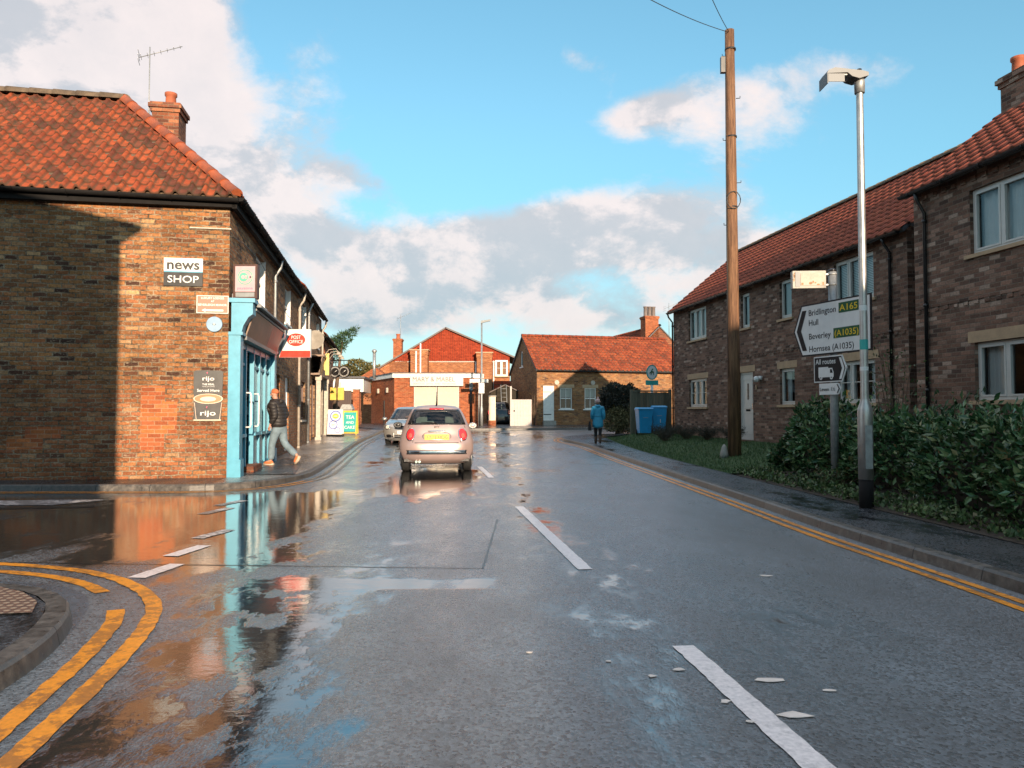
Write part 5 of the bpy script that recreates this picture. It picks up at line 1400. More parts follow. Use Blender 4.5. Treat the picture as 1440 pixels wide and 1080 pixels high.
# arrow direction sign: board turned towards the near right
SA = R(-71)
ds = thing('direction_sign', 'large white arrow-ended direction sign reading Bridlington, Hull, Beverley and Hornsea', 'road sign', (spx-.09,sp_y-.03,2.26), SA)
xl, xr, hh = -.826, .90, .86
out = [(xl,.43),(xl+.21,.86),(xr,.86),(xr,.0),(xl+.21,.0)]
def ins(P, d):   # shrink outline roughly
    cx = sum(p[0] for p in P)/len(P); cz = sum(p[1] for p in P)/len(P)
    return [(p[0]-(d if p[0]>cx else -d)*1.0, p[1]-(0 if abs(p[1]-cz)<.05 else (d if p[1]>cz else -d))) for p in P]
out = [(xl,.43),(xl+.20,.0),(xr,.0),(xr,.86),(xl+.20,.86)]
q = MB(); q.prism(out, 0, .02); q.m = 1; P = [(xl+.035,.43),(xl+.222,.025),(xr-.025,.025),(xr-.025,.835),(xl+.222,.835)]
q.face([(x,-.003,z) for x,z in P]); q.build('board', [M['sign_black'],M['sign_white']], ds)
q = MB(); t_ = .105
q.face([(x,-.006,z) for x,z in ((xl+.085,.43),(xl+.225,.095),(xl+.225+t_,.095),(xl+.085+t_*1.05,.43))]); q.face([(x,-.006,z) for x,z in ((xl+.085,.43),(xl+.085+t_*1.05,.43),(xl+.225+t_,.765),(xl+.225,.765))])
q.build('chevron', M['sign_black'], ds)
tx = xl+.385; ch_ = .10
q = MB()
for s, z, wd in (('Bridlington',.665,.62),('Hull',.50,.22),('Beverley',.275,.50),('Hornsea (A1035)',.065,.99)):
    q = MB(); text(q, s, tx, z, ch_, y=-.006, bold=.006, width=wd); q.build('black_lettering', M['sign_black'], ds)
for xa, za, wd, s in ((.68,.635,.42,'A165'),(.56,.245,.56,'(A1035)')):
    q = MB(); q.box(tx+xa,tx+xa+wd,-.006,-.0035,za,za+.16); p_ = q.build('road_number_panel', M['road_green'], ds)
    q = MB(); text(q,s,tx+xa+wd/2,za+.03,ch_,y=-.009,bold=.008,width=wd*.9,align='C'); q.build('yellow_lettering', M['road_yellow'], p_)
q = MB(); q.box(xl+.3,xr-.05,.021,.05,.22,.26); q.box(xl+.3,xr-.05,.021,.05,.62,.66); q.build('rail', M['dull_steel'], ds)
al = thing('lorry_route_sign', 'black arrow sign reading All routes with a white lorry under the large white sign', 'road sign', (spx-.09,sp_y-.03,1.815), R(-71))
w = .726; h = .42; xl = -.341
out = [(xl,0),(xl+w-.10,0),(xl+w,h*.5),(xl+w-.10,h),(xl,h)]
q = MB(); q.prism(out, 0, .018); q.m = 1
P = [(xl+.018,.018),(xl+w-.107,.018),(xl+w-.022,h*.5),(xl+w-.107,h-.018),(xl+.018,h-.018)]; q.face([(x,-.003,z) for x,z in P]); q.build('board', [M['sign_white'],M['sign_black']], al)
q = MB(); text(q,'All routes',xl+.045,h*.70,.085,y=-.006,bold=.008,width=.45)
q.build('white_lettering', M['sign_white'], al); q = MB()
q.face([(x,-.006,z) for x,z in ((xl+w-.155,.04),(xl+w-.105,.04),(xl+w-.04,h*.5),(xl+w-.09,h*.5))]); q.face([(x,-.006,z) for x,z in ((xl+w-.09,h*.5),(xl+w-.04,h*.5),(xl+w-.105,h-.04),(xl+w-.155,h-.04))])
q.build('chevron', M['sign_white'], al)
q = MB(); q.box(xl+.11,xl+.33,-.006,-.0035,.08,.245); q.face([(x,-.006,z) for x,z in ((xl+.328,.08),(xl+.45,.08),(xl+.45,.16),(xl+.42,.225),(xl+.328,.225))])
for cx in (.165,.40): disc(q, xl+cx, .073, .034, .032, -.0065, 14)
q.m = 1; q.face([(x,-.0085,z) for x,z in ((xl+.375,.145),(xl+.435,.145),(xl+.412,.205),(xl+.375,.205))])
for cx in (.165,.40): disc(q, xl+cx, .073, .013, .012, -.009, 10)
q.build('lorry_symbol', [M['sign_white'],M['sign_black']], al)
lv = thing('distance_sign', 'small white arrow sign reading Leven, lowest on the signpost', 'road sign', (spx-.09,sp_y-.03,1.615), R(-71))
w=.48; h=.18; xl=-.225
q = MB(); q.prism([(xl,0),(xl+w-.05,0),(xl+w,h*.5),(xl+w-.05,h),(xl,h)], 0, .015); q.build('board', M['sign_white'], lv)
q = MB(); text(q,'Leven',xl+.02,h*.33,.06,y=-.005,bold=.01,width=.20); text(q,'1½',xl+.275,h*.33,.065,y=-.005,bold=.008,width=.085)
q.face([(x,-.005,z) for x,z in ((xl+w-.085,.02),(xl+w-.06,.02),(xl+w-.018,h*.5),(xl+w-.043,h*.5))]); q.face([(x,-.005,z) for x,z in ((xl+w-.043,h*.5),(xl+w-.018,h*.5),(xl+w-.06,h-.02),(xl+w-.085,h-.02))]); q.build('lettering', M['sign_black'], lv)

# telegraph pole and its wires
tpz = lawn_z(5.55,19.2)
tp = thing('telegraph_pole', 'tall brown wooden telegraph pole standing on the lawn by the brick house', 'pole', (5.55,19.2,tpz-.05))
q = MB(); q.tube([(0,0,-.2),(.0,0,3),(-.01,0,7),(-.015,0,10.85)], [.165,.15,.135,.115], 20); q.build('pole', M['pole_wood'], tp)
rr = random.Random(8)
for i in range(8):
    z = 2.6+i*1.08; s = -1 if i%2 else 1
    q = MB(); q.tube([(s*.12,-.03,z),(s*.22,-.05,z),(s*.22,-.05,z+.05)], .010, 5); q.build('step', M['black_iron'], tp)
q = MB(); q.box(-.25,-.13,-.06,.06,9.75,10.15); q.build('junction_box', M['black_plastic'], tp, bevel=.01)
q = MB()
for z in (10.35,8.1,6.3): q.tube([(0,0,z-.02),(0,0,z+.02)], .14, 16)
for z in (6.45,): q.tube([(.17*math.cos(a),-.16,z+.22*math.sin(a)) for a in [i*.5 for i in range(14)]], .012, 5)
q.tube([(-.13,-.07,10.2),(-.15,-.07,8),(-.155,-.08,5),(-.165,-.08,2)], .009, 5); q.build('cable_clips', M['wire'], tp)
q = MB(); q.lathe([(.12,0),(.10,.12),(.06,.28),(.02,.34)], 9, (-.27,-.05,.0)); q.build('foot_stone', M['concrete'], tp)
top = Vector((5.53,19.2,tpz+10.6))
for (b, sag, lab) in ((at(862,-30,14.0), .10, 'thin overhead wire slanting from the pole top to the upper left'),(at(996,-14,16.0), .05, 'short steep overhead wire leaving the pole top')):
    q = MB(); a = top if sag > .1 else top+Vector((.0,0,.15)); q.tube([a.lerp(b, i/14)-Vector((0,0,sag*4*(i/14)*(1-i/14))) for i in range(15)], .009, 5)
    tag(q.build('overhead_wire', M['wire']), lab, 'wire')

# second lamp near the shuttered shop
l2 = thing('street_lamp', 'distant slim street lamp standing in front of the shuttered shop', 'street lamp', (-1.78,45.0,.55))
q = MB(); q.lathe([(.09,0),(.09,1.0),(.055,1.15),(.045,6.1)], 12); q.build('column', M['dull_steel'], l2)
q = MB(); q.hexa([(-.05,-.08,6.02),(.5,-.08,6.15),(.5,.08,6.15),(-.05,.08,6.02),(-.05,-.08,6.16),(.5,-.08,6.25),(.5,.08,6.25),(-.05,.08,6.16)]); q.build('lantern', M['sign_back'], l2)
q = MB(); q.box(-.17,.17,-.12,-.07,1.9,2.5); q.build('notice', M['sign_white'], l2)
ts = thing('traffic_sign', 'small pale sign backs on a grey post beside the distant lamp', 'sign', (-1.95,45.3,.55), R(10))
q = MB(); q.tube([(0,0,0),(0,0,2.75)], .04, 8); q.build('post', M['dull_steel'], ts); q = MB(); q.box(-.55,.55,-.06,-.03,2.55,2.75); q.box(-.3,.3,-.06,-.03,2.8,3.05); q.build('plate', M['sign_white'], ts)
pp = thing('gate_pillar', 'pale rendered gate pillar on a low brick base right of the shuttered shop', 'pillar', (-1.42,44.9,.5))
q = MB(); q.box(0,.48,0,.4,-.1,.36); q.build('base', M['red_brick'], pp); q = MB(); q.box(.06,.46,.04,.36,.361,1.75); q.build('shaft', M['cup_foam'], pp); q=MB(); q.box(.02,.50,0,.4,1.751,1.82); q.build('cap', M['concrete'], pp)
wg = thing('white_gate', 'scuffed white boarded gate beside the cottage gable', 'gate', (-.02,44.6,.50), R(6))
q = MB(); 
for i in range(7): q.box(i*.167+.003,(i+1)*.167-.003,0,.04,.02,1.58)
q.build('boards', M['gate_white'], wg); q = MB(); q.box(-.09,.0,-.03,.07,-.1,2.9-.55); q.build('post', M['gate_white'], wg); q = MB(); q.box(0,1.17,-.02,-.001,1.50,1.58); q.build('top_rail', M['gate_white'], wg); q=MB(); q.tube([(.15,-.03,.92),(.15,0,.92)], .045, 10); q.build('latch', M['black_iron'], wg)
sb = thing('garden_shed', 'dark shed behind the white gate next to the cottage gable', 'shed', (-1.4,50.5,.5), 0)
q = MB(); q.prism([(0,-.1),(1.9,-.1),(1.9,2.2),(.95,2.6),(0,2.2)], 0, 2.2); q.build('wall', M['twig'], sb); q = MB(); uslope(q,[(-.1,-.15,2.17),(-.1,2.3,2.17),(.95,2.3,2.68),(.95,-.15,2.68)],.06); uslope(q,[(2.0,-.15,2.17),(2.0,2.3,2.17),(.95,2.3,2.68),(.95,-.15,2.68)],.06); q.build('roof', M['slate_far'], sb)
ld = thing('ladder', 'grey ladder leaning in the gap beside the cottage gable', 'ladder', (-.62,48.9,.5), R(0))
q = MB(); q.tube([(0,0,0),(-.1,.5,2.6)], .025, 6); q.tube([(.35,0,0),(.25,.5,2.6)], .025, 6)
for i in range(9): f=(i+.6)/9.5; q.tube([(-.1*f,.5*f,2.6*f),(.35-.1*f,.5*f,2.6*f)], .015, 5)
q.build('frame', M['dull_steel'], ld)

# A-boards on the left pavement
def aboard(label, x, y, rz):
    o = thing('pavement_sign', label, 'pavement board', (x,y,g(y)+KH+.01), rz, 'boards standing on the left pavement'); return o
a1 = aboard('white pavement board with three round blue-ringed pictures', -7.72, 33.4, R(-4))
lean = Matrix.Rotation(R(-8),4,'X')
q = MB(lean); q.box(-.33,.33,0,.03,.08,1.16); q.build('panel', M['sign_white'], a1, bevel=.01)
q = MB(Matrix.Rotation(R(8),4,'X')@T(0,.32,0)); q.box(-.33,.33,0,.03,.06,1.13); q.build('panel', M['sign_white'], a1)
q = MB(); q.box(-.34,.34,-.03,.38,0,.075); q.build('foot', M['black_plastic'], a1)
q = MB(lean)
for (cx,cz,r_) in ((.02,.88,.25),(-.07,.50,.20),(.13,.27,.13)): ringf(q,cx,cz,r_,r_,r_*.76,r_*.76,-.004,26); 
q.m = 1
for (cx,cz,r_) in ((.02,.88,.14),): disc(q,cx,cz,r_,r_*.8,-.006,18)
q.m = 2
for (cx,cz,r_) in ((.02,.88,.07),(-.07,.50,.06)): disc(q,cx,cz,r_*1.4,r_*.5,-.008,14)
q.build('round_pictures', [M['blue_ring'],M['yellow_frame'],M['cup_foam']], a1)
a2 = aboard('teal pavement board in a yellow frame, behind the white one', -7.32, 34.6, R(-4))
q = MB(lean); q.box(-.28,.28,0,.02,.14,1.02); q.build('panel', M['teal_panel'], a2)
q = MB(lean); bars(q,-.33,.33,.06,1.07,.05,-.005,.03); q.box(-.33,-.29,-.005,.03,0,.06); q.box(.29,.33,-.005,.03,0,.06); q.build('frame', M['yellow_frame'], a2)
q = MB(Matrix.Rotation(R(8),4,'X')@T(0,.32,0)); bars(q,-.33,.33,0,1.04,.05,0,.03); q.build('rear_frame', M['yellow_frame'], a2)
q = MB(lean); text(q,'TEA',0,.72,.16,y=-.004,align='C',bold=.01); text(q,'AND',0,.5,.12,y=-.004,align='C',bold=.01); text(q,'CAKE',0,.27,.14,y=-.004,align='C',bold=.01); q.build('lettering', M['sign_white'], a2)
wb = thing('litter_bin', 'dark litter bin behind the pavement boards', 'bin', (-8.35,39.0,g(39)+KH))
q = MB(); q.box(-.28,.28,-.25,.25,0,1.05); q.build('body', M['dish_grey'], wb, bevel=.02); q = MB(); q.prism([(-.33,1.05),(.33,1.05),(.2,1.3),(-.2,1.3)], -.3, .3); q.build('hood', M['dull_steel'], wb)

# wheelie bins
def wheelie(label, x, y, rz, mat):
    o = thing('wheelie_bin', label, 'bin', (x,y,lawn_z(x,y)), rz, 'blue wheelie bins by the fence')
    q = MB(); a,b = .23,.29; q.hexa([(-a,-.24,.06),(a,-.24,.06),(a,.24,.06),(-a,.24,.06),(-b,-.33,.98),(b,-.33,.98),(b,.33,.98),(-b,.33,.98)]); q.build('body', M[mat], o, bevel=.035, seg=3)
    q = MB(); q.box(-.31,.31,-.36,.35,.985,1.03); q.hexa([(-.315,-.375,1.032),(.315,-.375,1.032),(.315,.36,1.032),(-.315,.36,1.032),(-.27,-.32,1.075),(.27,-.32,1.075),(.27,.33,1.09),(-.27,.33,1.09)]); q.build('lid', M[mat], o, bevel=.014)
    q = MB(); q.tube([(-.29,.39,.99),(.29,.39,.99)], .018, 8); q.build('handle', M[mat], o)
    for s in (-1,1):
        q = MB(); q.tube([(s*.24,.25,.10),(s*.29,.25,.10)], .10, 14); q.build('wheel', M['rubber'], o)
    q = MB(); q.box(-.10,.10,-.312,-.298,.66,.69); q.build('mark', M['pale_blue'], o)
    return o
w1 = wheelie('left blue wheelie bin in front of the wooden fence, fully visible', 5.32, 31.0, R(4), 'bin_blue')
w2 = wheelie('right blue wheelie bin numbered 1, next to the house corner', 5.98, 31.3, R(-6), 'bin_blue')
q = MB(); text(q,'1',.02,.40,.14,y=-.305,bold=.02); q.build('number', M['sign_white'], w2)
fn = thing('fence', 'weathered grey-green board fence behind the blue bins', 'fence', (4.95,32.2,g(32)+.15), R(6))
q = MB()
for i in range(12): q.box(.1+i*.135,.1+i*.135+.128,0,.022,.02,1.88+.012*math.sin(i*2.1))
q.box(.06,1.75,-.03,.05,1.90,1.96); q.build('boards', M['fence_wood'], fn)
for x in (0,1.66):
    q = MB(); q.box(x,x+.11,-.06,.05,-.2,2.0); q.build('post', M['fence_wood'], fn)
ns = thing('oval_sign', 'oval teal and white sign on a white post rising behind the fence', 'sign', (6.25,34.3,.5), R(0))
q = MB(); q.tube([(0,0,0),(0,0,2.05)], .06, 8); q.build('post', M['white_paint'], ns)
q = MB(); q.prism(ellipse(0,2.62,.25,.34,26), -.05, 0.0); q.build('board', M['teal_panel'], ns)
q = MB(); disc(q,0,2.62,.20,.29,-.053,26); q.build('white_oval', M['sign_white'], ns)
q = MB(); q.tube([(-.1,-.056,2.58),(-.02,-.056,2.66),(.08,-.056,2.62)], .03, 6); q.tube([(-.02,-.056,2.66),(.03,-.056,2.78)], .03, 6); q.tube([(0,-.056,2.62),(-.05,-.056,2.5)], .018, 5); q.tube([(.06,-.056,2.62),(.08,-.056,2.5)], .018, 5); q.build('emblem', M['road_green'], ns)
q = MB(); q.box(-.28,.28,-.055,-.0,2.05,2.26); q.build('name_plate', M['teal_panel'], ns)
# ================================================================== foliage
def leaves(mb, pts, size, seed=1, aspect=.45, up=.3, fold=.25):
    rnd = random.Random(seed)
    for i, (p, n) in enumerate(pts):
        s = size*rnd.uniform(.6,1.25)
        d = Vector((rnd.gauss(0,1), rnd.gauss(0,1), rnd.gauss(0,1)+up)) + n*1.1
        if d.length < 1e-3: d = Vector((0,0,1))
        d.normalize()
        x = d.cross(Vector((rnd.gauss(0,1), rnd.gauss(0,1), rnd.gauss(0,1)))); 
        if x.length < 1e-3: continue
        x.normalize(); k = d.cross(x)
        a = p; b = p+d*s; mid = p+d*s*.5 - k*s*fold*.5
        l = p+d*s*.48+x*s*aspect*.5; r = p+d*s*.48-x*s*aspect*.5
        u = [(i+.5,.5)]*3
        ia, il, ib, ir = mb.pt(a), mb.pt(l+k*s*.06), mb.pt(b), mb.pt(r+k*s*.06)
        mb.idx((ia,ir,ib),u); mb.idx((ia,ib,il),u)

# laurel hedge: a long uneven mass of big glossy leaves in front of the houses
def hx0(y): return 5.34 + .13*math.sin(y*1.3) + .09*math.sin(y*3.1)
def hedge_top(y):
    t = .93 + .09*math.sin(y*.9+1) + .09*math.sin(y*2.3) + .06*math.sin(y*5.1)
    t += .26*math.exp(-((y-10.6)/.6)**2) + .22*math.exp(-((y-13.6)/.7)**2)
    return t*smooth(15.6,14.6,y)+.35*smooth(14.6,15.6,y)
hz = .16
hg = thing('laurel_hedge', 'dense dark green laurel hedge along the right pavement', 'hedge', (5.4,10.5,hz))
rnd = random.Random(4); pts = []; o3 = Vector((5.4,10.5,hz))
Y0, Y1, HD = 2.0, 15.5, 1.35
while len(pts) < 25000:
    y = Y1-(Y1-Y0)*rnd.random()**1.15; top = hedge_top(y); f = rnd.random()
    c = .75+.35*(math.sin(y*4.1+.5)*math.sin(y*1.7))            # clumps
    if f < .55:                                                  # face to the road, bulging
        z = top*rnd.random()**.85; b = .16*math.sin(math.pi*min(1,z/top*.9+.1)) + .10*math.sin(y*5.3+z*6)*math.sin(z*5+y*2)
        x = hx0(y) - b + abs(rnd.gauss(0,.10)); n = Vector((-.8,0,.3))
        if z < .22 and rnd.random() < .6: continue
    elif f < .88:
        x = hx0(y)+rnd.random()*HD; z = top + .07*math.sin(x*7+y*4) - abs(rnd.gauss(0,.07)) + (.20*rnd.random() if rnd.random() < .12 else 0); n = Vector((0,0,.9))
    else:
        x = hx0(y)+rnd.random()*HD; y = Y1-abs(rnd.gauss(0,.12)) - (.1 if x > 5.8 else 0); z = hedge_top(y)*rnd.random(); n = Vector((-.1,.5,.2))
    pts.append((Vector((x,y,hz+z))-o3, n))
for i in range(150):                                            # stray upright shoots
    y = Y1-.4-(Y1-Y0-.4)*rnd.random(); x = hx0(y)+rnd.random()*HD*.7; hh = rnd.uniform(.10,.30); b0 = Vector((x,y,hz+hedge_top(y)-.05))-o3
    for k in range(12):
        pts.append((b0+Vector((rnd.gauss(0,.025),rnd.gauss(0,.025),hh*k/11)), Vector((0,0,.5))))
lb = MB(); leaves(lb, pts[:15000], .085, 5); leaves(lb, pts[15000:], .125, 6); lb.build('leaves', M['laurel'], hg)
tw = MB(); 
for i in range(170):
    y = Y1-.2-(Y1-Y0-.2)*rnd.random(); x = hx0(y)+.18+rnd.random()*.9
    tw.tube([Vector((x,y,hz-.1))-o3, Vector((x+rnd.gauss(0,.1),y+rnd.gauss(0,.1),hz+.5*hedge_top(y)))-o3, Vector((x+rnd.gauss(0,.2),y+rnd.gauss(0,.2),hz+.9*hedge_top(y)))-o3], [.016,.012,.006], 5)
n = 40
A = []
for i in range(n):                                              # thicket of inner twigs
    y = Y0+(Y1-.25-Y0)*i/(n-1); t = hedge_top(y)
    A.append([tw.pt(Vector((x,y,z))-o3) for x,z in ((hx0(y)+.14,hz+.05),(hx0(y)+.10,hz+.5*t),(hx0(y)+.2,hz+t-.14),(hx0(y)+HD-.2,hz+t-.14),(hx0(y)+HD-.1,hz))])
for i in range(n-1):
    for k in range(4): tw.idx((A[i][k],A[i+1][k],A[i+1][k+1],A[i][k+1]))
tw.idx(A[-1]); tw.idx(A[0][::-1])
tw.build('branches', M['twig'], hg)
# taller sprig of a different shrub by the signs, conifer at the right edge
def shrub(name, label, cat, base, spread, height, nl, leaf, mat, nb=16, seed=1, droop=.2, asp=.4, group=None, r0=.012):
    o = thing(name, label, cat, base, 0, group); rn = random.Random(seed)
    b = MB(); P = []
    for i in range(nb):
        a = rn.uniform(0,6.28); rr = spread*rn.uniform(.3,1); hgt = height*rn.uniform(.65,1.05)
        p0 = Vector((rn.gauss(0,.04)*spread,rn.gauss(0,.04)*spread,-.05)); p2 = Vector((math.cos(a)*rr,math.sin(a)*rr,hgt)); p1 = p0.lerp(p2,.5)+Vector((0,0,height*droop))
        C_ = [p0*(1-t)**2+p1*2*t*(1-t)+p2*t*t for t in [k/6 for k in range(7)]]
        b.tube(C_, [r0*(1-.12*k) for k in range(7)], 5)
        for k in range(nl//nb):
            t = rn.uniform(.25,1.02); q = p0*(1-t)**2+p1*2*t*(1-t)+p2*t*t
            P.append((q+Vector((rn.gauss(0,.05),rn.gauss(0,.05),rn.gauss(0,.05)))*max(.5,height), (p2-p0).normalized()*.6))
    b.build('stems', M['bark'], o); l = MB(); leaves(l, P, leaf, seed+3, aspect=asp); l.build('leaves', M[mat], o); return o
shrub('shrub', 'thin leafy shrub rising beside the direction signs', 'shrub', (5.95,11.9,.2), .55, 2.2, 420, .06, 'ground_ivy', nb=12, seed=21)
shrub('shrub', 'feathery pale green shrub standing above the hedge', 'shrub', (6.0,10.3,.2), .5, 1.40, 700, .09, 'conifer', nb=18, seed=22)
shrub('conifer_bush', 'bright green conifer bush at the right edge behind the hedge', 'conifer', (6.2,8.45,.2), .45, 1.45, 2400, .07, 'conifer', nb=40, seed=23, asp=.25)
# ivy and weeds at the foot of the hedge
rnd = random.Random(17); P = []
for i in range(5200):
    y = 15.2-9.5*rnd.random(); bx = min(BR, key=lambda p: abs(p.y-y)).x
    x = bx + .06 + abs(rnd.gauss(0,.33))
    if x > hx0(y)+.2: continue
    clump = .5+.5*math.sin(y*3.1)*math.sin(y*1.1+x*5)
    if rnd.random() > .35+.65*clump: continue
    P.append((Vector((x,y,KH+.02+ (x-bx)*.08+ abs(rnd.gauss(0,.05))*(.4+clump))), Vector((-.2,-.1,.7))))
l = MB(); leaves(l, P, .062, 9, aspect=.7); o = l.build('ground_cover', M['ground_ivy']); tag(o, 'low ivy and weeds between the pavement and the hedge', 'ground cover', kind='stuff')
shrub('weed_clump', 'bright green weeds around the foot of the signpost', 'weeds', (5.05,12.0,.13), .42, .30, 420, .085, 'ground_ivy', nb=24, seed=31)
# mown grass
rnd = random.Random(23); gb_ = MB(); k = 0
while k < 15000:
    y = 15.3+17*rnd.random()**1.3; bx = min((p for p in BR if p.y < 32.6), key=lambda p: abs(p.y-y)).x
    wx = wallx(y); x = bx+.02+(wx-bx-.1)*rnd.random()**1.2
    h_ = rnd.uniform(.03,.075); z = lawn_z(x,y); a = rnd.uniform(0,6.28); w = .010
    dx, dy = math.cos(a)*w, math.sin(a)*w; lx, ly = rnd.gauss(0,.02), rnd.gauss(0,.02)
    u = [(k+.5,.5)]*3; ia, ib, ic = gb_.pt((x-dx,y-dy,z-.01)), gb_.pt((x+dx,y+dy,z-.01)), gb_.pt((x+lx,y+ly,z+h_)); gb_.idx((ia,ib,ic),u); k += 1
tag(gb_.build('grass', M['grass_blade']), 'short damp grass on the lawn in front of the brick house', 'grass', kind='stuff')
for i, (x,y,s) in enumerate(((5.75,28.6,.62),(5.35,26.9,.55),(5.95,26.2,.6),(6.35,25.0,.55),(6.7,23.3,.5))):
    shrub('lavender_bush', ('grey-green lavender clump nearest the blue bins','low lavender clump at the lawn edge, closest to the pavement','middle lavender clump under the lower left window','lavender clump against the wall beside the telegraph pole','small lavender clump near the front door')[i], 'lavender', (x,y,lawn_z(x,y)), s, .42, 900, .10, 'lavender', nb=60, seed=40+i, asp=.16, group='lavender clumps along the house', r0=.005)
# clipped evergreen and variegated shrub at the corner of the fence
def blob_tree(name, label, cat, base, parts, trunk=None, seed=1, group=None):
    o = thing(name, label, cat, base, 0, group); rn = random.Random(seed)
    if trunk:
        t = MB(); t.tube([(0,0,-.2),(trunk[2]*.5,0,trunk[1]*.5),(trunk[2],0,trunk[1])], [trunk[0],trunk[0]*.75,trunk[0]*.4], 8)
        for i in range(0 if name == 'conifer' else 9):
            a = rn.uniform(0,6.28); z = trunk[1]*rn.uniform(.35,.95); e = trunk[1]*.35
            p = Vector((trunk[2]*z/trunk[1],0,z)); t.tube([p, p+Vector((math.cos(a)*e*.5,math.sin(a)*e*.5,e*.3)), p+Vector((math.cos(a)*e,math.sin(a)*e,e*.75))], [trunk[0]*.4,trunk[0]*.25,.01], 5)
        t.build('trunk', M['bark'], o)
    for (nm, mat, n, leaf, blobs, asp) in parts:
        P = []
        wsum = sum(b[3]*b[4] for b in blobs)
        for (cx,cy,cz,r,h) in blobs:
            for i in range(int(n*r*h/wsum)):
                v = Vector((rn.gauss(0,1),rn.gauss(0,1),rn.gauss(0,1))).normalized(); rad = 1-abs(rn.gauss(0,.16))
                rad *= 1+.16*math.sin(v.x*5+cx*7)*math.sin(v.z*6+cz*3)
                P.append((Vector((cx+v.x*r*rad,cy+v.y*r*rad,cz+v.z*h*rad)), v*.6))
        l = MB(); leaves(l, P, leaf, seed+5, aspect=asp); l.build(nm, M[mat], o)
    return o
blob_tree('evergreen_bush', 'dark rounded evergreen bush left of the wooden fence, yellow-green below', 'bush', (5.0,36.4,.40),
   [('crown','shrub_dark',11000,.13,[(0,0,1.55,.85,.75),(-.3,.2,1.2,.65,.6),(.45,0,1.5,.6,.75)],.5),
    ('skirt','variegated',6500,.11,[(-.15,-.25,.6,.75,.62),(.5,-.2,.55,.7,.6),(.15,-.3,.95,.6,.5)],.5)], (.12,1.6,0), seed=61)
blob_tree('conifer', 'dark conifer with a slanting top beyond the end of the row', 'conifer', (-10.7,45.6,.4), [('crown','conifer',2600,.22,[(-.1,0,4.6,.62,.7),(.3,0,5.0,.5,.5),(.7,0,5.35,.42,.36),(1.1,0,5.65,.30,.24),(1.38,0,5.88,.16,.12)],.22)], (.14,5.2,.6), seed=62)
blob_tree('tree', 'round olive green tree behind the brown gates', 'tree', (-13.2,66,.5), [('crown','autumn_oak',5200,.24,[(0,0,4.3,1.4,1.05),(1.2,0,4.0,1.1,.85),(-1.1,0,3.9,1.1,.85)],.5)], (.2,4.2,0), seed=63)
shrub('climbing_plant', 'bare brown climber beside the white gate', 'climber', (1.32,45.45,.5), .32, 1.9, 90, .07, 'autumn_oak', nb=16, seed=64, r0=.02)
blob_tree('bush', 'green bush below the chimney of the large gabled house', 'bush', (-10.2,58.5,2.6), [('crown','conifer',900,.16,[(0,0,1.0,.9,.5),(.9,0,.85,.7,.45)],.45)], (.1,1.0,0), seed=65)
# ================================================================== cars
def interp(tab, z):
    if z <= tab[0][0]: return tab[0][1:]
    for a, b in zip(tab, tab[1:]):
        if z <= b[0]:
            t = (z-a[0])/(b[0]-a[0]); return tuple(a[k]+(b[k]-a[k])*t for k in range(1, len(a)))
    return tab[-1][1:]
def smooth_tab(tab, n=36):
    """resample a (z, ...) table through a gentle spline"""
    out = []; Z = [t[0] for t in tab]
    for i in range(len(tab)-1):
        p = [tab[max(0,i-1)], tab[i], tab[i+1], tab[min(len(tab)-1,i+2)]]
        for k in range(4):
            t = k/4; row = [tab[i][0]+(tab[i+1][0]-tab[i][0])*t]
            for c in range(1, len(tab[0])):
                a,b,c_,d = (q[c] for q in p)
                h = Z[i+1]-Z[i]
                m1 = (c_-a)/max(1e-6,(p[2][0]-p[0][0]))*h; m2 = (d-b)/max(1e-6,(p[3][0]-p[1][0]))*h
                row.append((2*t**3-3*t*t+1)*b+(t**3-2*t*t+t)*m1+(-2*t**3+3*t*t)*c_+(t**3-t*t)*m2)
            out.append(tuple(row))
    out.append(tab[-1]); return out

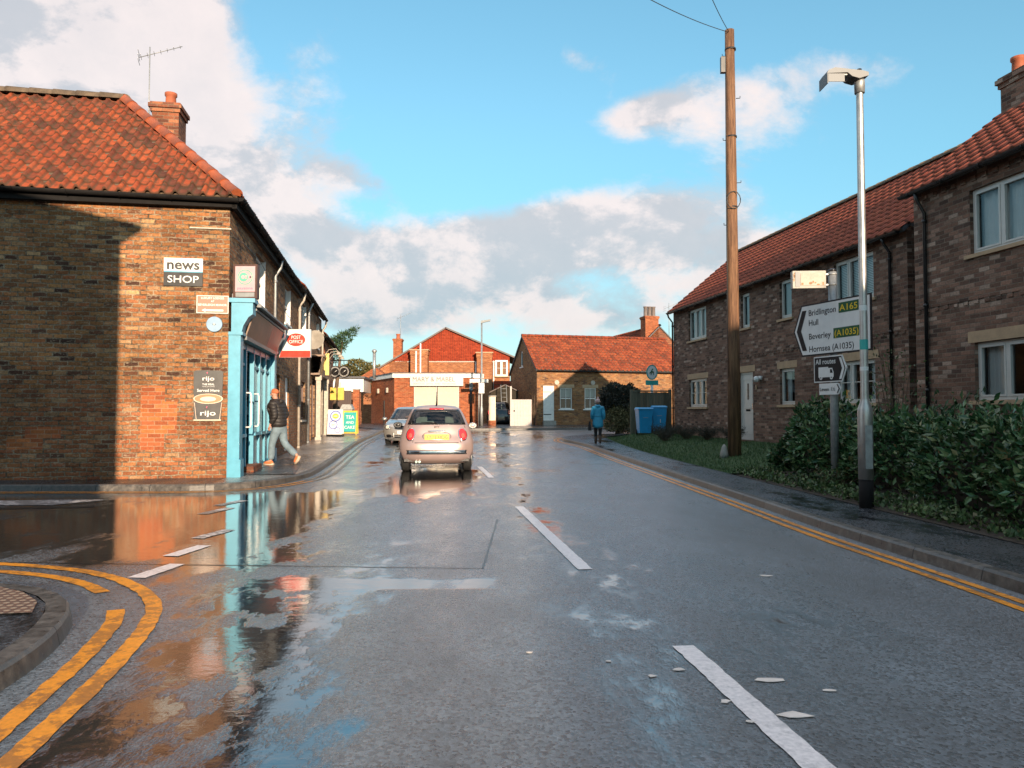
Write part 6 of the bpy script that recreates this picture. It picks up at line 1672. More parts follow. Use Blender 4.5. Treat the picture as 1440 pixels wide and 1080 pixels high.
class Car:
    """body lofted between two end profiles. tables: (z, half width, inset of the end face); y=0 end is towards -y"""
    def __init__(s, A, B, L, crown=.03, edge=.20, wheels=(.62,2.92), wr=.30):
        s.A = smooth_tab(A); s.B = smooth_tab(B); s.L = L; s.crown = crown; s.edge = edge; s.wheels = wheels; s.wr = wr
        s.z0, s.z1 = A[0][0], A[-1][0]
    def capA(s, u, z, off=0.0):
        w, y = interp(s.A, z); e = s.edge
        p = Vector((u*w, y + e*abs(u)**4.5*.9 + .03*u*u, z))
        if off:
            d=.01; a = s.capA(min(1,u+d),z); b_ = s.capA(max(-1,u-d),z); c = s.capA(u,min(s.z1,z+d)); d_ = s.capA(u,max(s.z0,z-d))
            n = (a-b_).cross(c-d_).normalized()
            if n.y > 0: n = -n
            p = p + n*off
        return p
    def capB(s, u, z):
        w, y = interp(s.B, z); return Vector((u*w, s.L - y - s.edge*abs(u)**4.5*.9 - .03*u*u, z))
    def side(s, t, z):           # t 0..1 along the right-hand side
        a = s.capA(1, z); b = s.capB(1, z)
        w = a.x+(b.x-a.x)*t + .035*math.sin(math.pi*t)**.5*(1 if z < 1.0 else .6)
        y = a.y+(b.y-a.y)*t
        zz = z
        for yw in s.wheels:
            r = s.wr+.045; dy = abs(y-yw)
            if dy < r:
                zl = .30+math.sqrt(r*r-dy*dy)
                if z < .78: zz = max(z, zl + (z-s.z0)/(.78-s.z0)*max(0,(.78-zl)))
        return Vector((w, y, zz))
    def build(s, root, paint, zsA, usA, partA, zsB=None, partB=None, side_glass=None, nt=44, roof='body', mats=None):
        zs = sorted(set([round(s.z0+(s.z1-s.z0)*i/34, 4) for i in range(35)] + list(zsA)))
        us = sorted(set([round(-1+2*i/30, 4) for i in range(31)] + list(usA)))
        parts = {}
        def P(n):
            if n not in parts: parts[n] = MB(); parts[n].smooth = True
            return parts[n]
        for i in range(len(us)-1):
            for j in range(len(zs)-1):
                u = (us[i]+us[i+1])/2; z = (zs[j]+zs[j+1])/2
                n = partA(u, z) or 'body'
                P(n).face([s.capA(us[i],zs[j]), s.capA(us[i+1],zs[j]), s.capA(us[i+1],zs[j+1]), s.capA(us[i],zs[j+1])])
                n = (partB(u, z) if partB else None) or 'body'
                P(n).face([s.capB(us[i+1],zs[j]), s.capB(us[i],zs[j]), s.capB(us[i],zs[j+1]), s.capB(us[i+1],zs[j+1])])
        ts = [i/nt for i in range(nt+1)]
        for i in range(nt):
            for j in range(len(zs)-1):
                q = [s.side(ts[i],zs[j]), s.side(ts[i+1],zs[j]), s.side(ts[i+1],zs[j+1]), s.side(ts[i],zs[j+1])]
                c = sum(q, Vector())/4
                n = (side_glass(c.y, (zs[j]+zs[j+1])/2) if side_glass else None) or 'body'
                P(n).face(q); P(n).face([Vector((-v.x,v.y,v.z)) for v in q][::-1])
        for i in range(nt):                                   # roof
            a, b = s.side(ts[i], s.z1), s.side(ts[i+1], s.z1)
            for k in range(10):
                u0, u1 = -1+k*.2, -1+(k+1)*.2
                def r(p, u): return Vector((p.x*u, p.y+ (0), p.z+s.crown*(1-u*u)*min(1, 4*min(1,(p.y-s.side(0,s.z1).y)*3+.0))))
                P(roof).face([r(a,u0),r(a,u1),r(b,u1),r(b,u0)])
        f = MB(); 
        ob = {}
        for n, m in parts.items():
            if n == 'body': ob[n] = m.build('body', M[paint], root, weld=True)
        for n, m in parts.items():
            if n != 'body':
                k = mats[n]; ob[n] = m.build(k[0], M[k[1]], root, weld=True)
        fl = MB(); w = s.A[4][1]*.97; fl.box(-w, w, .15, s.L-.15, .24, .30); fl.build('floor', M['car_black'], root)
        return ob
    def patch(s, root, name, mat, u0, u1, z0, z1, off=.012, nu=10, nz=6, shape=None):
        q = MB(); q.smooth = True
        def f(i, j):
            a, b = i/nu, j/nz
            if shape: a, b = shape(a, b)
            return s.capA(u0+(u1-u0)*a, z0+(z1-z0)*b, off)
        def f0(i, j):
            a, b = i/nu, j/nz
            if shape: a, b = shape(a, b)
            return s.capA(u0+(u1-u0)*a, z0+(z1-z0)*b, -.01)
        for i in range(nu):
            for j in range(nz): q.face([f(i,j),f(i+1,j),f(i+1,j+1),f(i,j+1)])
        for i in range(nu):
            q.face([f0(i,0),f0(i+1,0),f(i+1,0),f(i,0)]); q.face([f(i,nz),f(i+1,nz),f0(i+1,nz),f0(i,nz)])
        for j in range(nz):
            q.face([f0(0,j+1),f0(0,j),f(0,j),f(0,j+1)]); q.face([f0(nu,j),f0(nu,j+1),f(nu,j+1),f(nu,j)])
        return q.build(name, M[mat], root, weld=True)
def rounded(a, b):               # squircle mapping of the unit square
    x, y = 2*a-1, 2*b-1
    return (x*math.sqrt(1-y*y*.38)+1)/2, (y*math.sqrt(1-x*x*.38)+1)/2
def oval(a, b):
    x, y = 2*a-1, 2*b-1
    return (x*math.sqrt(1-y*y/2)+1)/2, (y*math.sqrt(1-x*x/2)+1)/2
def car_wheels(root, wheels, hw, r=.30, wd=.185):
    for yw in wheels:
        for sx in (-1,1):
            q = MB(T(sx*hw, yw, r)@RZ(0)); n = 28; q.smooth = True
            prof = [(r*.68,-wd/2),(r*.93,-wd/2),(r,-wd/2+.03),(r,wd/2-.03),(r*.93,wd/2),(r*.68,wd/2)]
            rings = [[q.pt((y_, R_*math.cos(6.2832*k/n), R_*math.sin(6.2832*k/n))) for k in range(n)] for R_, y_ in prof]
            for i in range(len(prof)-1):
                for k in range(n): q.idx((rings[i][k],rings[i][(k+1)%n],rings[i+1][(k+1)%n],rings[i+1][k]))
            q.smooth = False; q.idx(rings[0]); q.idx(rings[-1][::-1])
            w = q.build('wheel', M['rubber'], root)
            q = MB(T(sx*(hw+wd/2*1.0), yw, r))
            for k in range(5):
                a = 6.2832*k/5; q.tube([(sx*.008,0,0),(sx*.004,r*.64*math.cos(a),r*.64*math.sin(a))], [.05,.03], 6)
            q.tube([(sx*-.0,0,0),(sx*.02,0,0)], .06, 12)
            q.tube([(sx*.004,r*.66*math.cos(i*.2992),r*.66*math.sin(i*.2992)) for i in range(22)], .016, 5); q.build('rim', M['rim_silver'], w)
def mirror(root, x, y, z, mat, glass=False, sx=1):
    q = MB(T(x,y,z)); q.smooth = True; n=12
    for i in range(6):
        for k in range(n):
            def v(i,k):
                th = math.pi*i/6; ph = 6.2832*k/n; return (.115*math.sin(th)*math.cos(ph), .075*math.cos(th), .078*math.sin(th)*math.sin(ph))
            q.face([v(i,k),v(i,k+1),v(i+1,k+1),v(i+1,k)])
    o = q.build('wing_mirror', M[mat], root, weld=True)
    q = MB(T(x,y-.045,z)); q.face([(px,-.02,pz) for px,pz in ellipse(0,0,.092,.060,20)]); q.build('mirror_glass', M['chrome' if glass else 'black_plastic'], o)
    q = MB(); q.tube([(x,y,z-.02),(x-sx*.17,y+.03,z-.06)], [.03,.025], 6); q.build('arm', M['black_plastic'], o)
def seats(root, ys, mat='seat_grey', z=1.0):
    q = MB()
    for y in ys:
        for x in (-.34,.34):
            q.box(x-.23,x+.23,y,y+.14,.5,z); q.box(x-.13,x+.13,y+.01,y+.11,z+.03,z+.23); q.box(x-.02,x+.02,y+.04,y+.07,z,z+.04)
    q.build('seat', M[mat], root, bevel=.03)
def plate(root, car, s, z0, z1, hw, mat, off=.022, y=None):
    yy = car.capA(0,(z0+z1)/2).y - off if y is None else y
    q = MB(); q.box(-hw,hw,yy-.012,yy,z0,z1); p = q.build('number_plate', M[mat], root, bevel=.004)
    q = MB(); text(q, s, 0, z0+(z1-z0)*.20, (z1-z0)*.62, y=yy-.015, width=hw*1.78, align='C', bold=.012); q.build('lettering', M['sign_black'], p)
    return yy

# ---- small rounded pink-silver hatchback, seen from behind
A = [(.20,.66,.16),(.27,.74,.06),(.38,.79,.01),(.50,.812,-.01),(.62,.812,.0),(.72,.80,.04),(.82,.785,.085),(.95,.752,.125),(1.06,.705,.165),(1.18,.655,.23),(1.30,.602,.32),(1.39,.548,.41),(1.445,.49,.50),(1.475,.42,.60)]
B = [(.20,.62,.22),(.27,.72,.08),(.38,.78,.02),(.50,.80,.0),(.62,.80,.02),(.72,.78,.09),(.82,.75,.26),(.95,.70,.72),(1.06,.66,1.05),(1.18,.62,1.22),(1.30,.575,1.40),(1.39,.53,1.54),(1.445,.48,1.66),(1.475,.41,1.80)]
c1 = thing('parked_car', 'small rounded pink-silver hatchback seen from behind in the middle of the road', 'car', (-1.66,17.0,0), R(6.5))
car = Car(A, B, 3.55)
gz0, gz1 = 1.065, 1.385
def pa(u, z):
    if gz0 < z < gz1 and abs(u) < .90-.10*(z-gz0)/.32: return 'rear_window'
zz = [gz0, gz1, .70]
def sg(y, z):
    if 1.03 < z < 1.37:
        if .62+ (z-1.03)*.5 < y < 1.15: return 'side_window'
        if 1.24 < y < 2.35-(z-1.03)*.6: return 'side_window'
def pb(u, z):
    if 1.0 < z < 1.40 and abs(u) < .9: return 'windscreen'
car.build(c1, 'pink_silver', zz, [-.9,.9], pa, partB=pb, side_glass=sg, mats={'rear_window':('rear_window','car_glass'),'side_window':('side_window','car_glass'),'windscreen':('windscreen','car_glass')})
# dark border of the rear glass
for (u0,u1,z0_,z1_) in ((-.92,-.80,gz0-.008,gz1+.01),(.80,.92,gz0-.008,gz1+.01),(-.92,.92,gz1-.035,gz1+.012),(-.92,.92,gz0-.012,gz0+.03)):
    car.patch(c1, 'window_seal', 'black_plastic', u0,u1,z0_,z1_, .004, 14, 6)
car.patch(c1, 'brake_lamp', 'tail_red', -.30,.30,1.395,1.425, .012, 8, 2)
for s in (-1,1):
    car.patch(c1, 'tail_light', 'tail_red', s*.735-.105, s*.735+.105, .715,.965, .020, 10, 10, shape=oval)
    L_ = car.patch(c1, 'tail_light_surround', 'chrome', s*.735-.125, s*.735+.125, .695,.985, .010, 10, 10, shape=oval)
    car.patch(c1, 'lamp_lens', 'tail_orange', s*.735-.05, s*.735+.05, .76,.86, .026, 6, 6, shape=oval)
car.patch(c1, 'bumper_strip', 'chrome', -.80,.80,.425,.485, .020, 26, 4)
car.patch(c1, 'bumper_groove', 'black_plastic', -.83,.83,.405,.425, .006, 26, 2)
car.patch(c1, 'bumper_groove', 'black_plastic', -.83,.83,.487,.497, .006, 26, 2)
car.patch(c1, 'plate_recess', 'pink_silver', -.41,.41,.705,.90, .010, 12, 6, shape=rounded)
car.patch(c1, 'hatch_handle', 'chrome', -.26,.26,.895,.925, .030, 10, 3, shape=rounded)
yy = plate(c1, car, 'YX13 HDG', .725, .845, .27, 'plate_yellow', .024)
# shut lines of the hatch
def shut(z0_, z1_, u0, u1): car.patch(c1, 'shut_line', 'car_black', u0,u1,z0_,z1_, .0035, 12, 4)
shut(.652,.664,-.60,.60); 
for s in (-1,1): car.patch(c1, 'shut_line', 'car_black', s*.655-.006, s*.655+.006, .664,.72, .0035, 1, 4); car.patch(c1, 'shut_line', 'car_black', s*.86-.005, s*.86+.005, .98,1.05, .0035, 1, 4)
q = MB(); yb_ = car.capA(0,1.0).y-.012; q.m = 0
q.box(-.055,-.035,yb_-.008,yb_+.02,.985,1.02); q.box(-.055,.0,yb_-.008,yb_+.02,1.014,1.022); q.box(.01,.06,yb_-.008,yb_+.02,1.014,1.022); q.box(.028,.038,yb_-.008,yb_+.02,.985,1.014); q.box(-.035,.0,yb_-.008,yb_+.02,.998,1.004); q.build('badge', M['black_plastic'], c1)
q = MB(); q.tube([car.capA(.0,1.075,.03), car.capA(-.15,1.09,.03), car.capA(-.50,1.10,.025)], [.016,.012,.008], 6); q.build('wiper', M['black_plastic'], c1)
q = MB(); q.tube([(0,.78,1.49),(0,.72,1.56),(0,.60,1.80)], [.02,.008,.004], 6); q.build('antenna', M['black_plastic'], c1)
car_wheels(c1, car.wheels, .695)
mirror(c1, -.93,2.3,1.02,'black_plastic', sx=-1); mirror(c1, .93,2.3,1.0,'pink_silver', glass=True)
seats(c1, (.95,1.75))
q = MB(); q.box(-.6,.6,2.55,2.75,.7,1.0); q.build('dashboard', M['seat_grey'], c1); q = MB(); q.tube([(-.45,.06,.24),(-.45,.25,.24)], .03, 10); q.tube([(-.38,.06,.24),(-.38,.25,.24)], .03, 10); q.build('exhaust', M['chrome'], c1)
q = MB(); q.box(-.55,.55,.35,3.2,.17,.245); q.box(-.5,.5,.28,.5,.19,.28); q.build('underbody', M['car_black'], c1)

# ---- silver hatchback coming towards us
A2 = [(.18,.68,.10),(.28,.78,.01),(.42,.82,.0),(.56,.835,.01),(.66,.83,.05),(.74,.815,.10),(.82,.79,.24),(.90,.76,.52),(.96,.73,.86),(1.03,.70,.98),(1.15,.655,1.18),(1.28,.60,1.40),(1.40,.545,1.62),(1.46,.48,1.85)]
B2 = [(.18,.66,.12),(.28,.76,.02),(.42,.81,.0),(.56,.82,.0),(.66,.82,.02),(.74,.81,.04),(.82,.79,.07),(.90,.76,.10),(.96,.74,.13),(1.03,.70,.17),(1.15,.65,.26),(1.28,.60,.37),(1.40,.54,.48),(1.46,.47,.58)]
def make_hatch(name, label, loc, rz, paint_):
    c = thing(name, label, 'car', loc, rz); k = Car(A2, B2, 4.0, wheels=(.78,3.28), edge=.30)
    def pa(u, z):
        if 1.0 < z < 1.40 and abs(u) < .93: return 'windscreen'
    def pb(u, z):
        if 1.06 < z < 1.38 and abs(u) < .86: return 'rear_window'
    def sg(y, z):
        if 1.02 < z < 1.38 and (1.45+(z-1.02)*1.3 < y < 2.15 or 2.22 < y < 3.25): return 'side_window'
    k.build(c, paint_, [1.0,1.40], [-.93,.93], pa, partB=pb, side_glass=sg, mats={'rear_window':('rear_window','car_glass'),'side_window':('side_window','car_glass'),'windscreen':('windscreen','car_glass')})
    car_wheels(c, k.wheels, .70); seats(c, (2.2,)); 
    q = MB(); q.box(-.6,.6,1.25,1.5,.7,1.0); q.build('dashboard', M['seat_grey'], c)
    return c, k
c2, k2 = make_hatch('parked_car', 'silver hatchback with a white front plate facing us beside the left kerb', (-4.12,29.4,.07), R(2), 'silver_paint')
for s in (-1,1):
    k2.patch(c2, 'headlight', 'chrome', s*.80-.13, s*.80+.13, .60,.80, .012, 8, 8, shape=oval)
    k2.patch(c2, 'headlamp_lens', 'lamp_glass', s*.80-.08, s*.80+.08, .63,.77, .020, 8, 8, shape=oval)
    k2.patch(c2, 'fog_lamp_panel', 'black_plastic', s*.72-.14, s*.72+.14, .30,.42, .006, 6, 4, shape=rounded)
    k2.patch(c2, 'bumper_trim', 'silver_paint', s*.50-.03, s*.50+.03, .27,.48, .018, 2, 5)
    mirror(c2, s*.93, 1.35, 1.0, 'silver_paint', sx=s)
k2.patch(c2, 'grille', 'black_plastic', -.46,.46,.60,.70, .008, 12, 5, shape=rounded)
k2.patch(c2, 'grille_bar', 'chrome', -.46,.46,.685,.71, .018, 12, 2)
k2.patch(c2, 'badge', 'chrome', -.09,.09,.605,.735, .030, 8, 8, shape=oval)
k2.patch(c2, 'lower_grille', 'black_plastic', -.58,.58,.27,.40, .006, 12, 5, shape=rounded)
k2.patch(c2, 'grille_slat', 'silver_paint', -.52,.52,.325,.345, .014, 12, 1)
plate(c2, k2, 'YR07 KXE', .445, .555, .26, 'plate_white', .02)
q = MB(); 
for x in (-.35,.25): q.tube([(x,k2.capA(x/.72,.985).y-.02,1.0),(x-.30,k2.capA((x-.3)/.72,1.01).y-.025,1.03)], .009, 5)
q.build('wiper', M['black_plastic'], c2)
c3, k3 = make_hatch('parked_car', 'black car with a red tail light half hidden behind the pale pillar', (-.75,51.5,.5), R(180), 'black_paint')
for s in (-1,1):
    q = MB(); q.box(s*.62-.1,s*.62+.1,3.86,4.02,.72,.95); q.build('tail_light', M['tail_red'], c3, bevel=.02)

# ================================================================== people
def skinned(name, pts, edges, mat, parent, sub=2, extra=None):
    """pts: list of (x,y,z,rx[,ry]); one continuous surface grown over the joints"""
    me = bpy.data.meshes.new(name); me.from_pydata([p[:3] for p in pts], edges, [])
    o = bpy.data.objects.new(name, me); COL.objects.link(o)
    o.modifiers.new('Skin', 'SKIN')
    if not me.skin_vertices:
        bm = bmesh.new(); bm.from_mesh(me); bm.verts.layers.skin.verify(); bm.to_mesh(me); bm.free()
    for i, sv in enumerate(me.skin_vertices[0].data):
        p = pts[i]; sv.radius = (p[3], p[4] if len(p) > 4 else p[3]); sv.use_root = (i == 0)
    ss = o.modifiers.new('Sub', 'SUBSURF'); ss.levels = sub; ss.render_levels = sub
    dg = bpy.context.evaluated_depsgraph_get()
    m2 = bpy.data.meshes.new_from_object(o.evaluated_get(dg)); m2.name = name
    bpy.data.objects.remove(o); bpy.data.meshes.remove(me)
    for p in m2.polygons: p.use_smooth = True
    m2.materials.clear(); m2.materials.append(M[mat])
    o = bpy.data.objects.new(name, m2); COL.objects.link(o); o.parent = parent; return o
def limb(P, mat, parent, name, sub=2): return skinned(name, P, [(i,i+1) for i in range(len(P)-1)], mat, parent, sub)
def hand(parent, wrist, d, palm_n, side):
    """palm with five curled fingers, hanging from the wrist along d"""
    w = Vector(wrist); d = Vector(d).normalized(); n = Vector(palm_n).normalized(); x = d.cross(n).normalized()
    pts = [(*w,.026,.018),(*(w+d*.045),.034,.016),(*(w+d*.085),.036,.015)]; ed = [(0,1),(1,2)]
    for i, L in enumerate((.068,.078,.072,.056)):
        b = w+d*.088+x*(.027-.018*i); k = len(pts)
        pts += [(*b,.010),(*(b+d*L*.5+n*.008),.009),(*(b+d*L*.82+n*.03),.008)]; ed += [(2,k),(k,k+1),(k+1,k+2)]
    k = len(pts); b = w+d*.03+x*.034
    pts += [(*b,.012),(*(b+d*.04+x*.014+n*.012),.010),(*(b+d*.068+x*.010+n*.022),.009)]; ed += [(1,k),(k,k+1),(k+1,k+2)]
    return pts, ed
def body_mesh(parent, J, head, lh, rh):
    pts = [(*J['pelvis'],.13,.10),(*J['waist'],.125,.09),(*J['chest'],.15,.105),(*J['neck'],.058,.058),(*(Vector(J['neck']).lerp(Vector(head),.5)),.055,.055),
           (*(Vector(head)+Vector((0,0,-.035))),.072,.082),(*(Vector(head)+Vector((0,0,.055))),.076,.094),(*(Vector(head)+Vector((0,0,.11))),.05,.06)]
    ed = [(0,1),(1,2),(2,3),(3,4),(4,5),(5,6),(6,7)]
    for s in 'lr':
        k = len(pts); pts += [(*J[s+'sh'],.062),(*J[s+'el'],.043),(*J[s+'wr'],.027)]; ed += [(2,k),(k,k+1),(k+1,k+2)]
        hp, he = (lh if s == 'l' else rh); k2 = len(pts); pts += hp[1:]
        ed += [((k+2) if a == 0 else a-1+k2, (k+2) if b == 0 else b-1+k2) for a, b in he]
        k = len(pts); pts += [(*J[s+'hip'],.088),(*J[s+'kn'],.058),(*J[s+'an'],.038),(*J[s+'toe'],.036)]; ed += [(0,k),(k,k+1),(k+1,k+2),(k+2,k+3)]
    return skinned('body', pts, ed, 'skin', parent)
def face(parent, head, yaw, hat=False):
    h = Vector(head); Mx = T(*h)@RZ(yaw)       # local -y is the way the face looks
    q = MB(Mx); q.smooth = True
    q.tube([(0,-.088,.035),(0,-.106,.0),(0,-.112,-.012),(0,-.09,-.018)], [.010,.013,.016,.008], 8)
    for s in (-1,1): q.tube([(s*.078,.0,.02),(s*.088,.012,.03),(s*.084,.012,-.02)], [.012,.02,.012], 8)
    q.build('face', M['skin'], parent)
    q = MB(Mx)
    for s in (-1,1): q.tube([(s*.032,-.083,.030),(s*.032,-.089,.030)], .010, 8); q.tube([(s*.045,-.086,.052),(s*.02,-.09,.055)], .005, 5)
    q.tube([(-.022,-.086,-.048),(0,-.092,-.047),(.022,-.086,-.048)], .005, 5); q.build('eyes_and_mouth', M['dark_wood'], parent)

# -- man walking into the shop door: dark quilted jacket, jeans, orange shoes. Local -y = walking direction
pm = thing('person', 'man in rust woolly hat, dark quilted jacket and orange shoes stepping towards the shop door', 'person', (-5.42,17.9,KH+.012), R(-106))
Jm = dict(pelvis=(0,0,.95), waist=(0,-.03,1.10), chest=(0,-.06,1.33), neck=(0,-.09,1.50),
   lsh=(.19,-.06,1.42), lel=(.235,.06,1.14), lwr=(.22,-.10,.93), rsh=(-.19,-.06,1.42), rel=(-.235,.04,1.14), rwr=(-.20,-.16,.98),
   lhip=(.095,0,.90), lkn=(.10,-.12,.50), lan=(.10,-.14,.09), ltoe=(.11,-.28,.05), rhip=(-.095,.01,.90), rkn=(-.10,.08,.49), ran=(-.10,.42,.22), rtoe=(-.10,.38,.07))
hm = (0,-.135,1.63)
lh = hand(None, Jm['lwr'], (.0,-.25,-1), (-1,0,0), 1); rh = hand(None, Jm['rwr'], (.0,-.3,-1), (1,0,0), -1)
body_mesh(pm, Jm, hm, lh, rh); face(pm, hm, R(-8))
skinned('jacket', [(0,0,.82,.215,.19),(0,-.01,.98,.215,.19),(0,-.05,1.22,.225,.20),(0,-.07,1.38,.205,.175),(0,-.085,1.475,.12,.11),(0,-.09,1.54,.095,.09),
   (.20,-.06,1.39,.105),(.245,.06,1.14,.085),(.222,-.09,.95,.066),(-.20,-.06,1.39,.105),(-.245,.04,1.14,.085),(-.203,-.15,.99,.066)],
   [(0,1),(1,2),(2,3),(3,4),(4,5),(3,6),(6,7),(7,8),(3,9),(9,10),(10,11)], 'dark_jacket', pm)
limb([(-.08,.02,1.47,.06,.05),(0,.05,1.475,.085,.06),(.08,.02,1.47,.06,.05)], 'dark_jacket', pm, 'hood')
skinned('jeans', [(0,0,1.0,.17,.14),(0,0,.88,.175,.15),(.095,-.01,.80,.125),(.10,-.12,.50,.085),(.10,-.14,.10,.080),(-.095,.02,.80,.125),(-.10,.08,.49,.085),(-.10,.405,.215,.080)],
   [(0,1),(1,2),(2,3),(3,4),(1,5),(5,6),(6,7)], 'denim', pm)
def shoe(parent, heel, toe, mat):
    h = Vector(heel); t_ = Vector(toe); d = (t_-h)
    limb([(*(h-d*.12),.040,.045),(*(h+d*.25),.045,.05),(*(h+d*.75),.048,.040),(*(h+d*1.15),.040,.028)], mat, parent, 'shoe')
    q = MB(); 
    up_ = Vector((0,0,1)); n_ = d.normalized().cross(Vector((1,0,0))).normalized()
    if n_.z > 0: n_ = -n_
    q.tube([h-d*.15+n_*.038, h+d*.5+n_*.045, h+d*1.2+n_*.03], [.036,.04,.034], 8); q.build('sole', M['sole'], parent)
shoe(pm, (.10,-.10,.052), (.105,-.29,.050), 'orange_shoe'); shoe(pm, (-.10,.44,.20), (-.10,.36,.065), 'orange_shoe')
limb([(0,-.125,1.645,.085,.10),(0,-.118,1.70,.086,.102),(0,-.108,1.745,.072,.085),(0,-.10,1.77,.03,.035)], 'rust_hat', pm, 'woolly_hat')
limb([(0,-.20,1.59,.045,.03),(0,-.195,1.555,.05,.035),(0,-.15,1.53,.05,.04)], 'twig', pm, 'beard')

# -- woman walking away on the right pavement
pw = thing('person', 'woman in a long belted blue coat and pale bobble hat walking away', 'person', (3.13,28.0,g(28)+KH+.012), R(172))
Jw = dict(pelvis=(0,0,.90), waist=(0,-.01,1.05), chest=(0,-.01,1.25), neck=(0,-.02,1.41),
   lsh=(.165,0,1.33), lel=(.215,.05,1.07), lwr=(.21,-.08,.86), rsh=(-.165,0,1.33), rel=(-.215,.06,1.07), rwr=(-.20,-.02,.84),
   lhip=(.085,0,.85), lkn=(.085,-.05,.47), lan=(.085,-.02,.09), ltoe=(.09,-.16,.045), rhip=(-.085,0,.85), rkn=(-.08,.02,.47), ran=(-.08,.14,.12), rtoe=(-.08,.03,.05))
hw_ = (0,-.045,1.53)
lh = hand(None, Jw['lwr'], (.0,-.1,-1), (-1,0,0), 1); rh = hand(None, Jw['rwr'], (.0,0,-1), (1,0,0), -1)
body_mesh(pw, Jw, hw_, lh, rh); face(pw, hw_, 0)
skinned('coat', [(0,.0,.56,.215,.17),(0,.0,.72,.215,.165),(0,0,.92,.195,.15),(0,0,1.04,.165,.125),(0,0,1.20,.185,.14),(0,-.005,1.31,.165,.12),(0,-.01,1.40,.085,.08),(0,-.01,1.45,.085,.08),
   (.165,0,1.31,.085),(.215,.05,1.07,.066),(.21,-.06,.90,.055),(-.165,0,1.31,.085),(-.215,.06,1.07,.066),(-.20,-.01,.88,.055)],
   [(0,1),(1,2),(2,3),(3,4),(4,5),(5,6),(6,7),(5,8),(8,9),(9,10),(5,11),(11,12),(12,13)], 'blue_coat', pw)
limb([(-.09,.05,1.39,.055,.05),(0,.10,1.37,.075,.055),(.09,.05,1.39,.055,.05)], 'blue_coat', pw, 'hood')
q = MB(); q.tube([(.172*math.cos(a),.132*math.sin(a),1.04) for a in [i*.2992 for i in range(22)]], .022, 6); q.build('belt', M['blue_coat'], pw)
limb([(.085,-.01,.62,.085),(.085,-.05,.46,.066),(.085,-.02,.14,.050)], 'black_cloth', pw, 'trousers'); limb([(-.085,.0,.62,.085),(-.08,.02,.46,.066),(-.08,.13,.16,.050)], 'black_cloth', pw, 'trousers')
for (a,b,c) in (((.085,-.02,.30),(.085,-.02,.06),(.09,-.17,.04)),((-.08,.10,.32),(-.08,.14,.10),(-.08,.03,.045))):
    limb([(*a,.060),(*b,.050),(*c,.040)], 'boot_brown', pw, 'boot')
limb([(0,-.045,1.50,.088,.10),(0,-.04,1.57,.093,.105),(0,-.035,1.635,.075,.085),(0,-.035,1.665,.035,.04)], 'pale_hat', pw, 'woolly_hat')
limb([(0,-.035,1.66,.035),(0,-.035,1.70,.04),(0,-.035,1.73,.02)], 'pale_hat', pw, 'bobble')
limb([(0,.04,1.49,.075,.045),(0,.06,1.44,.07,.04)], 'bark', pw, 'hair')
bg = thing('handbag', 'dark shoulder bag carried at the left side of the woman in the blue coat', 'bag', (2.83,28.0,g(28)+KH+.01), R(-8))
q = MB(); q.hexa([(-.06,-.17,.50),(.06,-.17,.50),(.06,.17,.50),(-.06,.17,.50),(-.03,-.14,.82),(.03,-.14,.82),(.03,.14,.82),(-.03,.14,.82)]); q.build('bag', M['black_cloth'], bg, bevel=.03)
q = MB(); q.tube([(0,-.12,.80),(.03,-.06,.90),(.05,.0,.925),(.03,.06,.90),(0,.12,.80)], .012, 6); q.build('strap', M['black_cloth'], bg)
# ================================================================== sun, sky, camera
SUN_AZ, SUN_EL = 15.2, 11.2            # degrees: to the right of straight behind the camera, above the horizon
az, el = R(SUN_AZ), R(SUN_EL)
sdir = Vector((math.sin(az)*math.cos(el), -math.cos(az)*math.cos(el), math.sin(el)))
sl = bpy.data.lights.new('sun', 'SUN'); sl.energy = 3.5; sl.angle = R(.5); sl.color = (1.0, .78, .56)
so = bpy.data.objects.new('sun', sl); COL.objects.link(so); so.rotation_euler = sdir.to_track_quat('Z', 'Y').to_euler()
w = bpy.data.worlds.new('World'); SC.world = w; w.use_nodes = True; w.node_tree.nodes.clear()
t = NT(w.node_tree)
sky = t.node('ShaderNodeTexSky', sky_type='NISHITA'); sky.sun_disc = False; sky.sun_elevation = el; sky.sun_rotation = R(180-SUN_AZ)
sky.air_density = 1.0; sky.dust_density = .35; sky.ozone_density = 1.5
d = t.tc('Generated'); x, y, z = t.sep(d)
azn = t.m('ARCTAN2', x, y); eln = t.m('ARCSINE', z)
# cloud banks, placed by compass bearing and height in the sky: (bearing, elevation, half sizes, tilt, strength) in degrees
BANKS = [(-30,25,17,6.5,-4,.58),(-22,17.5,7,3.2,-30,.26),(-13.2,17.6,3.4,2.2,-20,.28),(-41,24,9,9,0,.35),
 (-15,13.0,8,2.8,-28,.40),(-5,11.5,9,4.0,4,.42),(6,13.2,8,2.6,8,.38),(16,11.5,8,3.4,0,.36),(1,8.5,7,2.0,-14,.25),(-9.5,16.2,2.6,1.4,-15,.24),
 (-12,7.0,8,2.4,-8,.34),(5,25.0,4.2,1.6,-22,.40),(10,21.5,3.4,1.2,16,.34),(11,20.0,5,2.0,14,.17),(18.5,21.5,6.5,3.4,18,.21),(25,21,5,3.6,30,.24),
 (9,27.5,5,1.2,-15,.10),(3,5.6,6,1.2,4,.16),(10,7.5,5,2.0,0,.2),
 (2,17.5,18,2.0,8,-.20),(-3,24,9,5,10,-.34),(24,29,9,3.0,10,-.25),(30,17,6,4,0,-.25),(-17,27,2.5,5,-30,-.16),(1,4.6,11,1.5,0,-.20)]
tot = None
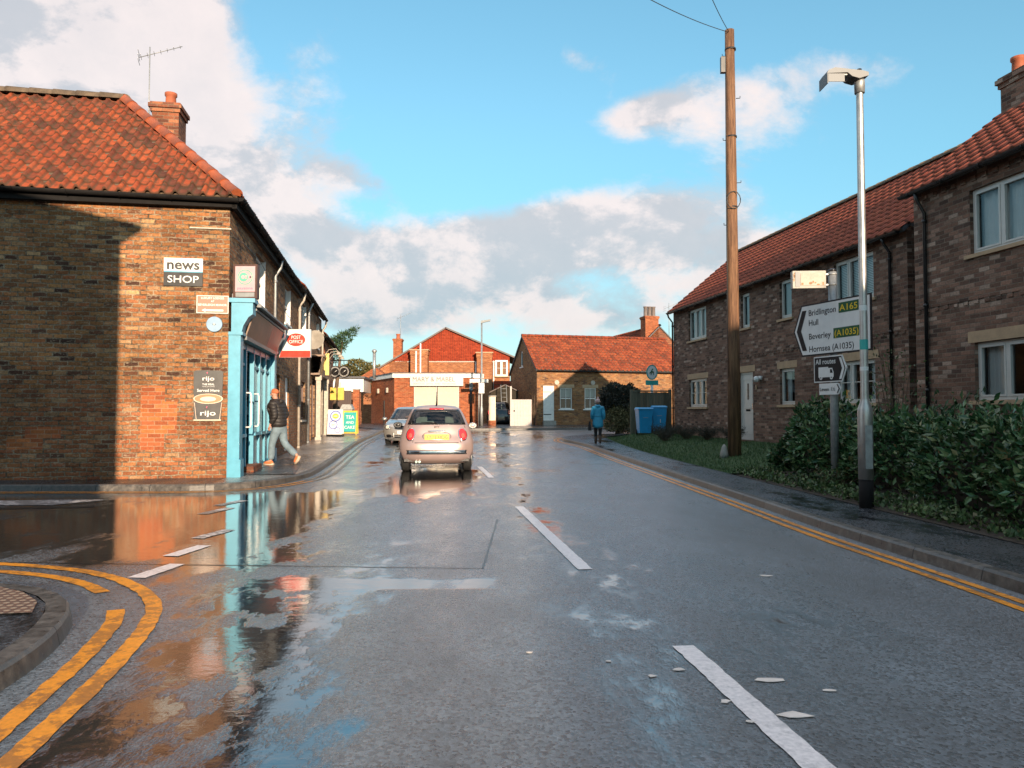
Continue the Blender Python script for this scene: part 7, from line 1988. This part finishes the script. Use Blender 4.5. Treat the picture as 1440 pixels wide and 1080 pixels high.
for (ba, be, sa, se, tilt, k) in BANKS:
    da = t.m('SUBTRACT', azn, R(ba)); de = t.m('SUBTRACT', eln, R(be)); c_, s_ = math.cos(R(tilt)), math.sin(R(tilt))
    u = t.m('MULTIPLY', t.m('ADD', t.m('MULTIPLY', da, c_), t.m('MULTIPLY', de, s_)), 1/R(sa))
    v = t.m('MULTIPLY', t.m('SUBTRACT', t.m('MULTIPLY', de, c_), t.m('MULTIPLY', da, s_)), 1/R(se))
    e = t.m('EXPONENT', t.m('MULTIPLY', t.m('ADD', t.m('MULTIPLY', u, u), t.m('MULTIPLY', v, v)), -1))
    e = t.m('MULTIPLY', e, k); tot = e if tot is None else t.m('ADD', tot, e)
front = t.m('MULTIPLY', t.step(y, -.1, .35), t.step(eln, R(44), R(33)))
def cl(vec):
    return t.noise(t.scale(vec, (1, 1, 1.6)), 4.6, 11, .63, dist=.2)
n0 = cl(d)
def dens(n): return t.m('ADD', t.m('SUBTRACT', n, .5), t.mixf(front, t.mixf(t.step(y, .1, -.5), .16, -.02), t.m('SUBTRACT', tot, .17)))
de0 = dens(n0)
cov = t.step(de0, -.05, .20)
# lit edges: compare with the density a little further up and towards the sun
off = t.node('ShaderNodeVectorMath', operation='ADD'); t.l.new(d, off.inputs[0]); off.inputs[1].default_value = (.035,-.0,.055)
n1 = cl(off.outputs[0])
lit = t.step(t.m('SUBTRACT', n0, n1), -.075, .055)
thick = t.step(de0, .10, .50)
f3 = t.noise(d, 16, 6, .65)
lit = t.m('ADD', t.m('MULTIPLY', lit, .8), t.m('MULTIPLY', t.m('SUBTRACT', f3, .4), .5), clamp=True)
low = t.step(eln, R(3), R(16))
grey = t.mix(low, (.185,.235,.27,1), (.265,.265,.28,1))
white = t.mix(low, (.42,.365,.35,1), (.46,.395,.375,1))
cloud_fill = t.m('ADD', 1.0, t.m('MULTIPLY', t.m('MAXIMUM', t.m('MULTIPLY', t.step(azn, R(-42), R(-75)), t.step(azn, R(-140), R(-110))), t.m('MAXIMUM', t.m('MULTIPLY', t.step(eln, R(36), R(55)), .6), t.m('MULTIPLY', t.step(azn, R(50), R(80)), .5))), 1.0))
grey = t.mix(1, grey, t.comb(cloud_fill, cloud_fill, cloud_fill), 'MULTIPLY'); white = t.mix(1, white, t.comb(cloud_fill, cloud_fill, cloud_fill), 'MULTIPLY')   # clouds out of view brightened to add fill light
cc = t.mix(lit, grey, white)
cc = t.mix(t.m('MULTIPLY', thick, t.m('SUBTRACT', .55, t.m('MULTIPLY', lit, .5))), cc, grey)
skb = t.mix(1, sky.outputs[0], (.088,.118,.112,1), 'MULTIPLY')
skb = t.mix(t.lin(t.step(eln, R(1), R(24)), 0, 1, .80, .22), skb, t.mix(t.step(eln, R(0), R(18)), (.235,.315,.345,1), (.065,.215,.315,1)))
hs = t.node('ShaderNodeHueSaturation'); hs.inputs['Saturation'].default_value = 1.0; hs.inputs['Value'].default_value = 1.0; t.l.new(skb, hs.inputs['Color'])
bg1 = t.node('ShaderNodeBackground'); t.l.new(hs.outputs[0], bg1.inputs[0]); bg1.inputs[1].default_value = 1.0
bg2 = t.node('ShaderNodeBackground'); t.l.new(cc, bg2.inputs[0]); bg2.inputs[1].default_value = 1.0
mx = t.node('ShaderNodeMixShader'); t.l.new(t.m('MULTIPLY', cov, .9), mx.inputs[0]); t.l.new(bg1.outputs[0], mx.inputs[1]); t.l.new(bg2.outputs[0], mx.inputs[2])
out = t.node('ShaderNodeOutputWorld'); t.l.new(mx.outputs[0], out.inputs[0])

cam = bpy.data.cameras.new('camera'); co = bpy.data.objects.new('camera', cam); COL.objects.link(co)
cam.sensor_width = 36; cam.lens = 27.0; cam.clip_start = .05; cam.clip_end = 3000
co.location = (0, 0, H); co.rotation_euler = (R(90)+PITCH, 0, 0); SC.camera = co
SC.view_settings.view_transform = 'Standard'; SC.view_settings.look = 'None'; SC.view_settings.exposure = 1.24; SC.view_settings.gamma = 1
SC.cycles.max_bounces = 8; SC.cycles.transparent_max_bounces = 12; SC.cycles.caustics_reflective = False; SC.cycles.caustics_refractive = False
